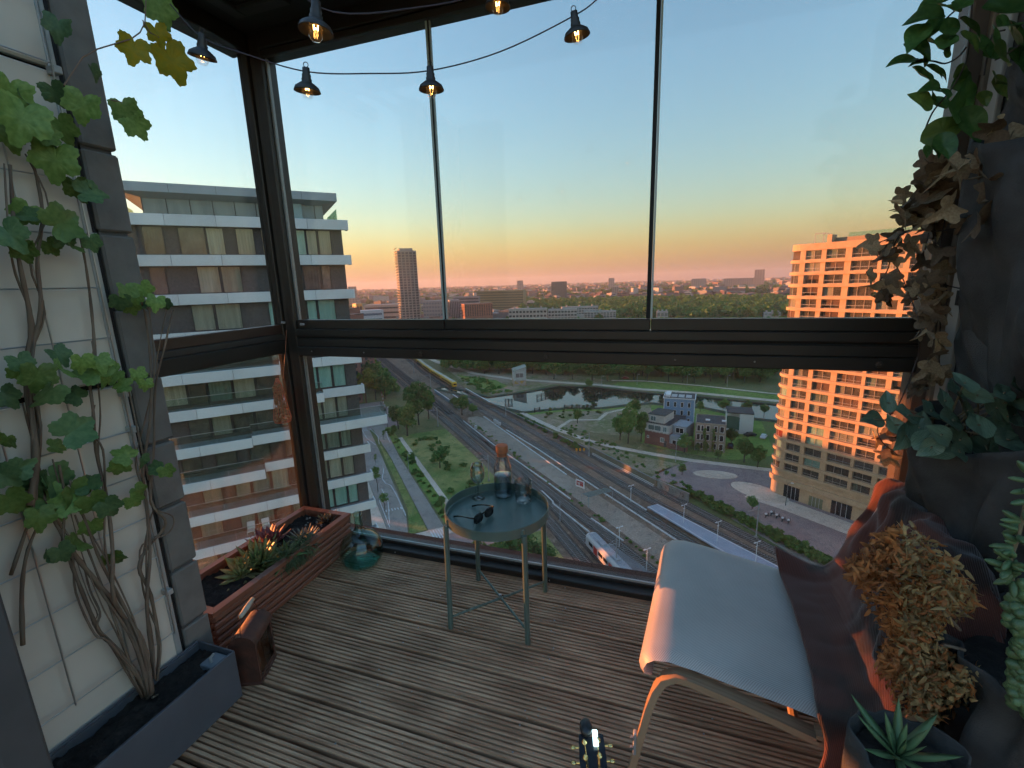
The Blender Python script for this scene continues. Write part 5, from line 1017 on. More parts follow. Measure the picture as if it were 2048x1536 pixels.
# --- lantern
LC = Vector((-1.505, 1.135, 0)); t = thing('lantern', 'rusty brown tin lantern with an arched roof and pale wooden handle', 'lantern', LC, math.radians(24))
m_rustm = mat('rusty_tin', (.115, .045, .030, 1), .65, .3, col2=(.06, .03, .022, 1), scale=18, detail=8, bump=.2, bscale=60)
lx, ly, lh = .040, .066, .175
for sx in (-1, 1):
    for sy in (-1, 1): MB().bevbox(sx*lx-.005, sx*lx+.005, sy*ly-.005, sy*ly+.005, .012, lh, .001).obj('corner_bar', m_rustm, t, local=True)
MB().bevbox(-lx-.008, lx+.008, -ly-.008, ly+.008, 0.001, .012, .002).obj('base', m_rustm, t, local=True)
MB().box(-lx+.005, lx-.005, -ly-.003, -ly+.001, .012, lh).obj('end_panel', m_rustm, t, local=True); MB().box(-lx+.005, lx-.005, ly-.001, ly+.003, .012, lh).obj('end_panel', m_rustm, t, local=True)
for sx in (-1, 1): MB().box(sx*lx-.001, sx*lx+.001, -ly+.005, ly-.005, .028, lh-.012).obj('glass_pane', pane_mat('lantern_glass', (.7, .72, .7), dust=.35, dcol=(.45, .46, .44)), t, local=True); MB().bevbox(sx*lx-.003, sx*lx+.003, -ly+.005, ly-.005, .0121, .028, .001).obj('frame_bar', m_rustm, t, local=True); MB().bevbox(sx*lx-.003, sx*lx+.003, -ly+.005, ly-.005, lh-.012, lh, .001).obj('frame_bar', m_rustm, t, local=True)
A = []; B = []; b = MB()
for k in range(13): th = math.pi*k/12; A.append((math.cos(th)*(lx+.01), -ly-.012, lh+.002+math.sin(th)*(lx+.004))); B.append((A[-1][0], ly+.012, A[-1][2]))
b.strip(A, B); b.add(A, [tuple(range(13))]); b.add(B, [tuple(range(12, -1, -1))]); b.obj('roof', m_rustm, t, local=True, smooth=True, sharp=40)
for sy in (-1, 1): MB().tube([(0, sy*(ly+.006), lh+.02), (0, sy*(ly+.004), lh+.07), (0, sy*.048, lh+.115)], .0015, 6).obj('handle_wire', m_rustm, t, local=True)
MB().lathe([(0, -.052), (.008, -.051), (.009, -.03), (.0105, 0), (.009, .03), (.008, .051), (0, .052)], 12, (0, 0, lh+.115), M=Matrix.Rotation(math.radians(90), 4, 'X')).obj('handle', mat('pale_wood', (.42, .38, .30, 1), .6, var=.1, scale=30), t, local=True, smooth=True)
MB().lathe([(0, .012), (.018, .012), (.018, .055), (0, .057)], 14).obj('candle', mat('wax', (.55, .5, .4, 1), .5), t, local=True)
# --- demijohn
t = thing('demijohn', 'round green glass demijohn bottle standing by the planter corner', 'bottle', (-1.555, 1.885, .0))
outp = [(0, .014), (.045, .008), (.075, .002), (.098, .012), (.113, .045), (.1165, .085), (.108, .125), (.088, .158), (.055, .18), (.032, .195), (.0225, .215), (.0195, .26), (.0195, .275), (.0245, .279), (.0255, .288), (.023, .298), (.0185, .299)]
inp = [(.0155, .297), (.0155, .26), (.0185, .215), (.028, .193), (.052, .176), (.085, .154), (.1045, .123), (.1125, .085), (.109, .047), (.094, .018), (.073, .010), (0, .022)]
MB().lathe(outp, 40).obj('glass', thin_glass('demijohn_glass', (.80, .94, .90), (.30, .62, .56), 1.5, 1.8), t, smooth=True, local=True); MB().lathe([(0, .016), (.07, .010), (.09, .016), (.098, .028), (.05, .030), (0, .034)], 32).obj('thick_base', thin_glass('demijohn_base', (.55, .85, .80), (.3, .65, .6), 1.5, .6), t, smooth=True, local=True)
# --- side table
TC = Vector((-.692, 1.751, 0)); t = thing('side_table', 'round grey green metal tray table with four slim legs', 'table', TC)
m_tab = mat('tray_green', (.105, .155, .135, 1), .36, .15, var=.06, scale=9, bump=.02, bscale=150); R_ = .226
MB().lathe([(0, .4905), (R_-.004, .4905), (R_, .494), (R_, .528), (R_+.0025, .530), (R_+.0045, .528), (R_+.0045, .487), (R_-.002, .4855), (0, .4855)], 72).obj('tray', m_tab, t, smooth=True, local=True, sharp=35)
legs = [(-.862, 1.571), (-.875, 1.921), (-.509, 1.583), (-.523, 1.930)]
for lx_, ly_ in legs:
    d = Vector((lx_, ly_, 0))-TC; d2 = d.normalized()*(R_+.0145)
    MB().tube([(d.x*1.0, d.y*1.0, 0.0), (d2.x, d2.y, .498)], .0115, 10).obj('leg', m_tab, t, local=True, smooth=True, sharp=50); MB().bevbox(d2.x*.955-.006, d2.x*.955+.006, d2.y*.955-.006, d2.y*.955+.006, .492, .52, .002).obj('clip', m_tab, t, local=True)
for a, b_ in ((0, 3), (1, 2)): A = Vector(legs[a]+(0,))-TC; B = Vector(legs[b_]+(0,))-TC; z = .055+.006*a; MB().tube([A+Vector((0, 0, z)), B+Vector((0, 0, z))], .0055, 8).obj('cross_bar', m_tab, t, local=True)
MB().lathe([(0, .012), (.006, .011), (.008, 0)], 12, (0, 0, .064)).obj('bolt', m_screw, t, local=True)
TZ = .4906
gw_ = thin_glass('clear_glass', (.955, .965, .965), (.42, .46, .46), 1.45, 3.2)
# carafe with water and cork
cp = at_z(1007, 992, TZ); t = thing('carafe', 'clear glass carafe half full of water with a cork stopper', 'carafe', (cp.x, cp.y, TZ))
co = [(0, .001), (.034, .0005), (.041, .004), (.0435, .012), (.0435, .135), (.041, .152), (.031, .182), (.0265, .205), (.0265, .222), (.0275, .224)]; ci = [(.0245, .224), (.0245, .205), (.029, .182), (.039, .152), (.0415, .135), (.0415, .014), (.036, .008), (0, .008)]
MB().lathe(co, 40).obj('glass', gw_, t, smooth=True, local=True)
MB().lathe([(0, .0085), (.0355, .0085), (.0412, .0145), (.0412, .112), (.040, .1125), (0, .1122)], 40).obj('water', thin_glass('water_clear', (.80, .87, .90), (.36, .46, .52), 1.33, 2.6), t, smooth=True, local=True, sharp=40)
MB().lathe([(0, .205), (.0235, .205), (.0238, .226), (.0285, .2262), (.0288, .252), (.0265, .2575), (0, .258)], 28).obj('stopper', mat('cork', (.38, .145, .06, 1), .75, col2=(.29, .11, .05, 1), scale=60, detail=6, bump=.2, bscale=120), t, smooth=True, local=True, sharp=40)
# wine glass
cp = at_z(957, 996, TZ); t = thing('wine_glass', 'empty stemmed wine glass on the tray', 'glass', (cp.x, cp.y, TZ))
MB().lathe([(0, .0005), (.030, .0005), (.0315, .0018), (.012, .005), (.0045, .009), (.0036, .018), (.0036, .066), (.006, .073), (.020, .084), (.031, .100), (.0345, .120), (.0325, .145), (.0272, .172), (.0262, .172), (.0312, .145), (.0333, .120), (.0298, .101), (.019, .0865), (0, .079)], 36).obj('glass', gw_, t, smooth=True, local=True)
# cut tumbler
cp = at_z(1047, 1003, TZ); t = thing('tumbler', 'heavy cut glass tumbler on the tray', 'glass', (cp.x, cp.y, TZ)); n = 44; prof = [(0, .001), (.033, .0008), (.0365, .004), (.037, .012), (.0378, .026), (.0383, .04), (.0388, .054), (.0393, .068), (.0397, .082), (.0401, .094), (.0403, .104), (.0388, .1045), (.0378, .094), (.0368, .06), (.0355, .018), (.030, .014), (0, .013)]
b = MB(); b.lathe(prof, n); vs = []
for i, (x, y, z) in enumerate(b.v):
    ring = i//n; k = i % n
    if 3 <= ring <= 8: s = 1-.05*(((k+ring*2) % 6) in (0, 1))-.05*(((k-ring*2) % 6) in (0, 1)); x *= s; y *= s
    vs.append((x, y, z))
b.v = vs; b.obj('glass', gw_, t, local=True)
# sunglasses
q = at_z(968, 1040, TZ); t = thing('sunglasses', 'black sunglasses lying open on the tray', 'sunglasses', (q.x, q.y, TZ), math.radians(70)); m_blk = mat('black_acetate', (.012, .011, .010, 1), .2); m_lens = mat('dark_lens', (.02, .02, .022, 1), .05)
for sx in (-1, 1):
    out = []
    for k in range(20):
        th = 2*math.pi*k/20; r = 1/((abs(math.cos(th))**3+abs(math.sin(th))**3)**(1/3)); out.append((sx*.034+.027*r*math.cos(th)*(1-.06*math.sin(th)), .0235+.0215*r*math.sin(th)))
    inn = [(sx*.034+(x-sx*.034)*.86, .0235+(z-.0235)*.84) for x, z in out]
    b = MB(); vs = [(x, -.0025, z) for x, z in out]+[(x, .0025, z) for x, z in out]+[(x, -.0025, z) for x, z in inn]+[(x, .0025, z) for x, z in inn]; N_ = 20
    fs = []
    for i in range(N_): j = (i+1) % N_; fs += [(i, j, N_*2+j, N_*2+i), (N_+j, N_+i, N_*3+i, N_*3+j), (i, N_+i, N_+j, j), (N_*2+i, N_*2+j, N_*3+j, N_*3+i)]
    b.add(vs, fs).obj('rim', m_blk, t, local=True); MB().add([(x, 0.0, z) for x, z in inn], [tuple(range(N_))]).obj('lens', m_lens, t, local=True)
    MB().tube([(sx*.064, 0, .035), (sx*.067, .012, .034), (sx*.066, .06, .026), (sx*.063, .095, .016), (sx*.058, .125, .003)], [.003, .0028, .0022, .0026, .003], 6, flat=1.3).obj('temple', m_blk, t, local=True)
MB().tube([(-.009, 0, .032), (0, -.001, .036), (.009, 0, .032)], .0026, 6).obj('bridge', m_blk, t, local=True)
# --- chair
ch = thing('lounge_chair', 'low bentwood lounge chair with a grey woven seat', 'chair', (.3, 1.48, 0))
m_fab = bpy.data.materials.new('grey_weave'); m_fab.use_nodes = True
def weave(m, c1, c2, sc_, rot, bump=.4, rough=.85):
    t = m.node_tree; N = t.nodes; K = t.links; p = N['Principled BSDF']; p.inputs['Roughness'].default_value = rough; p.inputs['Sheen Weight'].default_value = .2
    g = N.new('ShaderNodeTexCoord'); mp = N.new('ShaderNodeMapping'); mp.inputs['Rotation'].default_value = rot; K.new(g.outputs['Object'], mp.inputs[0]); wv = N.new('ShaderNodeTexWave'); wv.inputs['Scale'].default_value = sc_; wv.inputs['Distortion'].default_value = .6; wv.inputs['Detail'].default_value = 1; K.new(mp.outputs[0], wv.inputs[0])
    r = N.new('ShaderNodeValToRGB'); K.new(wv.outputs['Fac'], r.inputs[0]); r.color_ramp.elements[0].color = c1; r.color_ramp.elements[1].color = c2
    nz = N.new('ShaderNodeTexNoise'); nz.inputs['Scale'].default_value = 5; nz.inputs['Detail'].default_value = 6; K.new(g.outputs['Object'], nz.inputs[0]); rp = N.new('ShaderNodeValToRGB'); K.new(nz.outputs['Fac'], rp.inputs[0]); rp.color_ramp.elements[0].position = .3; rp.color_ramp.elements[1].position = .7; rp.color_ramp.elements[0].color = (.86, .86, .86, 1); rp.color_ramp.elements[1].color = (1.08, 1.08, 1.08, 1)
    mx = N.new('ShaderNodeMix'); mx.data_type = 'RGBA'; mx.blend_type = 'MULTIPLY'; mx.inputs[0].default_value = 1; K.new(r.outputs[0], mx.inputs[6]); K.new(rp.outputs[0], mx.inputs[7]); K.new(mx.outputs[2], p.inputs['Base Color'])
    b = N.new('ShaderNodeBump'); b.inputs['Strength'].default_value = bump; b.inputs['Distance'].default_value = .002; K.new(wv.outputs['Fac'], b.inputs['Height']); K.new(b.outputs[0], p.inputs['Normal'])
weave(m_fab, (.34, .30, .275, 1), (.52, .465, .425, 1), 75, (0, .2, .75), .15, .42)
SP = [(-.020, .352), (-.042, .372), (-.046, .405), (-.034, .440), (-.006, .462), (.040, .468), (.11, .458), (.20, .440), (.30, .420), (.40, .400), (.48, .388), (.535, .395), (.570, .43), (.590, .50), (.605, .60), (.622, .72), (.640, .82), (.655, .895), (.668, .915), (.682, .90)]
SP = [(x, z) if i < 12 else (.565+(x-.57)*1.3, .425+(z-.43)*.70) for i, (x, z) in enumerate(SP)]
TURN = .055                                                           # the chair stands a little askew
def askew(x, y): return x+TURN*(y-1.15)/.65
CY0, CY1 = 1.150, 1.805; ny = 26
def seat_z(x):
    xs = [p[0] for p in SP[2:12]]; return float(np.interp(x, xs, [p[1] for p in SP[2:12]]))
def seat_rows(off, inset=0.0):
    rows = []
    for i, (x, z) in enumerate(SP):
        a = SP[max(i-1, 0)]; c = SP[min(i+1, len(SP)-1)]; tx_, tz_ = c[0]-a[0], c[1]-a[1]; l = math.hypot(tx_, tz_); nx_, nz_ = -tz_/l, tx_/l
        f = .035*max(0, 1-i/4)**2; row = []
        for j in range(ny):
            tt = j/(ny-1); cy0 = CY0+float(np.interp(z if i > 11 else 0, [.43, .62, .80], [0, .16, .19])); y = cy0+f+inset+(CY1-cy0-2*f-2*inset)*tt; edge = min(tt, 1-tt)*(CY1-CY0); rd = -.016*max(0, 1-edge/.03)**2; sag = -.010*math.sin(math.pi*tt)*(1 if 4 < i < 12 else .3)
            o_ = off+(rd+sag if off >= 0 else 0); row.append((askew(x+nx_*o_, y), y, z+nz_*o_))
        rows.append(row)
    return rows
up = seat_rows(0); dn = seat_rows(-.020, .006); b = MB(); nr = len(SP)
V = [p for r in up for p in r]+[p for r in dn for p in r]; o0 = nr*ny; Fs = []
for i in range(nr-1):
    for j in range(ny-1): Fs.append((i*ny+j, (i+1)*ny+j, (i+1)*ny+j+1, i*ny+j+1)); Fs.append((o0+i*ny+j, o0+i*ny+j+1, o0+(i+1)*ny+j+1, o0+(i+1)*ny+j))
    for j in (0, ny-1): Fs.append((i*ny+j, o0+i*ny+j, o0+(i+1)*ny+j, (i+1)*ny+j) if j == 0 else (i*ny+j, (i+1)*ny+j, o0+(i+1)*ny+j, o0+i*ny+j))
for i in (0, nr-1):
    for j in range(ny-1): Fs.append((i*ny+j, i*ny+j+1, o0+i*ny+j+1, o0+i*ny+j) if i == 0 else (i*ny+j+1, i*ny+j, o0+i*ny+j, o0+i*ny+j+1))
b.add(V, Fs); b.obj('seat', m_fab, ch, smooth=True, sharp=60)
m_bent = mat('bent_birch', (.34, .225, .14, 1), .5, col2=(.26, .165, .10, 1), scale=5, stretch=(1, 30, 1), detail=6)
def bentbar(pts, y0, y1, th, name):
    pts = [Vector((p[0], 0, p[1])) for p in pts]; n = len(pts); A = []; B = []
    for i in range(n):
        t_ = (pts[min(i+1, n-1)]-pts[max(i-1, 0)]).normalized(); nn = Vector((-t_.z, 0, t_.x)); A.append(pts[i]+nn*th/2); B.append(pts[i]-nn*th/2)
    b = MB(); vs = []
    for a, c in zip(A, B): vs += [(askew(a.x, y0), y0, a.z), (askew(a.x, y1), y1, a.z), (askew(c.x, y1), y1, c.z), (askew(c.x, y0), y0, c.z)]
    fs = [(i*4+j, i*4+(j+1) % 4, i*4+4+(j+1) % 4, i*4+4+j) for i in range(n-1) for j in range(4)]+[(3, 2, 1, 0), (n*4-4, n*4-3, n*4-2, n*4-1)]
    b.add(vs, fs); return b.obj(name, m_bent, ch, smooth=True, sharp=40)
BP = [(-.060, 0), (-.045, .08), (-.028, .18), (-.008, .29), (.008, .35), (.028, .392), (.060, .412), (.10, .408), (.20, .382), (.32, .348), (.42, .318), (.49, .28), (.535, .21), (.575, .11), (.61, 0)]
for y0, y1 in ((1.135, 1.175), (1.785, 1.825)): bentbar(BP, y0, y1, .020, 'leg_frame'); bentbar([(.40, .335), (.50, .35), (.55, .40), (.59, .47)], y0+(.0 if y0 < 1.5 else -.03), y1+(.0 if y0 < 1.5 else -.03), .018, 'back_frame')
for x, z in ((.10, .385), (.36, .312)): MB().tube([(askew(x, 1.176), 1.176, z), (askew(x, 1.784), 1.784, z)], .012, 8).obj('stretcher', m_bent, ch)
for z in (.15, .185): MB().tube([(-.052+.0*z, 1.134, z), (-.052, 1.126, z)], .006, 8).obj('bolt', m_screw, ch)
MB().bevbox(-.050, -.040, 1.132, 1.150, .12, .20, .003).obj('bracket', m_galv, ch)
# --- blanket over the chair back
bl = bpy.data.materials.new('blanket_weave'); bl.use_nodes = True; weave(bl, (.075, .019, .011, 1), (.135, .036, .022, 1), 80, (0, .35, .4), .5)
def blanket_color(m):
    t = m.node_tree; N = t.nodes; K = t.links; p = N['Principled BSDF']; src = p.inputs['Base Color'].links[0].from_socket
    g = N.new('ShaderNodeTexCoord'); nz = N.new('ShaderNodeTexNoise'); nz.inputs['Scale'].default_value = 5.5; nz.inputs['Detail'].default_value = 2; K.new(g.outputs['Object'], nz.inputs[0]); r = N.new('ShaderNodeValToRGB'); K.new(nz.outputs['Fac'], r.inputs[0]); r.color_ramp.elements[0].position = .40; r.color_ramp.elements[1].position = .52; r.color_ramp.elements[0].color = (.20, .30, .32, 1); r.color_ramp.elements[1].color = (1, 1, 1, 1)
    mx = N.new('ShaderNodeMix'); mx.data_type = 'RGBA'; mx.blend_type = 'MULTIPLY'; mx.inputs[0].default_value = 1; K.new(src, mx.inputs[6]); K.new(r.outputs[0], mx.inputs[7]); K.new(mx.outputs[2], p.inputs['Base Color'])
blanket_color(bl)
nu, nv = 110, 90; V = np.zeros((nv, nu, 3))
# along: front edge on the seat, up the backrest, over the top and down behind
path_ = [(.355, .0), (.42, .0), (.48, .0), (.525, .012)]
PX = [.36, .42, .48, .530, .556, .574, .590, .606, .624, .642, .664, .694, .722, .738, .748, .752]; PZ = [.425, .413, .405, .418, .455, .52, .61, .71, .82, .905, .938, .925, .86, .74, .60, .46]
PX = [x if i < 5 else .556+(x-.556)*1.3 for i, x in enumerate(PX)]; PZ = [z if i < 4 else .42+(z-.42)*.70 for i, z in enumerate(PZ)]
cl = np.concatenate([[0], np.cumsum(np.hypot(np.diff(PX), np.diff(PZ)))]); cl /= cl[-1]
for j in range(nv):
    vv = j/(nv-1)                                                     # 0 far side .. 1 near side hanging end
    for i in range(nu):
        uu = i/(nu-1); s0 = .0+.10*math.sin(vv*3.0)*.4
        uu2 = s0+(1-s0)*uu; x = np.interp(uu2, cl, PX); z = np.interp(uu2, cl, PZ)
        yn = float(np.interp(z, [.42, .62, .80], [1.115, 1.30, 1.325])); yy = 1.815-(1.815-yn)*min(vv/.74, 1.0); hang = max(0, vv-.74)/.26
        fold = .012*math.sin(vv*13+4*math.sin(uu*6))*math.sin(uu*9+3*math.sin(vv*7))+.014*math.sin(vv*21+uu*5)+.010*math.sin(vv*37-uu*9+1)+.006*math.sin(vv*60+uu*20)
        amp = .25+.75*min(1, uu*3)
        nz_ = 1 if x < .6 else .3
        x -= fold*amp*(1 if z > .47 else .15); z += abs(fold)*.35*amp
        if hang > 0:
            drop = hang*(.30+.12*uu+.05*math.sin(uu*9)); yy = yn-.035*math.sin(hang*1.57)-.02*math.sin(uu*14+hang*2)*hang; z = z-drop; z = max(z, .03+.02*math.sin(uu*20)); x += .05*hang+.012*math.sin(hang*8+uu*17)
        if vv < .10: z += .05*(1-vv/.1)*max(0, 1-uu*6); 
        V[j, i] = (askew(x, yy), yy, z)
F = np.array([(j*nu+i, j*nu+i+1, (j+1)*nu+i+1, (j+1)*nu+i) for j in range(nv-1) for i in range(nu-1)])
o = link('blanket', npmesh('blanket', V.reshape(-1, 3), F, bl, smooth=True)); tag(o, 'dark red brown ribbed blanket draped over the chair back', 'blanket')
sm = o.modifiers.new('thickness', 'SOLIDIFY'); sm.thickness = .006
# ================================================================== HANGING PLANTS ON THE RIGHT
m_felt = mat('black_felt', (.042, .041, .040, 1), .85, var=.3, scale=12, bump=.3, bscale=250)
fw = thing('felt_wall_planter', 'black felt pocket planter hanging on the right wall', 'planter', (.92, 1.6, .0))
def feltgrid(fn, nu, nv, name, parent):
    V = np.array([fn(i/(nu-1), j/(nv-1)) for j in range(nv) for i in range(nu)]); F = np.array([(j*nu+i, j*nu+i+1, (j+1)*nu+i+1, (j+1)*nu+i) for j in range(nv-1) for i in range(nu-1)])
    o = link(name, npmesh(name, V, F, m_felt, smooth=True), parent); m_ = o.modifiers.new('thickness', 'SOLIDIFY'); m_.thickness = .004; return o
def backing(u, v):
    y = 1.80-.83*u; z = 2.30*(1-v)+.0; left = .03*math.sin(z*7)+.02*math.sin(z*17); y = y+left*(1-u)
    return (.905-.035*abs(math.sin(u*7+z*3))-.03*math.sin(z*6+u*4)**2-.018*math.sin(z*19+u*13)-.010*math.sin(z*41+u*31), y, z)
feltgrid(backing, 40, 90, 'backing_sheet', fw)
def pocket(yc, wy, dx, zr, h, seed, droop=.05):
    g = random.Random(seed); a1, a2, a3 = (g.uniform(0, 6) for _ in range(3))
    def f(u, v):
        ph = math.pi*u; k = (1-.55*v**1.6); w_ = 1+.10*math.sin(ph*5+a1+v*3)+.07*math.sin(ph*9+a2-v*5)+.04*math.sin(ph*17+v*11+a3); x = .925-dx*math.sin(ph)**.8*k*w_-.012*math.sin(v*9+ph*4+a3)*(v > .05)
        return (x, yc+wy*math.cos(ph)*(1-.18*v), zr-droop*math.sin(ph)+.02*math.sin(ph*3+a2)-h*v)
    return feltgrid(f, 44, 26, 'pocket', fw)
pocket(1.56, .235, .19, 1.87, .62, 1, .07); pocket(1.59, .26, .20, 1.08, .50, 2, .06); pocket(1.17, .21, .30, .70, .66, 3, .05); pocket(1.20, .22, .20, 1.50, .45, 4)
# soil in the pockets
for (yc, wy, dx, z) in ((1.66, .2, .14, 1.76), (1.62, .22, .15, .97), (1.17, .17, .24, .60)):
    b = MB(); b.add([(.92, yc, z)]+[(.92-dx*math.sin(math.pi*k/14), yc+wy*math.cos(math.pi*k/14), z) for k in range(15)], [(0, k+1, k+2) for k in range(14)]); b.obj('soil', m_soil, fw)
rr = random.Random(77)
def smooth(P, sub=4):
    Q = []
    for k in range(len(P)-1):
        a = P[max(k-1, 0)]; b = P[k]; c = P[k+1]; d = P[min(k+2, len(P)-1)]
        for s in range(sub): tt = s/sub; Q.append(.5*((2*b)+(c-a)*tt+(2*a-5*b+4*c-d)*tt**2+(3*b-a-3*c+d)*tt**3))
    return Q+[P[-1]]
# --- green trailing ivy
m_ivy = plantmat('ivy_green', (.045, .12, .028, 1), (.085, .17, .045, 1), .3, 6, .4, .3); m_ivyv = plantmat('ivy_yellow_green', (.13, .18, .035, 1), (.07, .13, .03, 1), .2, 4, .4, .3)
LI = [leaf_mesh('leaf', oval(.34), m_ivy, .35, .12, 1), leaf_mesh('leaf', oval(.30), m_ivy, .5, .25, 2), leaf_mesh('leaf', oval(.32), m_ivyv, .3, .1, 3)]
iv = thing('trailing_ivy', 'green trailing plant with pointed oval leaves hanging at the top right', 'plant', (.86, 1.75, 1.95)); m_cord = mat('ivy_stem', (.045, .032, .030, 1), .6)
def yd(u, v, y): return at_y(u, v, y)
IS = [[(1945, 0), (1940, 60), (1935, 110), (1925, 140), (1905, 175), (1885, 200), (1865, 225), (1850, 260), (1848, 275), (1860, 290)], [(1925, 10), (1900, 30), (1870, 60), (1855, 75), (1848, 95)], [(1932, 95), (1915, 115), (1890, 127), (1865, 122), (1830, 122)], [(1960, 150), (1950, 190), (1940, 210), (1920, 250)], [(2010, 60), (1985, 70), (1975, 110), (1968, 150)], [(2040, 90), (2010, 110), (1990, 120)]]
for P in IS: MB().tube(smooth([yd(u, v, 1.72+.03*math.sin(i)) for i, (u, v) in enumerate(P)]), .0022, 6).obj('stem', m_cord, iv)
IL = [(1868, 5, 50, -150), (1858, 30, 55, -175), (1898, 15, 45, 100), (1925, 8, 40, 60), (1865, 55, 42, -140), (1900, 55, 42, 20), (1832, 72, 52, -110), (1835, 95, 50, -60), (1870, 88, 55, 80), (1893, 82, 46, 60), (1806, 122, 46, 200), (1850, 110, 40, 100), (1845, 148, 46, -60), (1870, 138, 32, -50), (1896, 98, 38, 30), (1840, 125, 30, -160), (1868, 175, 46, -170), (1845, 202, 50, -200), (1890, 185, 34, -110), (1930, 165, 58, 20), (1930, 195, 66, 10), (1912, 218, 72, 5), (1905, 235, 36, -120), (1885, 262, 66, 20), (1890, 290, 50, -80), (1868, 292, 40, -70), (1865, 195, 28, 90), (1880, 205, 34, 110), (1945, 245, 62, -60), (2005, 110, 66, 5), (2025, 15, 75, -40), (2020, 45, 60, 30), (2002, 178, 60, -5), (1995, 160, 46, 40), (1945, 50, 46, -50), (1960, 90, 46, -70), (1985, 105, 40, 20), (2035, 70, 60, -60), (1968, 195, 30, -80), (1990, 75, 36, 100), (2042, 120, 60, -90), (1940, 80, 42, -60), (1855, 300, 22, -90), (1880, 145, 34, -40), (1922, 145, 40, 30)]
for i, (u, v, s, a) in enumerate(IL):
    y = 1.70+rr.uniform(-.06, .06); p = yd(u, v, y); sz = s/FPX*(p-EYEP).length*.86; a = math.radians(a); R_c = mw.to_3x3(); tip = R_c @ Vector((math.cos(a), math.sin(a), rr.uniform(-.3, .3)))
    put_leaf(LI[i % 3 if i % 5 else 0], iv, p, sz, R_c @ Vector((rr.uniform(-.6, .6), rr.uniform(-.2, .8), 1)), tip)
# --- dried ivy
m_dry1 = plantmat('dried_leaf', (.22, .145, .08, 1), (.34, .25, .145, 1), .35, 8, .7, .3); m_dry2 = plantmat('dried_leaf_dark', (.12, .08, .05, 1), (.19, .13, .08, 1), .3, 8, .7, .25); m_dry3 = plantmat('dried_leaf_pale', (.50, .39, .22, 1), (.36, .27, .15, 1), .2, 8, .7, .25)
LD = [leaf_mesh('leaf', lobed(.02, .2, .44, 5, s), m_, .55, .75, s) for s, m_ in enumerate((m_dry1, m_dry2, m_dry1, m_dry2))]+[leaf_mesh('leaf', oval(.26), m_dry3, .9, 1.1, 5)]
dv = thing('dried_ivy', 'withered brown ivy trailing down in front of the right glass edge', 'plant', (.86, 1.8, 1.6))
DS = [[(2030, 310), (1980, 330), (1930, 345), (1890, 345), (1865, 355), (1845, 372), (1830, 400)], [(2000, 440), (1940, 450), (1880, 462), (1830, 460), (1800, 470), (1785, 500), (1775, 540), (1760, 560)], [(1870, 350), (1868, 420), (1870, 500), (1868, 560), (1870, 600), (1880, 640), (1878, 700), (1880, 760)], [(1785, 520), (1800, 545), (1815, 580), (1830, 620), (1840, 650), (1838, 690), (1835, 715), (1815, 770), (1795, 815)], [(1860, 555), (1890, 570), (1935, 580)], [(1795, 815), (1770, 840), (1757, 850), (1757, 870), (1770, 890), (1790, 905), (1800, 920)], [(1890, 440), (1880, 500), (1893, 580), (1890, 640)], [(1850, 380), (1860, 440), (1850, 500)]]
for P in DS: MB().tube(smooth([yd(u, v, 1.80+.03*math.sin(i*1.3)) for i, (u, v) in enumerate(P)]), .0019, 5).obj('stem', m_cord, dv)
DL = []
for (u0, u1, v0, v1, n, s0, s1) in ((1850, 1900, 320, 400, 16, 42, 70), (1800, 1860, 385, 450, 16, 34, 52), (1860, 1900, 400, 470, 12, 36, 56), (1745, 1800, 470, 530, 9, 34, 46), (1735, 1785, 540, 600, 8, 30, 46), (1800, 1850, 545, 610, 5, 28, 38), (1850, 1890, 480, 620, 17, 36, 52), (1845, 1885, 620, 770, 16, 34, 56), (1780, 1830, 460, 500, 4, 30, 40), (1860, 2040, 330, 460, 16, 46, 80), (1960, 2048, 240, 330, 7, 46, 75), (1750, 1800, 840, 930, 6, 30, 44), (1830, 1870, 730, 780, 4, 30, 44)):
    for _ in range(n): DL.append((rr.uniform(u0, u1), rr.uniform(v0, v1), rr.uniform(s0, s1)))
for i, (u, v, s) in enumerate(DL):
    y = 1.80+rr.uniform(-.07, .07) if u < 1900 else 1.60+rr.uniform(-.08, .04); p = yd(u, v, y); sz = s/FPX*(p-EYEP).length*.46
    put_leaf(LD[4] if i % 11 == 0 else LD[i % 4], dv, p, sz*(.75 if i % 11 == 0 else 1), mw.to_3x3() @ Vector((rr.uniform(-1, 1), rr.uniform(-.7, .9), rr.uniform(.2, 1))), Vector((rr.uniform(-1, 1), rr.uniform(-.6, .6), rr.uniform(-1, .3))))
# --- peperomia
m_pep = plantmat('peperomia', (.075, .13, .085, 1), (.16, .225, .155, 1), .25, 5, .35, .15, (14, .6, 1)); LP = [leaf_mesh('leaf', oval(.36), m_pep, .25, .15, s) for s in range(2)]
pe = thing('peperomia', 'striped grey green leafy plant spilling from the middle pocket', 'plant', (.80, 1.55, 1.03))
PLV = [(1775, 805, 44, 80), (1748, 838, 52, 195), (1815, 830, 58, -25), (1862, 820, 62, 20), (1838, 855, 62, 60), (1812, 872, 62, -130), (1850, 880, 56, 30), (1890, 800, 50, 75), (1915, 782, 62, 0), (1955, 790, 50, -30), (1905, 840, 66, -10), (1935, 820, 60, 60), (1882, 870, 56, 150), (1920, 880, 60, -40), (1975, 900, 64, -60), (1998, 860, 62, -20), (2020, 880, 66, 10), (2030, 830, 56, 30), (1995, 815, 58, -60), (1880, 900, 56, 190), (1920, 905, 54, 0), (2040, 765, 44, 10), (2010, 785, 50, 20), (1862, 895, 46, -150), (2045, 905, 60, 0), (1960, 850, 60, 80), (1930, 765, 50, 90), (1790, 850, 40, 120), (2030, 800, 46, 100)]
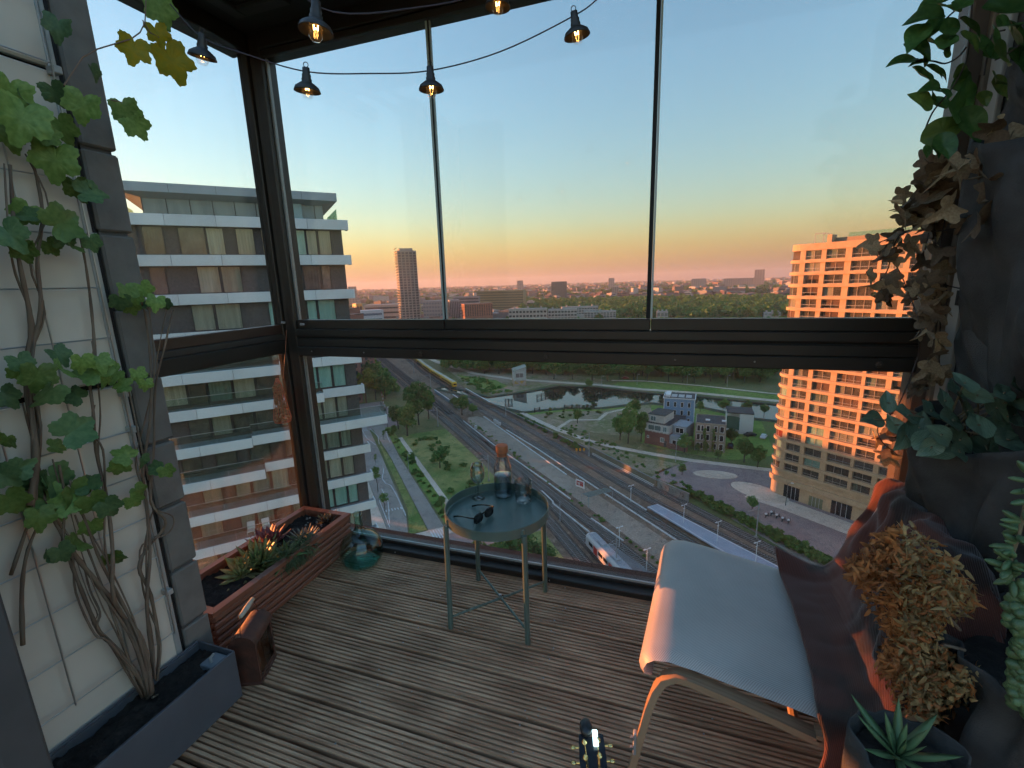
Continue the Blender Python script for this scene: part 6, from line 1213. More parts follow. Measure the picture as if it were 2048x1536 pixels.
for i, (u, v, s, a) in enumerate(PLV):
    y = 1.50+rr.uniform(-.07, .07); p = yd(u, v, y); sz = s/FPX*(p-EYEP).length*.84; a = math.radians(a); R_c = mw.to_3x3()
    put_leaf(LP[i % 2], pe, p, sz, R_c @ Vector((rr.uniform(-.5, .5), rr.uniform(.1, .9), 1)), R_c @ Vector((math.cos(a), math.sin(a), rr.uniform(-.4, .3))))
    q = yd(1905+rr.uniform(-60, 60), 875, 1.6); MB().tube([q, (q+p)/2+Vector((0, 0, .02)), p], .0024, 5).obj('stem', mat('pale_stem', (.16, .13, .08, 1), .6), pe)
# --- dried fern mass
df = thing('dried_fern', 'bushy dried orange brown fern spilling out of the lower pocket', 'plant', (.62, 1.15, .62)); m_f1 = mat('fern_orange', (.46, .17, .045, 1), .8, col2=(.26, .10, .035, 1), scale=9, transl=.25); m_f2 = mat('fern_tan', (.46, .31, .13, 1), .8, col2=(.22, .14, .06, 1), scale=9, transl=.2)
fg = np.random.default_rng(8)
cen = [(1745, 1120, 34), (1775, 1085, 38), (1812, 1080, 42), (1800, 1125, 52), (1845, 1110, 44), (1885, 1140, 44), (1770, 1160, 44), (1825, 1165, 52), (1870, 1175, 44), (1915, 1180, 36), (1800, 1205, 40), (1840, 1215, 40), (1815, 1250, 42), (1850, 1255, 36), (1810, 1295, 42), (1850, 1300, 44), (1885, 1320, 40), (1830, 1340, 48), (1870, 1360, 44), (1910, 1355, 40), (1935, 1345, 30), (1835, 1385, 38), (1785, 1310, 26), (1720, 1118, 22), (1860, 1395, 34)]
cen = [(u, v+18, s) for u, v, s in cen]
for part_i in range(5):
    b = MB()
    for ci_, (u, v, s) in enumerate(cen):
        if ci_ % 5 != part_i: continue
        for k in range(230):
            a = fg.uniform(0, 6.28); r = s*math.sqrt(fg.random())*1.15; uu, vv = u+r*math.cos(a), v+r*math.sin(a); y = 1.13+fg.normal()*.045+.05*(r/s)**2; p = yd(uu, vv, y)
            d = Vector((fg.normal()-.5, fg.normal()*.7-.4, fg.normal()-.3)); L_ = fg.uniform(.012, .028); up_ = Vector((fg.normal(), fg.normal(), fg.normal()))
            blade(b, p, d, up_, L_, fg.uniform(.0016, .0046), fg.uniform(.8, 2.8), n=5, thick=.3, m=0 if (uu < 1800 or fg.random() < .35) else 1)
    o = b.obj('fronds', [m_f1, m_f2], df); o['kind'] = 'stuff'
for (u, v, u2, v2) in ((1930, 1230, 1800, 1100), (1920, 1260, 1830, 1180), (1930, 1300, 1850, 1300), (1960, 1340, 1880, 1370), (1900, 1220, 1760, 1130), (2000, 1400, 1930, 1345)): MB().tube([yd(u, v, 1.14), yd((u+u2)/2, (v+v2)/2-10, 1.13), yd(u2, v2, 1.13)], .0035, 6).obj('stalk', m_stem, df)
# --- pot with aloe
ap = yd(1792, 1492, .98); pot = thing('felt_pot', 'black felt pot standing at the lower right', 'pot', (ap.x+.02, ap.y-.01, 0)); hp = ap.z+.005
def potf(u, v): th = 2*math.pi*u; r = (.076+.016*(1-v)+.006*math.sin(5*th)+.005*math.sin(9*th+v*6)); return (ap.x+.02+r*math.cos(th), ap.y-.01+r*math.sin(th), hp*(1-v)+.012*math.sin(3*th)*(1-v)+.003)
V = np.array([potf(i/47, j/15) for j in range(16) for i in range(48)]); F = np.array([(j*48+i, j*48+i+1, (j+1)*48+i+1, (j+1)*48+i) for j in range(15) for i in range(47)])
o = link('pot_wall', npmesh('pot_wall', V, F, m_felt, smooth=True), pot); o.modifiers.new('thickness', 'SOLIDIFY').thickness = .005
MB().lathe([(0, hp-.03), (.084, hp-.03)], 24, (ap.x+.02, ap.y-.01, 0)).obj('soil', m_soil, pot)
al = [plantmat('aloe_green', (.075, .15, .065, 1), (.12, .20, .09, 1), .15, 10, .4, .15)]
rosette('aloe', 'spiky green aloe growing in the black felt pot', (ap.x+.005, ap.y, hp-.028), 17, .125, .0105, al, 'succulent', (12, 80), .35, 4, None, (-.12, -.2, 1), .3)
# --- donkey tail
dk = thing('trailing_succulent', 'plump green trailing succulent hanging at the right edge', 'succulent', (.60, 1.0, .8)); m_dk = plantmat('donkey_tail', (.065, .125, .055, 1), (.11, .18, .085, 1), .25, 12, .4, .1); bd = MB().lathe([(0, 0), (.35, .12), (.5, .4), (.42, .75), (.15, .97), (0, 1)], 8).mesh('leaf', m_dk, True)
for (P, s0) in (([(2062, 950), (2040, 1060), (2022, 1120), (2026, 1160)], .026), ([(2062, 1170), (2046, 1230), (2050, 1300), (2052, 1370), (2056, 1420)], .029), ([(2040, 1210), (2048, 1300), (2040, 1390)], .028)):
    Q = smooth([yd(u, v, 1.0) for u, v in P], 6); MB().tube(Q, .003, 6).obj('stem', mat('pale_stem', (.16, .13, .08, 1)), dk)
    for k, q in enumerate(Q):
        for j in range(3 if s0 > .027 else 2):
            d = Vector((rr.uniform(-1, .3), rr.uniform(-1, .6), rr.uniform(-.7, .6))).normalized(); sz = s0*rr.uniform(.75, 1.1); o = link('leaf', bd, dk, True); qt = Vector((0, 0, 1)).rotation_difference(d); o.matrix_basis = Matrix.Translation(q-dk.location) @ qt.to_matrix().to_4x4() @ Matrix.Diagonal((sz*(.85 if s0 > .027 else .5), sz*(.85 if s0 > .027 else .5), sz*(1 if s0 > .027 else 1.3), 1))
# --- guitar head
gc = at_d(1184, 1500, 1.06); gt = thing('guitar', 'dark guitar headstock with gold tuners standing at the bottom edge', 'guitar', gc); m_gb = mat('guitar_black', (.022, .022, .026, 1), .25); m_gold = mat('gold_tuner', (.75, .55, .22, 1), .25, .9)
ax = (at_d(1178, 1440, 1.10)-at_d(1186, 1536, 1.0)).normalized(); vdir = (EYEP-gc).normalized(); nz_ = (vdir-ax*vdir.dot(ax)).normalized(); sx_ = ax.cross(nz_); GM = Matrix((sx_, ax, nz_)).transposed().to_4x4(); GM.translation = gc
hd = [(-.028, .030), (-.020, .034), (-.014, .026), (.012, .026), (.020, .034), (.029, .030), (.031, -.02), (.028, -.11), (.019, -.135), (.019, -.60), (-.019, -.60), (-.019, -.135), (-.026, -.11), (-.030, -.02)]
MB().prism(hd, -.008, .006, M=GM).obj('headstock', m_gb, gt)
for sx in (-1, 1):
    for k in range(3):
        y_ = .012-k*.033+(.004 if sx > 0 else 0); T_ = GM @ Matrix.Translation((sx*.016, y_, .006)); MB().lathe([(0, .010), (.0022, .010), (.0026, .003), (.0056, .0025), (.006, 0)], 14, M=T_).obj('tuner_post', m_gold, gt, smooth=True)
        MB().tube([GM @ Vector((sx*.028, y_-.004, -.004)), GM @ Vector((sx*.038, y_-.004, -.004))], .0022, 6).obj('tuner_shaft', m_gold, gt); T_ = GM @ Matrix.Translation((sx*.043, y_-.004, -.004)) @ Matrix.Diagonal((1, .75, .5, 1)); MB().lathe([(0, -.0065), (.005, -.004), (.0068, 0), (.005, .004), (0, .0065)], 12, M=T_).obj('tuner_button', m_gold, gt, smooth=True)
        MB().tube([GM @ Vector((sx*.016, y_, .010)), GM @ Vector((sx*(.003+.004*k), -.14, .008)), GM @ Vector((sx*(.003+.004*k), -.55, .010))], .0006, 4).obj('string', m_gold, gt)
MB().box(-.021, .021, -.142, -.136, .006, .010, M=GM).obj('nut', m_wpost, gt)
tn = thing('clip_tuner', 'black clip-on tuner with a bright screen on the headstock', 'tuner', gc+ax*.04)
T_ = GM @ Matrix.Translation((-.010, .042, .012)); MB().lathe([(0, -.008), (.012, -.008), (.015, -.003), (.015, .006), (.011, .010), (0, .011)], 20, M=T_ @ Matrix.Diagonal((1, 1.35, 1, 1))).obj('body', mat('tuner_black', (.02, .02, .02, 1), .3), tn, smooth=True); MB().bevbox(.004, .016, .0, .038, .008, .014, .002, M=GM).obj('screen', glow_mat('tuner_screen', (.55, .85, .9, 1), .35), tn)
# --- string lights
m_lamp = mat('lamp_brown', (.028, .024, .020, 1), .45, .2); m_bulb = pane_mat('bulb_glass', (.97, .96, .95), 1.5, .03, (.9, .8, .7), 1.4); m_fil = glow_mat('filament', (1, .50, .12, 1), 5.0)
cordm = mat('cord_purple', (.045, .032, .040, 1), .6)
LS = [(632, 6, .93, 'largest string lamp hanging nearest at the ceiling', (.12, 0)), (404, 70, 1.22, 'leftmost string lamp against the left window', (.18, .2)), (612, 138, 1.22, 'string lamp hanging just right of the corner post', (.08, .1)), (860, 136, 1.24, 'string lamp hanging in front of the first glass joint', (0, .05)), (996, -32, 1.2, 'string lamp cut off by the top of the view', (.05, 0)), (1148, 26, 1.18, 'rightmost string lamp high in the middle of the sky', (-.14, .1))]
shade = [(.0055, .004), (.009, .003), (.0095, -.010), (.0115, -.014), (.011, -.020), (.013, -.024), (.0125, -.030), (.019, -.034), (.030, -.042), (.0335, -.050), (.034, -.053), (.0325, -.052), (.028, -.043), (.018, -.036), (.009, -.034), (0, -.033)]
bulbp = [(.0085, -.034), (.0125, -.042), (.0145, -.052), (.0135, -.061), (.009, -.068), (0, -.0705)]
sh_me = MB().lathe(shade, 24).mesh('shade', m_lamp, True); bu_me = MB().lathe(bulbp, 20).mesh('bulb', m_bulb, True); fi_me = MB().tube([(-.0045, 0, -.036), (-.0035, 0, -.049), (0, 0, -.045), (.0035, 0, -.049), (.0045, 0, -.036)], .0011, 6).mesh('filament', m_fil); so_me = MB().lathe([(.0, -.0335), (.0085, -.0335), (.0085, -.040), (0, -.040)], 14).mesh('socket', m_lamp, True)
ri = MB(); ri.tube([(.006*math.cos(a), 0, .010+.006*math.sin(a)) for a in np.linspace(0, 6.283, 15)], .0011, 5); ri_me = ri.mesh('ring', m_lamp)
anchors = []
for (u, v, d, lab, tl) in LS:
    p = at_d(u, v, d); anchors.append(p); t = thing('string_lamp', lab, 'lamp', p, 0, 'string lights'); t.rotation_euler = (tl[1], tl[0], rr.uniform(0, 1))
    for nm, me in (('shade', sh_me), ('bulb', bu_me), ('filament', fi_me), ('socket', so_me), ('ring', ri_me)): link(nm, me, t, True)
def cord(pts, label):
    b = MB(); b.tube(smooth(pts, 6), .0017, 6); tag(b.obj('light_cord', cordm), label, 'cord', 'cords of the string lights')
A_ = anchors; e1 = Vector((0, 0, -.006)); sag = lambda a, b, s: (a+b)/2-Vector((0, 0, s))
cord([at_d(340, 8, 1.2), A_[1]+e1, at_d(490, 108, 1.22), A_[2]+e1, sag(A_[2]+e1, A_[3]+e1, .006), A_[3]+e1, sag(A_[3]+e1, A_[5]+e1, .018), A_[5]+e1, at_d(1200, -6, 1.16), at_d(1290, -80, 1.1)], 'thin dark cord of the string lights sagging across the window')
cord([at_d(520, -160, .95), A_[0]+e1, sag(A_[0], A_[4], .03), A_[4]+e1, at_d(1150, -140, 1.1)], 'second cord of the string lights above the view')
# --- net of peanuts hanging in the corner
bp = at_y(560, 800, 1.95); bt = thing('peanut_net', 'orange net of peanuts hanging on a string from the corner post', 'bird feeder', (bp.x, bp.y, bp.z-.1)); q0 = at_y(566, 757, 1.95); q1 = at_y(573, 660, 2.02)
MB().tube([q1, at_y(571, 700, 1.99), q0], .0016, 5).obj('string', mat('net_string', (.45, .16, .08, 1), .6), bt)
gh = random.Random(5); pn = MB(); bz1 = q0.z-.035; bz0 = at_y(560, 840, 1.95).z; m_pn = mat('peanut_shell', (.36, .20, .10, 1), .8, var=.25, scale=60, bump=.3, bscale=200)
for k in range(90):
    f = gh.random(); z = bz0+(bz1-bz0)*f; R2 = .040*(1-.55*f); a = gh.uniform(0, 6.28); r = R2*math.sqrt(gh.random()); c = Vector((bp.x+r*math.cos(a), bp.y+r*math.sin(a), z)); d = Vector((gh.uniform(-1, 1), gh.uniform(-1, 1), gh.uniform(-1, 1))).normalized(); qt = Vector((0, 0, 1)).rotation_difference(d).to_matrix().to_4x4()
    pn.lathe([(0, -.015), (.0055, -.011), (.0062, -.007), (.0048, 0), (.0062, .007), (.0052, .011), (0, .015)], 8, c, M=qt)
o = pn.obj('peanuts', m_pn, bt, smooth=True); o['kind'] = 'stuff'
nb_ = MB(); prof_ = [(.006, q0.z), (.010, q0.z-.012), (.020, bz1), (.034, (bz0+bz1)/2), (.047, bz0+.012), (.042, bz0-.008), (.012, bz0-.014)]; nn_ = 16
for s in (-1, 1):
    for k in range(nn_): nb_.tube([(bp.x+r*math.cos(2*math.pi*(k/nn_)+s*i*.22), bp.y+r*math.sin(2*math.pi*(k/nn_)+s*i*.22), z) for i, (r, z) in enumerate(prof_)], .0009, 4)
o = nb_.obj('net', mat('net_orange', (.55, .14, .06, 1), .5), bt); o['kind'] = 'stuff'
# ================================================================== TREES, FAR CITY, HAZE
def leafcloud(n_clump, per, rx, rz, zc, leaf, seed, shell=.78, clr=.34):
    """leaf-sized quads gathered in clumps through an uneven crown; returns V, F"""
    g = np.random.default_rng(seed); cs = []
    while len(cs) < n_clump:
        p = g.normal(size=3); p /= np.linalg.norm(p); p *= (shell*(.55+.45*g.random()))
        if p[2] < -.75: continue
        cs.append(p*np.array([rx, rx, rz])*g.uniform(.8, 1.15))
    cs = np.array(cs); C = np.repeat(cs, per, 0); n = len(C)
    d = g.normal(size=(n, 3)); d /= np.linalg.norm(d, axis=1)[:, None]
    rad = np.repeat(g.uniform(.7, 1.25, n_clump), per)*clr*(rx+rz)/2
    P = C+d*(rad*g.uniform(.35, 1.0, n)**.5)[:, None]*np.array([1, 1, .8]); P[:, 2] += zc
    nrm = d*.8+g.normal(size=(n, 3))*.5; nrm /= np.linalg.norm(nrm, axis=1)[:, None]
    a = np.cross(nrm, g.normal(size=(n, 3))); a /= np.linalg.norm(a, axis=1)[:, None]; b = np.cross(nrm, a)
    s = leaf*g.uniform(.6, 1.3, n)[:, None]; a *= s; b *= s*.7
    V = np.stack([P-a-b*.3, P+b, P+a+b*.25, P-b], 1).reshape(-1, 3); F = np.arange(4*n).reshape(-1, 4)
    return V, F
def leafmat(name, c1, c2, rnd=.22):
    return mat(name, c1, .75, col2=c2, scale=.55, detail=3, rnd=rnd, spec=.25, transl=.28, thr=(.35, .65))
m_leaf = [leafmat('foliage_dark', (.07, .165, .042, 1), (.12, .23, .06, 1)), leafmat('foliage_mid', (.10, .205, .048, 1), (.16, .28, .07, 1)), leafmat('foliage_bright', (.11, .19, .04, 1), (.15, .24, .06, 1)), leafmat('foliage_yellow', (.16, .19, .035, 1), (.2, .24, .05, 1))]
m_bark = mat('bark', (.075, .058, .045, 1), .9, col2=(.05, .04, .03, 1), scale=6, detail=6)
def tree_proto(rx, rz, zc, leaf, seed, ml, n_clump=34, per=62, trunk=.16):
    t = thing('tree', 'x', 'tree'); rr = random.Random(seed)
    V, F = leafcloud(n_clump, per, rx, rz, zc, leaf, seed)
    tb = MB(); tb.tube([(0, 0, 0), (rr.uniform(-.1, .1), 0, zc*.4), (rr.uniform(-.25, .25), rr.uniform(-.2, .2), zc)], [trunk*1.3, trunk, trunk*.5], 7)
    for k in range(7):
        th = k*2.4; z0 = zc*rr.uniform(.35, .8); tb.tube([(0, 0, z0), (math.cos(th)*rx*.35, math.sin(th)*rx*.35, z0+rz*.3), (math.cos(th)*rx*.7, math.sin(th)*rx*.7, z0+rz*.45)], [trunk*.5, trunk*.3, trunk*.1], 5)
    k = [tb.obj('trunk', m_bark, t, local=True)]
    co = link('crown', npmesh('crown', V, F, ml), t, True); k.append(co)
    return kids(t, k)
# prototypes are ten metres tall
PROTO = [tree_proto(3.0, 3.6, 6.0, .30, 1, m_leaf[1]), tree_proto(3.4, 3.4, 6.1, .30, 2, m_leaf[0]), tree_proto(2.0, 4.4, 5.4, .26, 3, m_leaf[2]), tree_proto(2.5, 3.9, 5.8, .28, 4, m_leaf[1]), tree_proto(2.7, 3.3, 6.3, .28, 5, m_leaf[3], 26, 46), tree_proto(3.8, 3.9, 5.6, .30, 6, m_leaf[0], 40, 64), tree_proto(1.5, 2.9, 6.6, .22, 8, m_leaf[2], 16, 36, .09)]
used = [False]*len(PROTO)
def tree(p, h, kind, label, group, wide=1.0):
    rz = random.uniform(0, 6.28); s = h/10; sc_ = (s*wide, s*wide, s)
    if not used[kind]:
        used[kind] = True; o = PROTO[kind]; o.location = p; o.rotation_euler = (0, 0, rz); o.scale = sc_; o['label'] = label; o['group'] = group
    else: o = copytree(PROTO[kind], p, rz, sc_, label, group)
    return o
def tree_px(u, vb, vt, kind, label, group, wide=1.0):
    p = gp(u, vb); r = math.hypot(p.x, p.y); top = EYE+slope_at(u, vt)*r; return tree(p, max(1.5, top-G), kind, label, group, wide)
TS = [(815, 872, 797, 2, 'bright green broad tree below the railway bend', 'trees by the level crossing', 1.25), (838, 850, 752, 5, 'tall dark tree behind the bright green one', 'trees by the level crossing', .8), (858, 838, 772, 3, 'leaning dark tree at the right of the crossing group', 'trees by the level crossing', .9), (797, 858, 806, 1, 'low dark tree left of the bright green one', 'trees by the level crossing', 1.2),
      (733, 806, 722, 4, 'yellowish tree right beside the white building', 'trees left of the tracks', 1.0), (752, 800, 742, 4, 'small yellowish tree at the level crossing', 'trees left of the tracks', 1.1), (770, 798, 738, 1, 'dark green tree against the left track', 'trees left of the tracks', 1.0), (750, 770, 722, 3, 'mid green tree high beside the tracks', 'trees left of the tracks', 1.1), (728, 768, 715, 1, 'dark tree at the top beside the white building', 'trees left of the tracks', 1.1), (778, 775, 748, 0, 'small tree tucked under the far track edge', 'trees left of the tracks', 1.1), (720, 790, 745, 3, 'tree peeping from behind the white building', 'trees left of the tracks', 1.0),
      (924, 830, 786, 1, 'bushy tree between the bridge tracks', 'trees by the bridge', 1.1), (946, 830, 806, 0, 'low round bush right of the bridge tree', 'trees by the bridge', 1.5), (908, 815, 792, 1, 'small bush left of the bridge tree', 'trees by the bridge', 1.2),
      (756, 984, 926, 6, 'slim young street tree on the pavement', 'street trees', 1.1), (770, 1022, 982, 6, 'round young street tree nearest the bottle', 'street trees', 1.7), (752, 930, 905, 6, 'small pale street tree beside the white building', 'street trees', 1.0), (826, 928, 902, 3, 'narrow conifer on the verge', 'street trees', .9), (788, 872, 848, 3, 'small conifer at the tip of the verge', 'street trees', 1.0), (884, 1014, 990, 3, 'small dark tree at the end of the footpath', 'street trees', 1.3), (768, 880, 858, 6, 'tiny tree near the hatch bars', 'street trees', 1.0),
      (880, 936, 890, 1, 'round dark bush in the field', 'shrubs in the field', 1.3), (962, 1118, 1074, 4, 'yellow green tree below the table', 'trees below the balcony', 1.5), (1040, 1140, 1052, 5, 'large dark tree below the table', 'trees below the balcony', 1.2), (1085, 1165, 1085, 1, 'dark tree beside the large one below the table', 'trees below the balcony', 1.2), (1000, 1150, 1085, 0, 'mid green tree left of the large dark one', 'trees below the balcony', 1.2),
      (1256, 888, 806, 0, 'tall loose tree left of the brick house', 'garden trees', .8), (1240, 880, 828, 0, 'round tree left of the houses', 'garden trees', 1.1), (1282, 884, 818, 3, 'tree touching the corner of the brick house', 'garden trees', .8), (1270, 832, 796, 0, 'tree on the shore behind the houses', 'garden trees', 1.1), (1368, 905, 866, 0, 'round tree in front of the blue house', 'garden trees', 1.4), (1345, 812, 790, 3, 'tree behind the white stepped house', 'garden trees', 1.0), (1488, 925, 872, 0, 'tree in front of the white modern house', 'garden trees', 1.2), (1436, 918, 896, 2, 'light green shrub under the tan house', 'garden trees', 1.6), (1395, 908, 884, 1, 'dark bush at the foot of the tan house', 'garden trees', .8), (1412, 910, 880, 1, 'narrow dark bush beside the creepers', 'garden trees', .6), (1400, 824, 800, 3, 'tree on the canal bank right of the blue house', 'garden trees', 1.2), (1446, 824, 796, 0, 'second tree on the canal bank behind the tan house', 'garden trees', 1.3), (1492, 828, 799, 0, 'third tree on the canal bank behind the modern house', 'garden trees', 1.2), (1528, 832, 806, 0, 'canal bank tree beside the tan tower', 'garden trees', 1.2), (1462, 890, 852, 1, 'bush in front of the curved glazing', 'garden trees', 1.2), (1515, 935, 890, 0, 'dark tree at the foot of the tan tower', 'garden trees', 1.2),
      (1155, 846, 812, 2, 'thin bright young tree on the shore', 'young trees', 1.3), (1364, 950, 925, 3, 'small dark tree at the plaza corner', 'young trees', 1.2), (1504, 1022, 990, 0, 'small tree beside the parking bays', 'young trees', 1.3), (1178, 778, 756, 0, 'round tree on the far bank', 'young trees', 1.2)]
for u, vb, vt, kd, lab, grp, wd in TS: tree_px(u, vb, vt, kd, lab, grp, wd)
# park rows behind the canal
rr = random.Random(9)
for row, (v0, n) in enumerate(((757, 19), (747, 24), (739, 26))):
    for i in range(n):
        u = 960+i*(590/n)+rr.uniform(-8, 8)+row*13; v = v0+(u-960)*.016+rr.uniform(-2, 2)
        if row == 0 and u < 1090: continue
        p = gp(u, v); tree(p, rr.uniform(11, 16), rr.choice([0, 1, 3, 5]), ['tree in the front row of the park beyond the canal', 'tree in the middle row of the park beyond the canal', 'tree in the back row of the park beyond the canal'][row], 'park trees row %d' % (row+1), rr.uniform(1.0, 1.3))
for i in range(16):
    u = 880+i*14+rr.uniform(-5, 5); p = gp(u, 728+rr.uniform(-2, 3)); tree(p, rr.uniform(8, 12), rr.choice([0, 1, 3]), 'tree in the belt behind the waste ground', 'trees behind the waste ground', 1.2)
def clumpmass(name, label, cat, spots, leaf, ml, per=26, seed=3, kind='stuff'):
    """many crowns as one mass; spots = (x,y,r,h)"""
    Vs = []; Fs = []; n0 = 0
    for i, (x, y, r, h) in enumerate(spots):
        V, F = leafcloud(9, per//3, r, h*.36, h*.6, leaf, seed+i, shell=.7, clr=.45); V = V+np.array([x, y, G]); Vs.append(V); Fs.append(F+n0); n0 += len(V)
    o = link(name, npmesh(name, np.concatenate(Vs), np.concatenate(Fs), ml)); return tag(o, label, cat, kind=kind)
# the wood in the middle distance
sp = []
for _ in range(1500):
    az_ = math.radians(rr.uniform(-17.5, 16)); r = rr.uniform(640, 1180)
    if az_ < math.radians(-8) and r < 800: continue
    sp.append((r*math.sin(az_), r*math.cos(az_), rr.uniform(5, 8), rr.uniform(14, 21)))
clumpmass('woodland', 'dense dark green wood between the pale terraces and the far city', 'wood', sp, 2.6, m_leaf[0], 39, 100)
sp = []
for _ in range(420):
    az_ = math.radians(rr.uniform(-12, 15)); r = rr.uniform(430, 660); sp.append((r*math.sin(az_), r*math.cos(az_), rr.uniform(3, 5), rr.uniform(5, 10)))
clumpmass('allotments', 'lighter green allotment trees in front of the wood', 'wood', sp, 1.6, m_leaf[1], 42, 2000)
sp = []
for _ in range(900):
    az_ = math.radians(rr.uniform(-60, 24)); r = rr.uniform(480, 5200)**1.0; sp.append((r*math.sin(az_), r*math.cos(az_), rr.uniform(6, 11), rr.uniform(9, 15)))
clumpmass('city_trees', 'scattered trees between the houses of the far city', 'wood', sp, 4.0, m_leaf[0], 18, 6000)
sp = []
for _ in range(150):
    q = rr.uniform(-420, -235); sp.append((*[c for c in QW(q, rr.uniform(35, 46))[:2]], rr.uniform(2.5, 4), rr.uniform(4, 9)))
clumpmass('scrub', 'green scrub along the left side of the far tracks', 'bushes', sp, .9, m_leaf[1], 60, 9000)
# weeds and shrubs of the field, hedges
sp = []
for _ in range(330):
    u = rr.uniform(885, 1560); q_ = gp(u, 731+rr.uniform(0, 15)+(u-960)*.012); sp.append((q_.x, q_.y, rr.uniform(3, 5), rr.uniform(6, 11)))
clumpmass('park_thicket', 'continuous dark green belt of trees in the park behind the canal', 'wood', sp, .8, m_leaf[0], 96, 12000)
def scatter(name, label, cat, area, n, r, h, ml, leaf, seed):
    g = random.Random(seed); sp = []
    for _ in range(n): q = g.uniform(area[0], area[1]); w_ = g.uniform(area[2], area[3]); p = QW(q, w_); sp.append((p.x, p.y, r*g.uniform(.6, 1.3), h*g.uniform(.5, 1.3)))
    return clumpmass(name, label, cat, sp, leaf, ml, 48, seed*77)
scatter('field_scrub', 'low green scrub in the field beside the left track', 'bushes', (-165, -100, 33, 43), 26, 1.5, 1.0, m_leaf[1], .34, 1)
scatter('verge_shrubs', 'low bright shrubs along the verge by the carriageway', 'bushes', (-184, -102, 26.8, 29.2), 60, .8, .55, m_leaf[2], .25, 2)
scatter('hedge', 'long yellow green hedge right of the rusty track', 'hedge', (-86, -40, 88, 90.4), 150, 1.2, 1.9, m_leaf[2], .3, 3)
scatter('wall_shrubs', 'dark shrubs growing along the foot of the low wall', 'bushes', (-172, -124, 80.6, 82.6), 44, 1.0, 1.6, m_leaf[0], .28, 4)
scatter('meadow_weeds', 'tall weeds on the waste ground beside the yellow train', 'bushes', (-262, -216, 84, 98), 90, 1.3, 1.0, m_leaf[1], .32, 5)
scatter('track_weeds', 'weeds along the edges of the gravel yard', 'weeds', (-176, -60, 59.6, 61.6), 60, .5, .4, m_leaf[1], .18, 6); scatter('path_weeds', 'weeds along the path between railway and houses', 'weeds', (-150, -88, 86.5, 96), 70, .8, .5, m_leaf[1], .22, 7); scatter('shore_weeds', 'low bushes on the canal shore', 'bushes', (-175, -158, 90, 122), 40, 1.0, .8, m_leaf[2], .26, 8)
# creepers on house 3 front
a, b = gp(1388, 900), gp(1449, 906); d_ = (b-a).normalized(); sp = []
for s_ in (.32, .60):
    for z in np.arange(0, 7.5, .6): p = a.lerp(b, s_); sp.append((p.x, p.y-.25, .55, .9, z))
Vs = []; Fs = []; n0 = 0
for i, (x, y, r, h, z) in enumerate(sp):
    V, F = leafcloud(5, 10, r, .5, .5, .2, 400+i, clr=.5); V += np.array([x, y-.2, G+z]); Vs.append(V); Fs.append(F+n0); n0 += len(V)
tag(link('creeper', npmesh('creeper', np.concatenate(Vs), np.concatenate(Fs), m_leaf[2])), 'two green creeper strips climbing the tan house front', 'creeper', kind='stuff')
# jetty fences standing in the canal
m_timber = mat('jetty_timber', (.035, .03, .026, 1), .9)
def jetty(u0, v0, u1, v1, n, label):
    a, b = gp(u0, v0), gp(u1, v1); t = thing('jetty_fence', label, 'fence', a, 0, 'timber fender fences in the canal'); d = b-a
    for k in range(n): p = a+d*(k/(n-1)); MB().box(p.x-.18, p.x+.18, p.y-.18, p.y+.18, G-.3, G+2.1).obj('post', m_timber, t)
    for z in (.5, 1.1, 1.7): M = Matrix.Translation(a) @ Matrix.Rotation(math.atan2(d.y, d.x), 4, 'Z'); MB().box(-.4, d.length+.4, -.26, -.19, z, z+.22, M=M).obj('rail', m_timber, t)
jetty(1074, 797, 1116, 786, 6, 'long timber fence standing in the far part of the canal'); jetty(1011, 806, 1024, 806, 3, 'short timber fence beside the bridge'); jetty(1129, 818, 1188, 818, 5, 'timber fence along the near shore'); jetty(1069, 825, 1079, 823, 2, 'small timber fender near the low wall')
# street lamps
def street_lamp(p, h, label, m_=m_wpost, group='street lamps'):
    t = thing('street_lamp', label, 'lamp post', p, 0, group)
    MB().tube([p, p+Vector((0, 0, h*.6)), p+Vector((0, 0, h))], [.09, .07, .05], 7).obj('pole', m_, t)
    MB().tube([p+Vector((0, 0, h)), p+Vector((.35, 0, h+.25)), p+Vector((.9, 0, h+.25))], .045, 6).obj('arm', m_, t)
    MB().bevbox(p.x+.6, p.x+1.25, p.y-.14, p.y+.14, p.z+h+.18, p.z+h+.32, .04).obj('lamp_head', m_wpost, t)
for (u, v, h, lab) in ((1351, 924, 7.5, 'street lamp in front of the brick house'), (776, 858, 9, 'tall dark street lamp at the level crossing'), (1374, 772, 6, 'lamp on the park lawn left of the tan tower'), (1454, 774, 6, 'lamp on the park lawn nearest the tan tower'), (1203, 775, 6, 'lamp on the far canal bank'), (1274, 771, 6, 'lamp at the corner of the park road'), (965, 742, 7, 'lamp on the road across the waste ground'), (1571, 1012, 6, 'lamp in front of the tan tower entrance'), (818, 975-30, 6, 'lamp on the footpath beside the narrow conifer')):
    street_lamp(gp(u, v), h, lab, m_dkpost if 'dark' in lab or 'entrance' in lab else m_galv)
# level crossing barrier
p = gp(770, 822); t = thing('crossing_barrier', 'raised red and white level crossing barrier', 'barrier', p)
MB().box(p.x-.4, p.x+.4, p.y-.4, p.y+.4, G, G+1.2).obj('base', m_dkpost, t)
for k in range(9): MB().tube([p+Vector((-.12*k*.9, 0, 1.0+k*.9)), p+Vector((-.12*(k+1)*.9, 0, 1.0+(k+1)*.9))], .1, 6).obj('boom_band', m_wpost if k % 2 else mat('barrier_red', (.4, .06, .05, 1), .5), t)
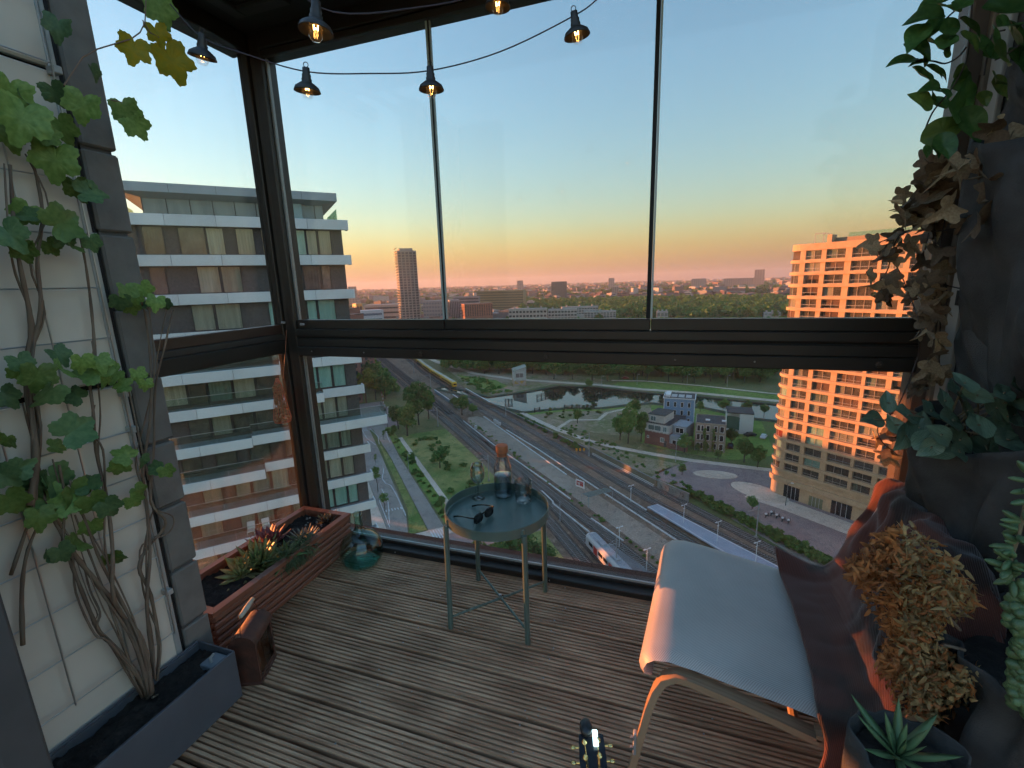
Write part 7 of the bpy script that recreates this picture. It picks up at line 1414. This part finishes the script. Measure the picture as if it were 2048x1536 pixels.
# parked scooters and cars
def car(p, rz, label, colr):
    t = thing('parked_car', label, 'car', p, rz, 'cars parked by the houses'); prof = [(-2.1, .35), (-2.1, .8), (-1.35, .92), (-.8, 1.42), (.75, 1.42), (1.35, .95), (2.1, .8), (2.1, .35)]
    b = MB(); n = len(prof); vs = [(x, -.82 if z < 1 else -.68, z) for x, z in prof]+[(x, .82 if z < 1 else .68, z) for x, z in prof]
    b.add(vs, [tuple(range(n)), tuple(range(2*n-1, n-1, -1))]+[(i, n+i, n+(i+1) % n, (i+1) % n) for i in range(n)]); b.obj('body', colr, t, local=True)
    for x0, x1, y in ((-.75, -.05, .76), (.03, .7, .76), (-.75, -.05, -.76), (.03, .7, -.76)): MB().box(x0, x1, min(y, y*.96), max(y, y*.96), .98, 1.32).obj('window', m_twin, t, local=True)
    for x in (-1.3, 1.3):
        for y in (-.84, .84): MB().tube([(x, y-.1, .32), (x, y+.1, .32)], .32, 12).obj('wheel', m_dkpost, t, local=True)
for (u, v, rz, lab, c) in ((1461, 895, 1.4, 'dark car parked beside the tan house', mat('car_dark', (.03, .035, .05, 1), .25)), (1527, 876, 1.2, 'white car parked behind the tan tower', mat('car_white', (.6, .6, .6, 1), .3)), (1500, 872, .4, 'black car in front of the white modern house', mat('car_black', (.02, .02, .022, 1), .25)), (1250, 758, .2, 'small red lit car on the park road', mat('car_red', (.3, .06, .05, 1), .3))):
    car(gp(u, v), rz, lab, c)
for k, (u, v) in enumerate(((1534, 1034), (1545, 1030), (1556, 1036), (1567, 1042), (1578, 1046))):
    p = gp(u, v, .08); t = thing('scooter', ['white topped scooter nearest the mast', 'second scooter in the parking bay', 'third scooter in the parking bay', 'fourth scooter in the parking bay', 'scooter nearest the blanket'][k], 'scooter', p, rr.uniform(.6, 1.2), 'scooters in the parking bay')
    for x in (-.6, .6): MB().tube([(x, -.05, .25), (x, .05, .25)], .25, 10).obj('wheel', m_dkpost, t, local=True)
    MB().bevbox(-.7, .1, -.17, .17, .35, .8, .08).obj('body', m_dkpost, t, local=True); MB().tube([(.62, 0, .3), (.45, 0, 1.05)], .07, 6).obj('steering', m_dkpost, t, local=True); MB().bevbox(-.85, -.35, -.22, .22, .85, 1.2, .06).obj('top_box', m_wpost, t, local=True)

# ---- far city: houses one can still tell apart, then the rest as one mass
HC = [mat('house_grey', (.24, .23, .22, 1), .85, rnd=.25), mat('house_brick', (.26, .16, .125, 1), .85, rnd=.2), mat('house_pale', (.42, .40, .36, 1), .85, rnd=.2), mat('house_brown', (.20, .15, .12, 1), .85, rnd=.2)]
m_tile = mat('roof_tiles', (.17, .095, .07, 1), .85, rnd=.3)
def house_mesh(kind, mcol):
    b = MB(); 
    if kind == 0:
        b.box(-.5, .5, -.5, .5, 0, .7); b.add([(-.52, -.52, .7), (.52, -.52, .7), (.52, .52, .7), (-.52, .52, .7), (-.52, 0, 1.05), (.52, 0, 1.05)], [(0, 1, 5, 4), (2, 3, 4, 5), (1, 2, 5), (3, 0, 4)], 1)
    elif kind == 1: b.box(-.5, .5, -.5, .5, 0, 1.0); b.box(-.2, .1, -.2, .2, 1.0, 1.12)
    else: b.box(-.5, .1, -.5, .5, 0, 1.0); b.box(.1, .5, -.5, .5, 0, .7); b.box(-.4, -.1, -.3, .3, 1, 1.1)
    if kind:
        for r_ in range(3): b.box(-.46, .06, -.51, -.5, .15+.28*r_, .29+.28*r_, 2); b.box(-.51, -.5, -.45, .45, .15+.28*r_, .29+.28*r_, 2)
    return b.mesh('city_house', [mcol, m_tile, m_dwin])
HM = [house_mesh(k, m_) for k in (0, 1, 2) for m_ in HC]
bearing = [(-33, 'far left beyond the tall tower'), (-20, 'behind the olive striped block'), (-6, 'above the middle of the wood'), (30, 'above the right end of the wood')]
for i in range(290):
    az_ = rr.uniform(-40, 13); r = 560+rr.random()**1.6*2600
    if -15 < az_ and r < 1150: r += 700
    if az_ < -30.5 and az_ > -33 and r < 640: continue
    me = rr.choice(HM); o = link('city_house', me); a_ = math.radians(az_)
    o.location = (r*math.sin(a_), r*math.cos(a_), G); o.rotation_euler = (0, 0, rr.uniform(0, 3.14)); o.scale = (rr.uniform(14, 48), rr.uniform(11, 18), rr.choice([8, 9, 10, 11, 13, 16, 20])*(1.0 if r > 900 else .8))
    bb = next(s for lim, s in bearing if az_ < lim)
    tag(o, 'small house in the distant city '+bb, 'house', 'distant city houses '+bb)
far = MB()
for i in range(2600):
    az_ = math.radians(rr.uniform(-62, 30)); r = 1500+rr.random()**.9*6200; c = Vector((r*math.sin(az_), r*math.cos(az_), 0)); wd, dp = rr.uniform(14, 60), rr.uniform(10, 22); hh = rr.choice([7, 8, 9, 10, 12, 14, 14, 18, 24])
    far.box(-wd/2, wd/2, -dp/2, dp/2, G, G+hh, m=rr.choice([0, 1, 2, 3]), M=Matrix.Translation(c) @ Matrix.Rotation(rr.uniform(0, 3.1), 4, 'Z'))
tag(far.obj('far_city', HC), 'mass of tiny roofs of the far city along the horizon', 'city', kind='stuff')
sp = []
for _ in range(1500):
    az_ = math.radians(rr.uniform(-62, 30)); r = 1600+rr.random()*6600; sp.append((r*math.sin(az_), r*math.cos(az_), rr.uniform(15, 35), rr.uniform(10, 17)))
clumpmass('far_trees', 'hazy belts of trees across the far city', 'wood', sp, 9.0, m_leaf[0], 15, 30000)

# ---- haze: one even volume round everything
hz = MB().box(-9200, 9200, -9200, 9200, G-1.5, 95).mesh('haze', bpy.data.materials.new('haze_air'))
hm = hz.materials[0]; hm.use_nodes = True; hn = hm.node_tree; hn.nodes.remove(hn.nodes['Principled BSDF'])
pv = hn.nodes.new('ShaderNodeVolumePrincipled'); pv.inputs['Color'].default_value = (.86, .90, 1, 1); pv.inputs['Density'].default_value = HAZE_D; pv.inputs['Anisotropy'].default_value = .2
hn.links.new(pv.outputs[0], hn.nodes['Material Output'].inputs['Volume'])
ho = link('haze', hz); tag(ho, 'even evening haze over the city', 'haze', kind='stuff')
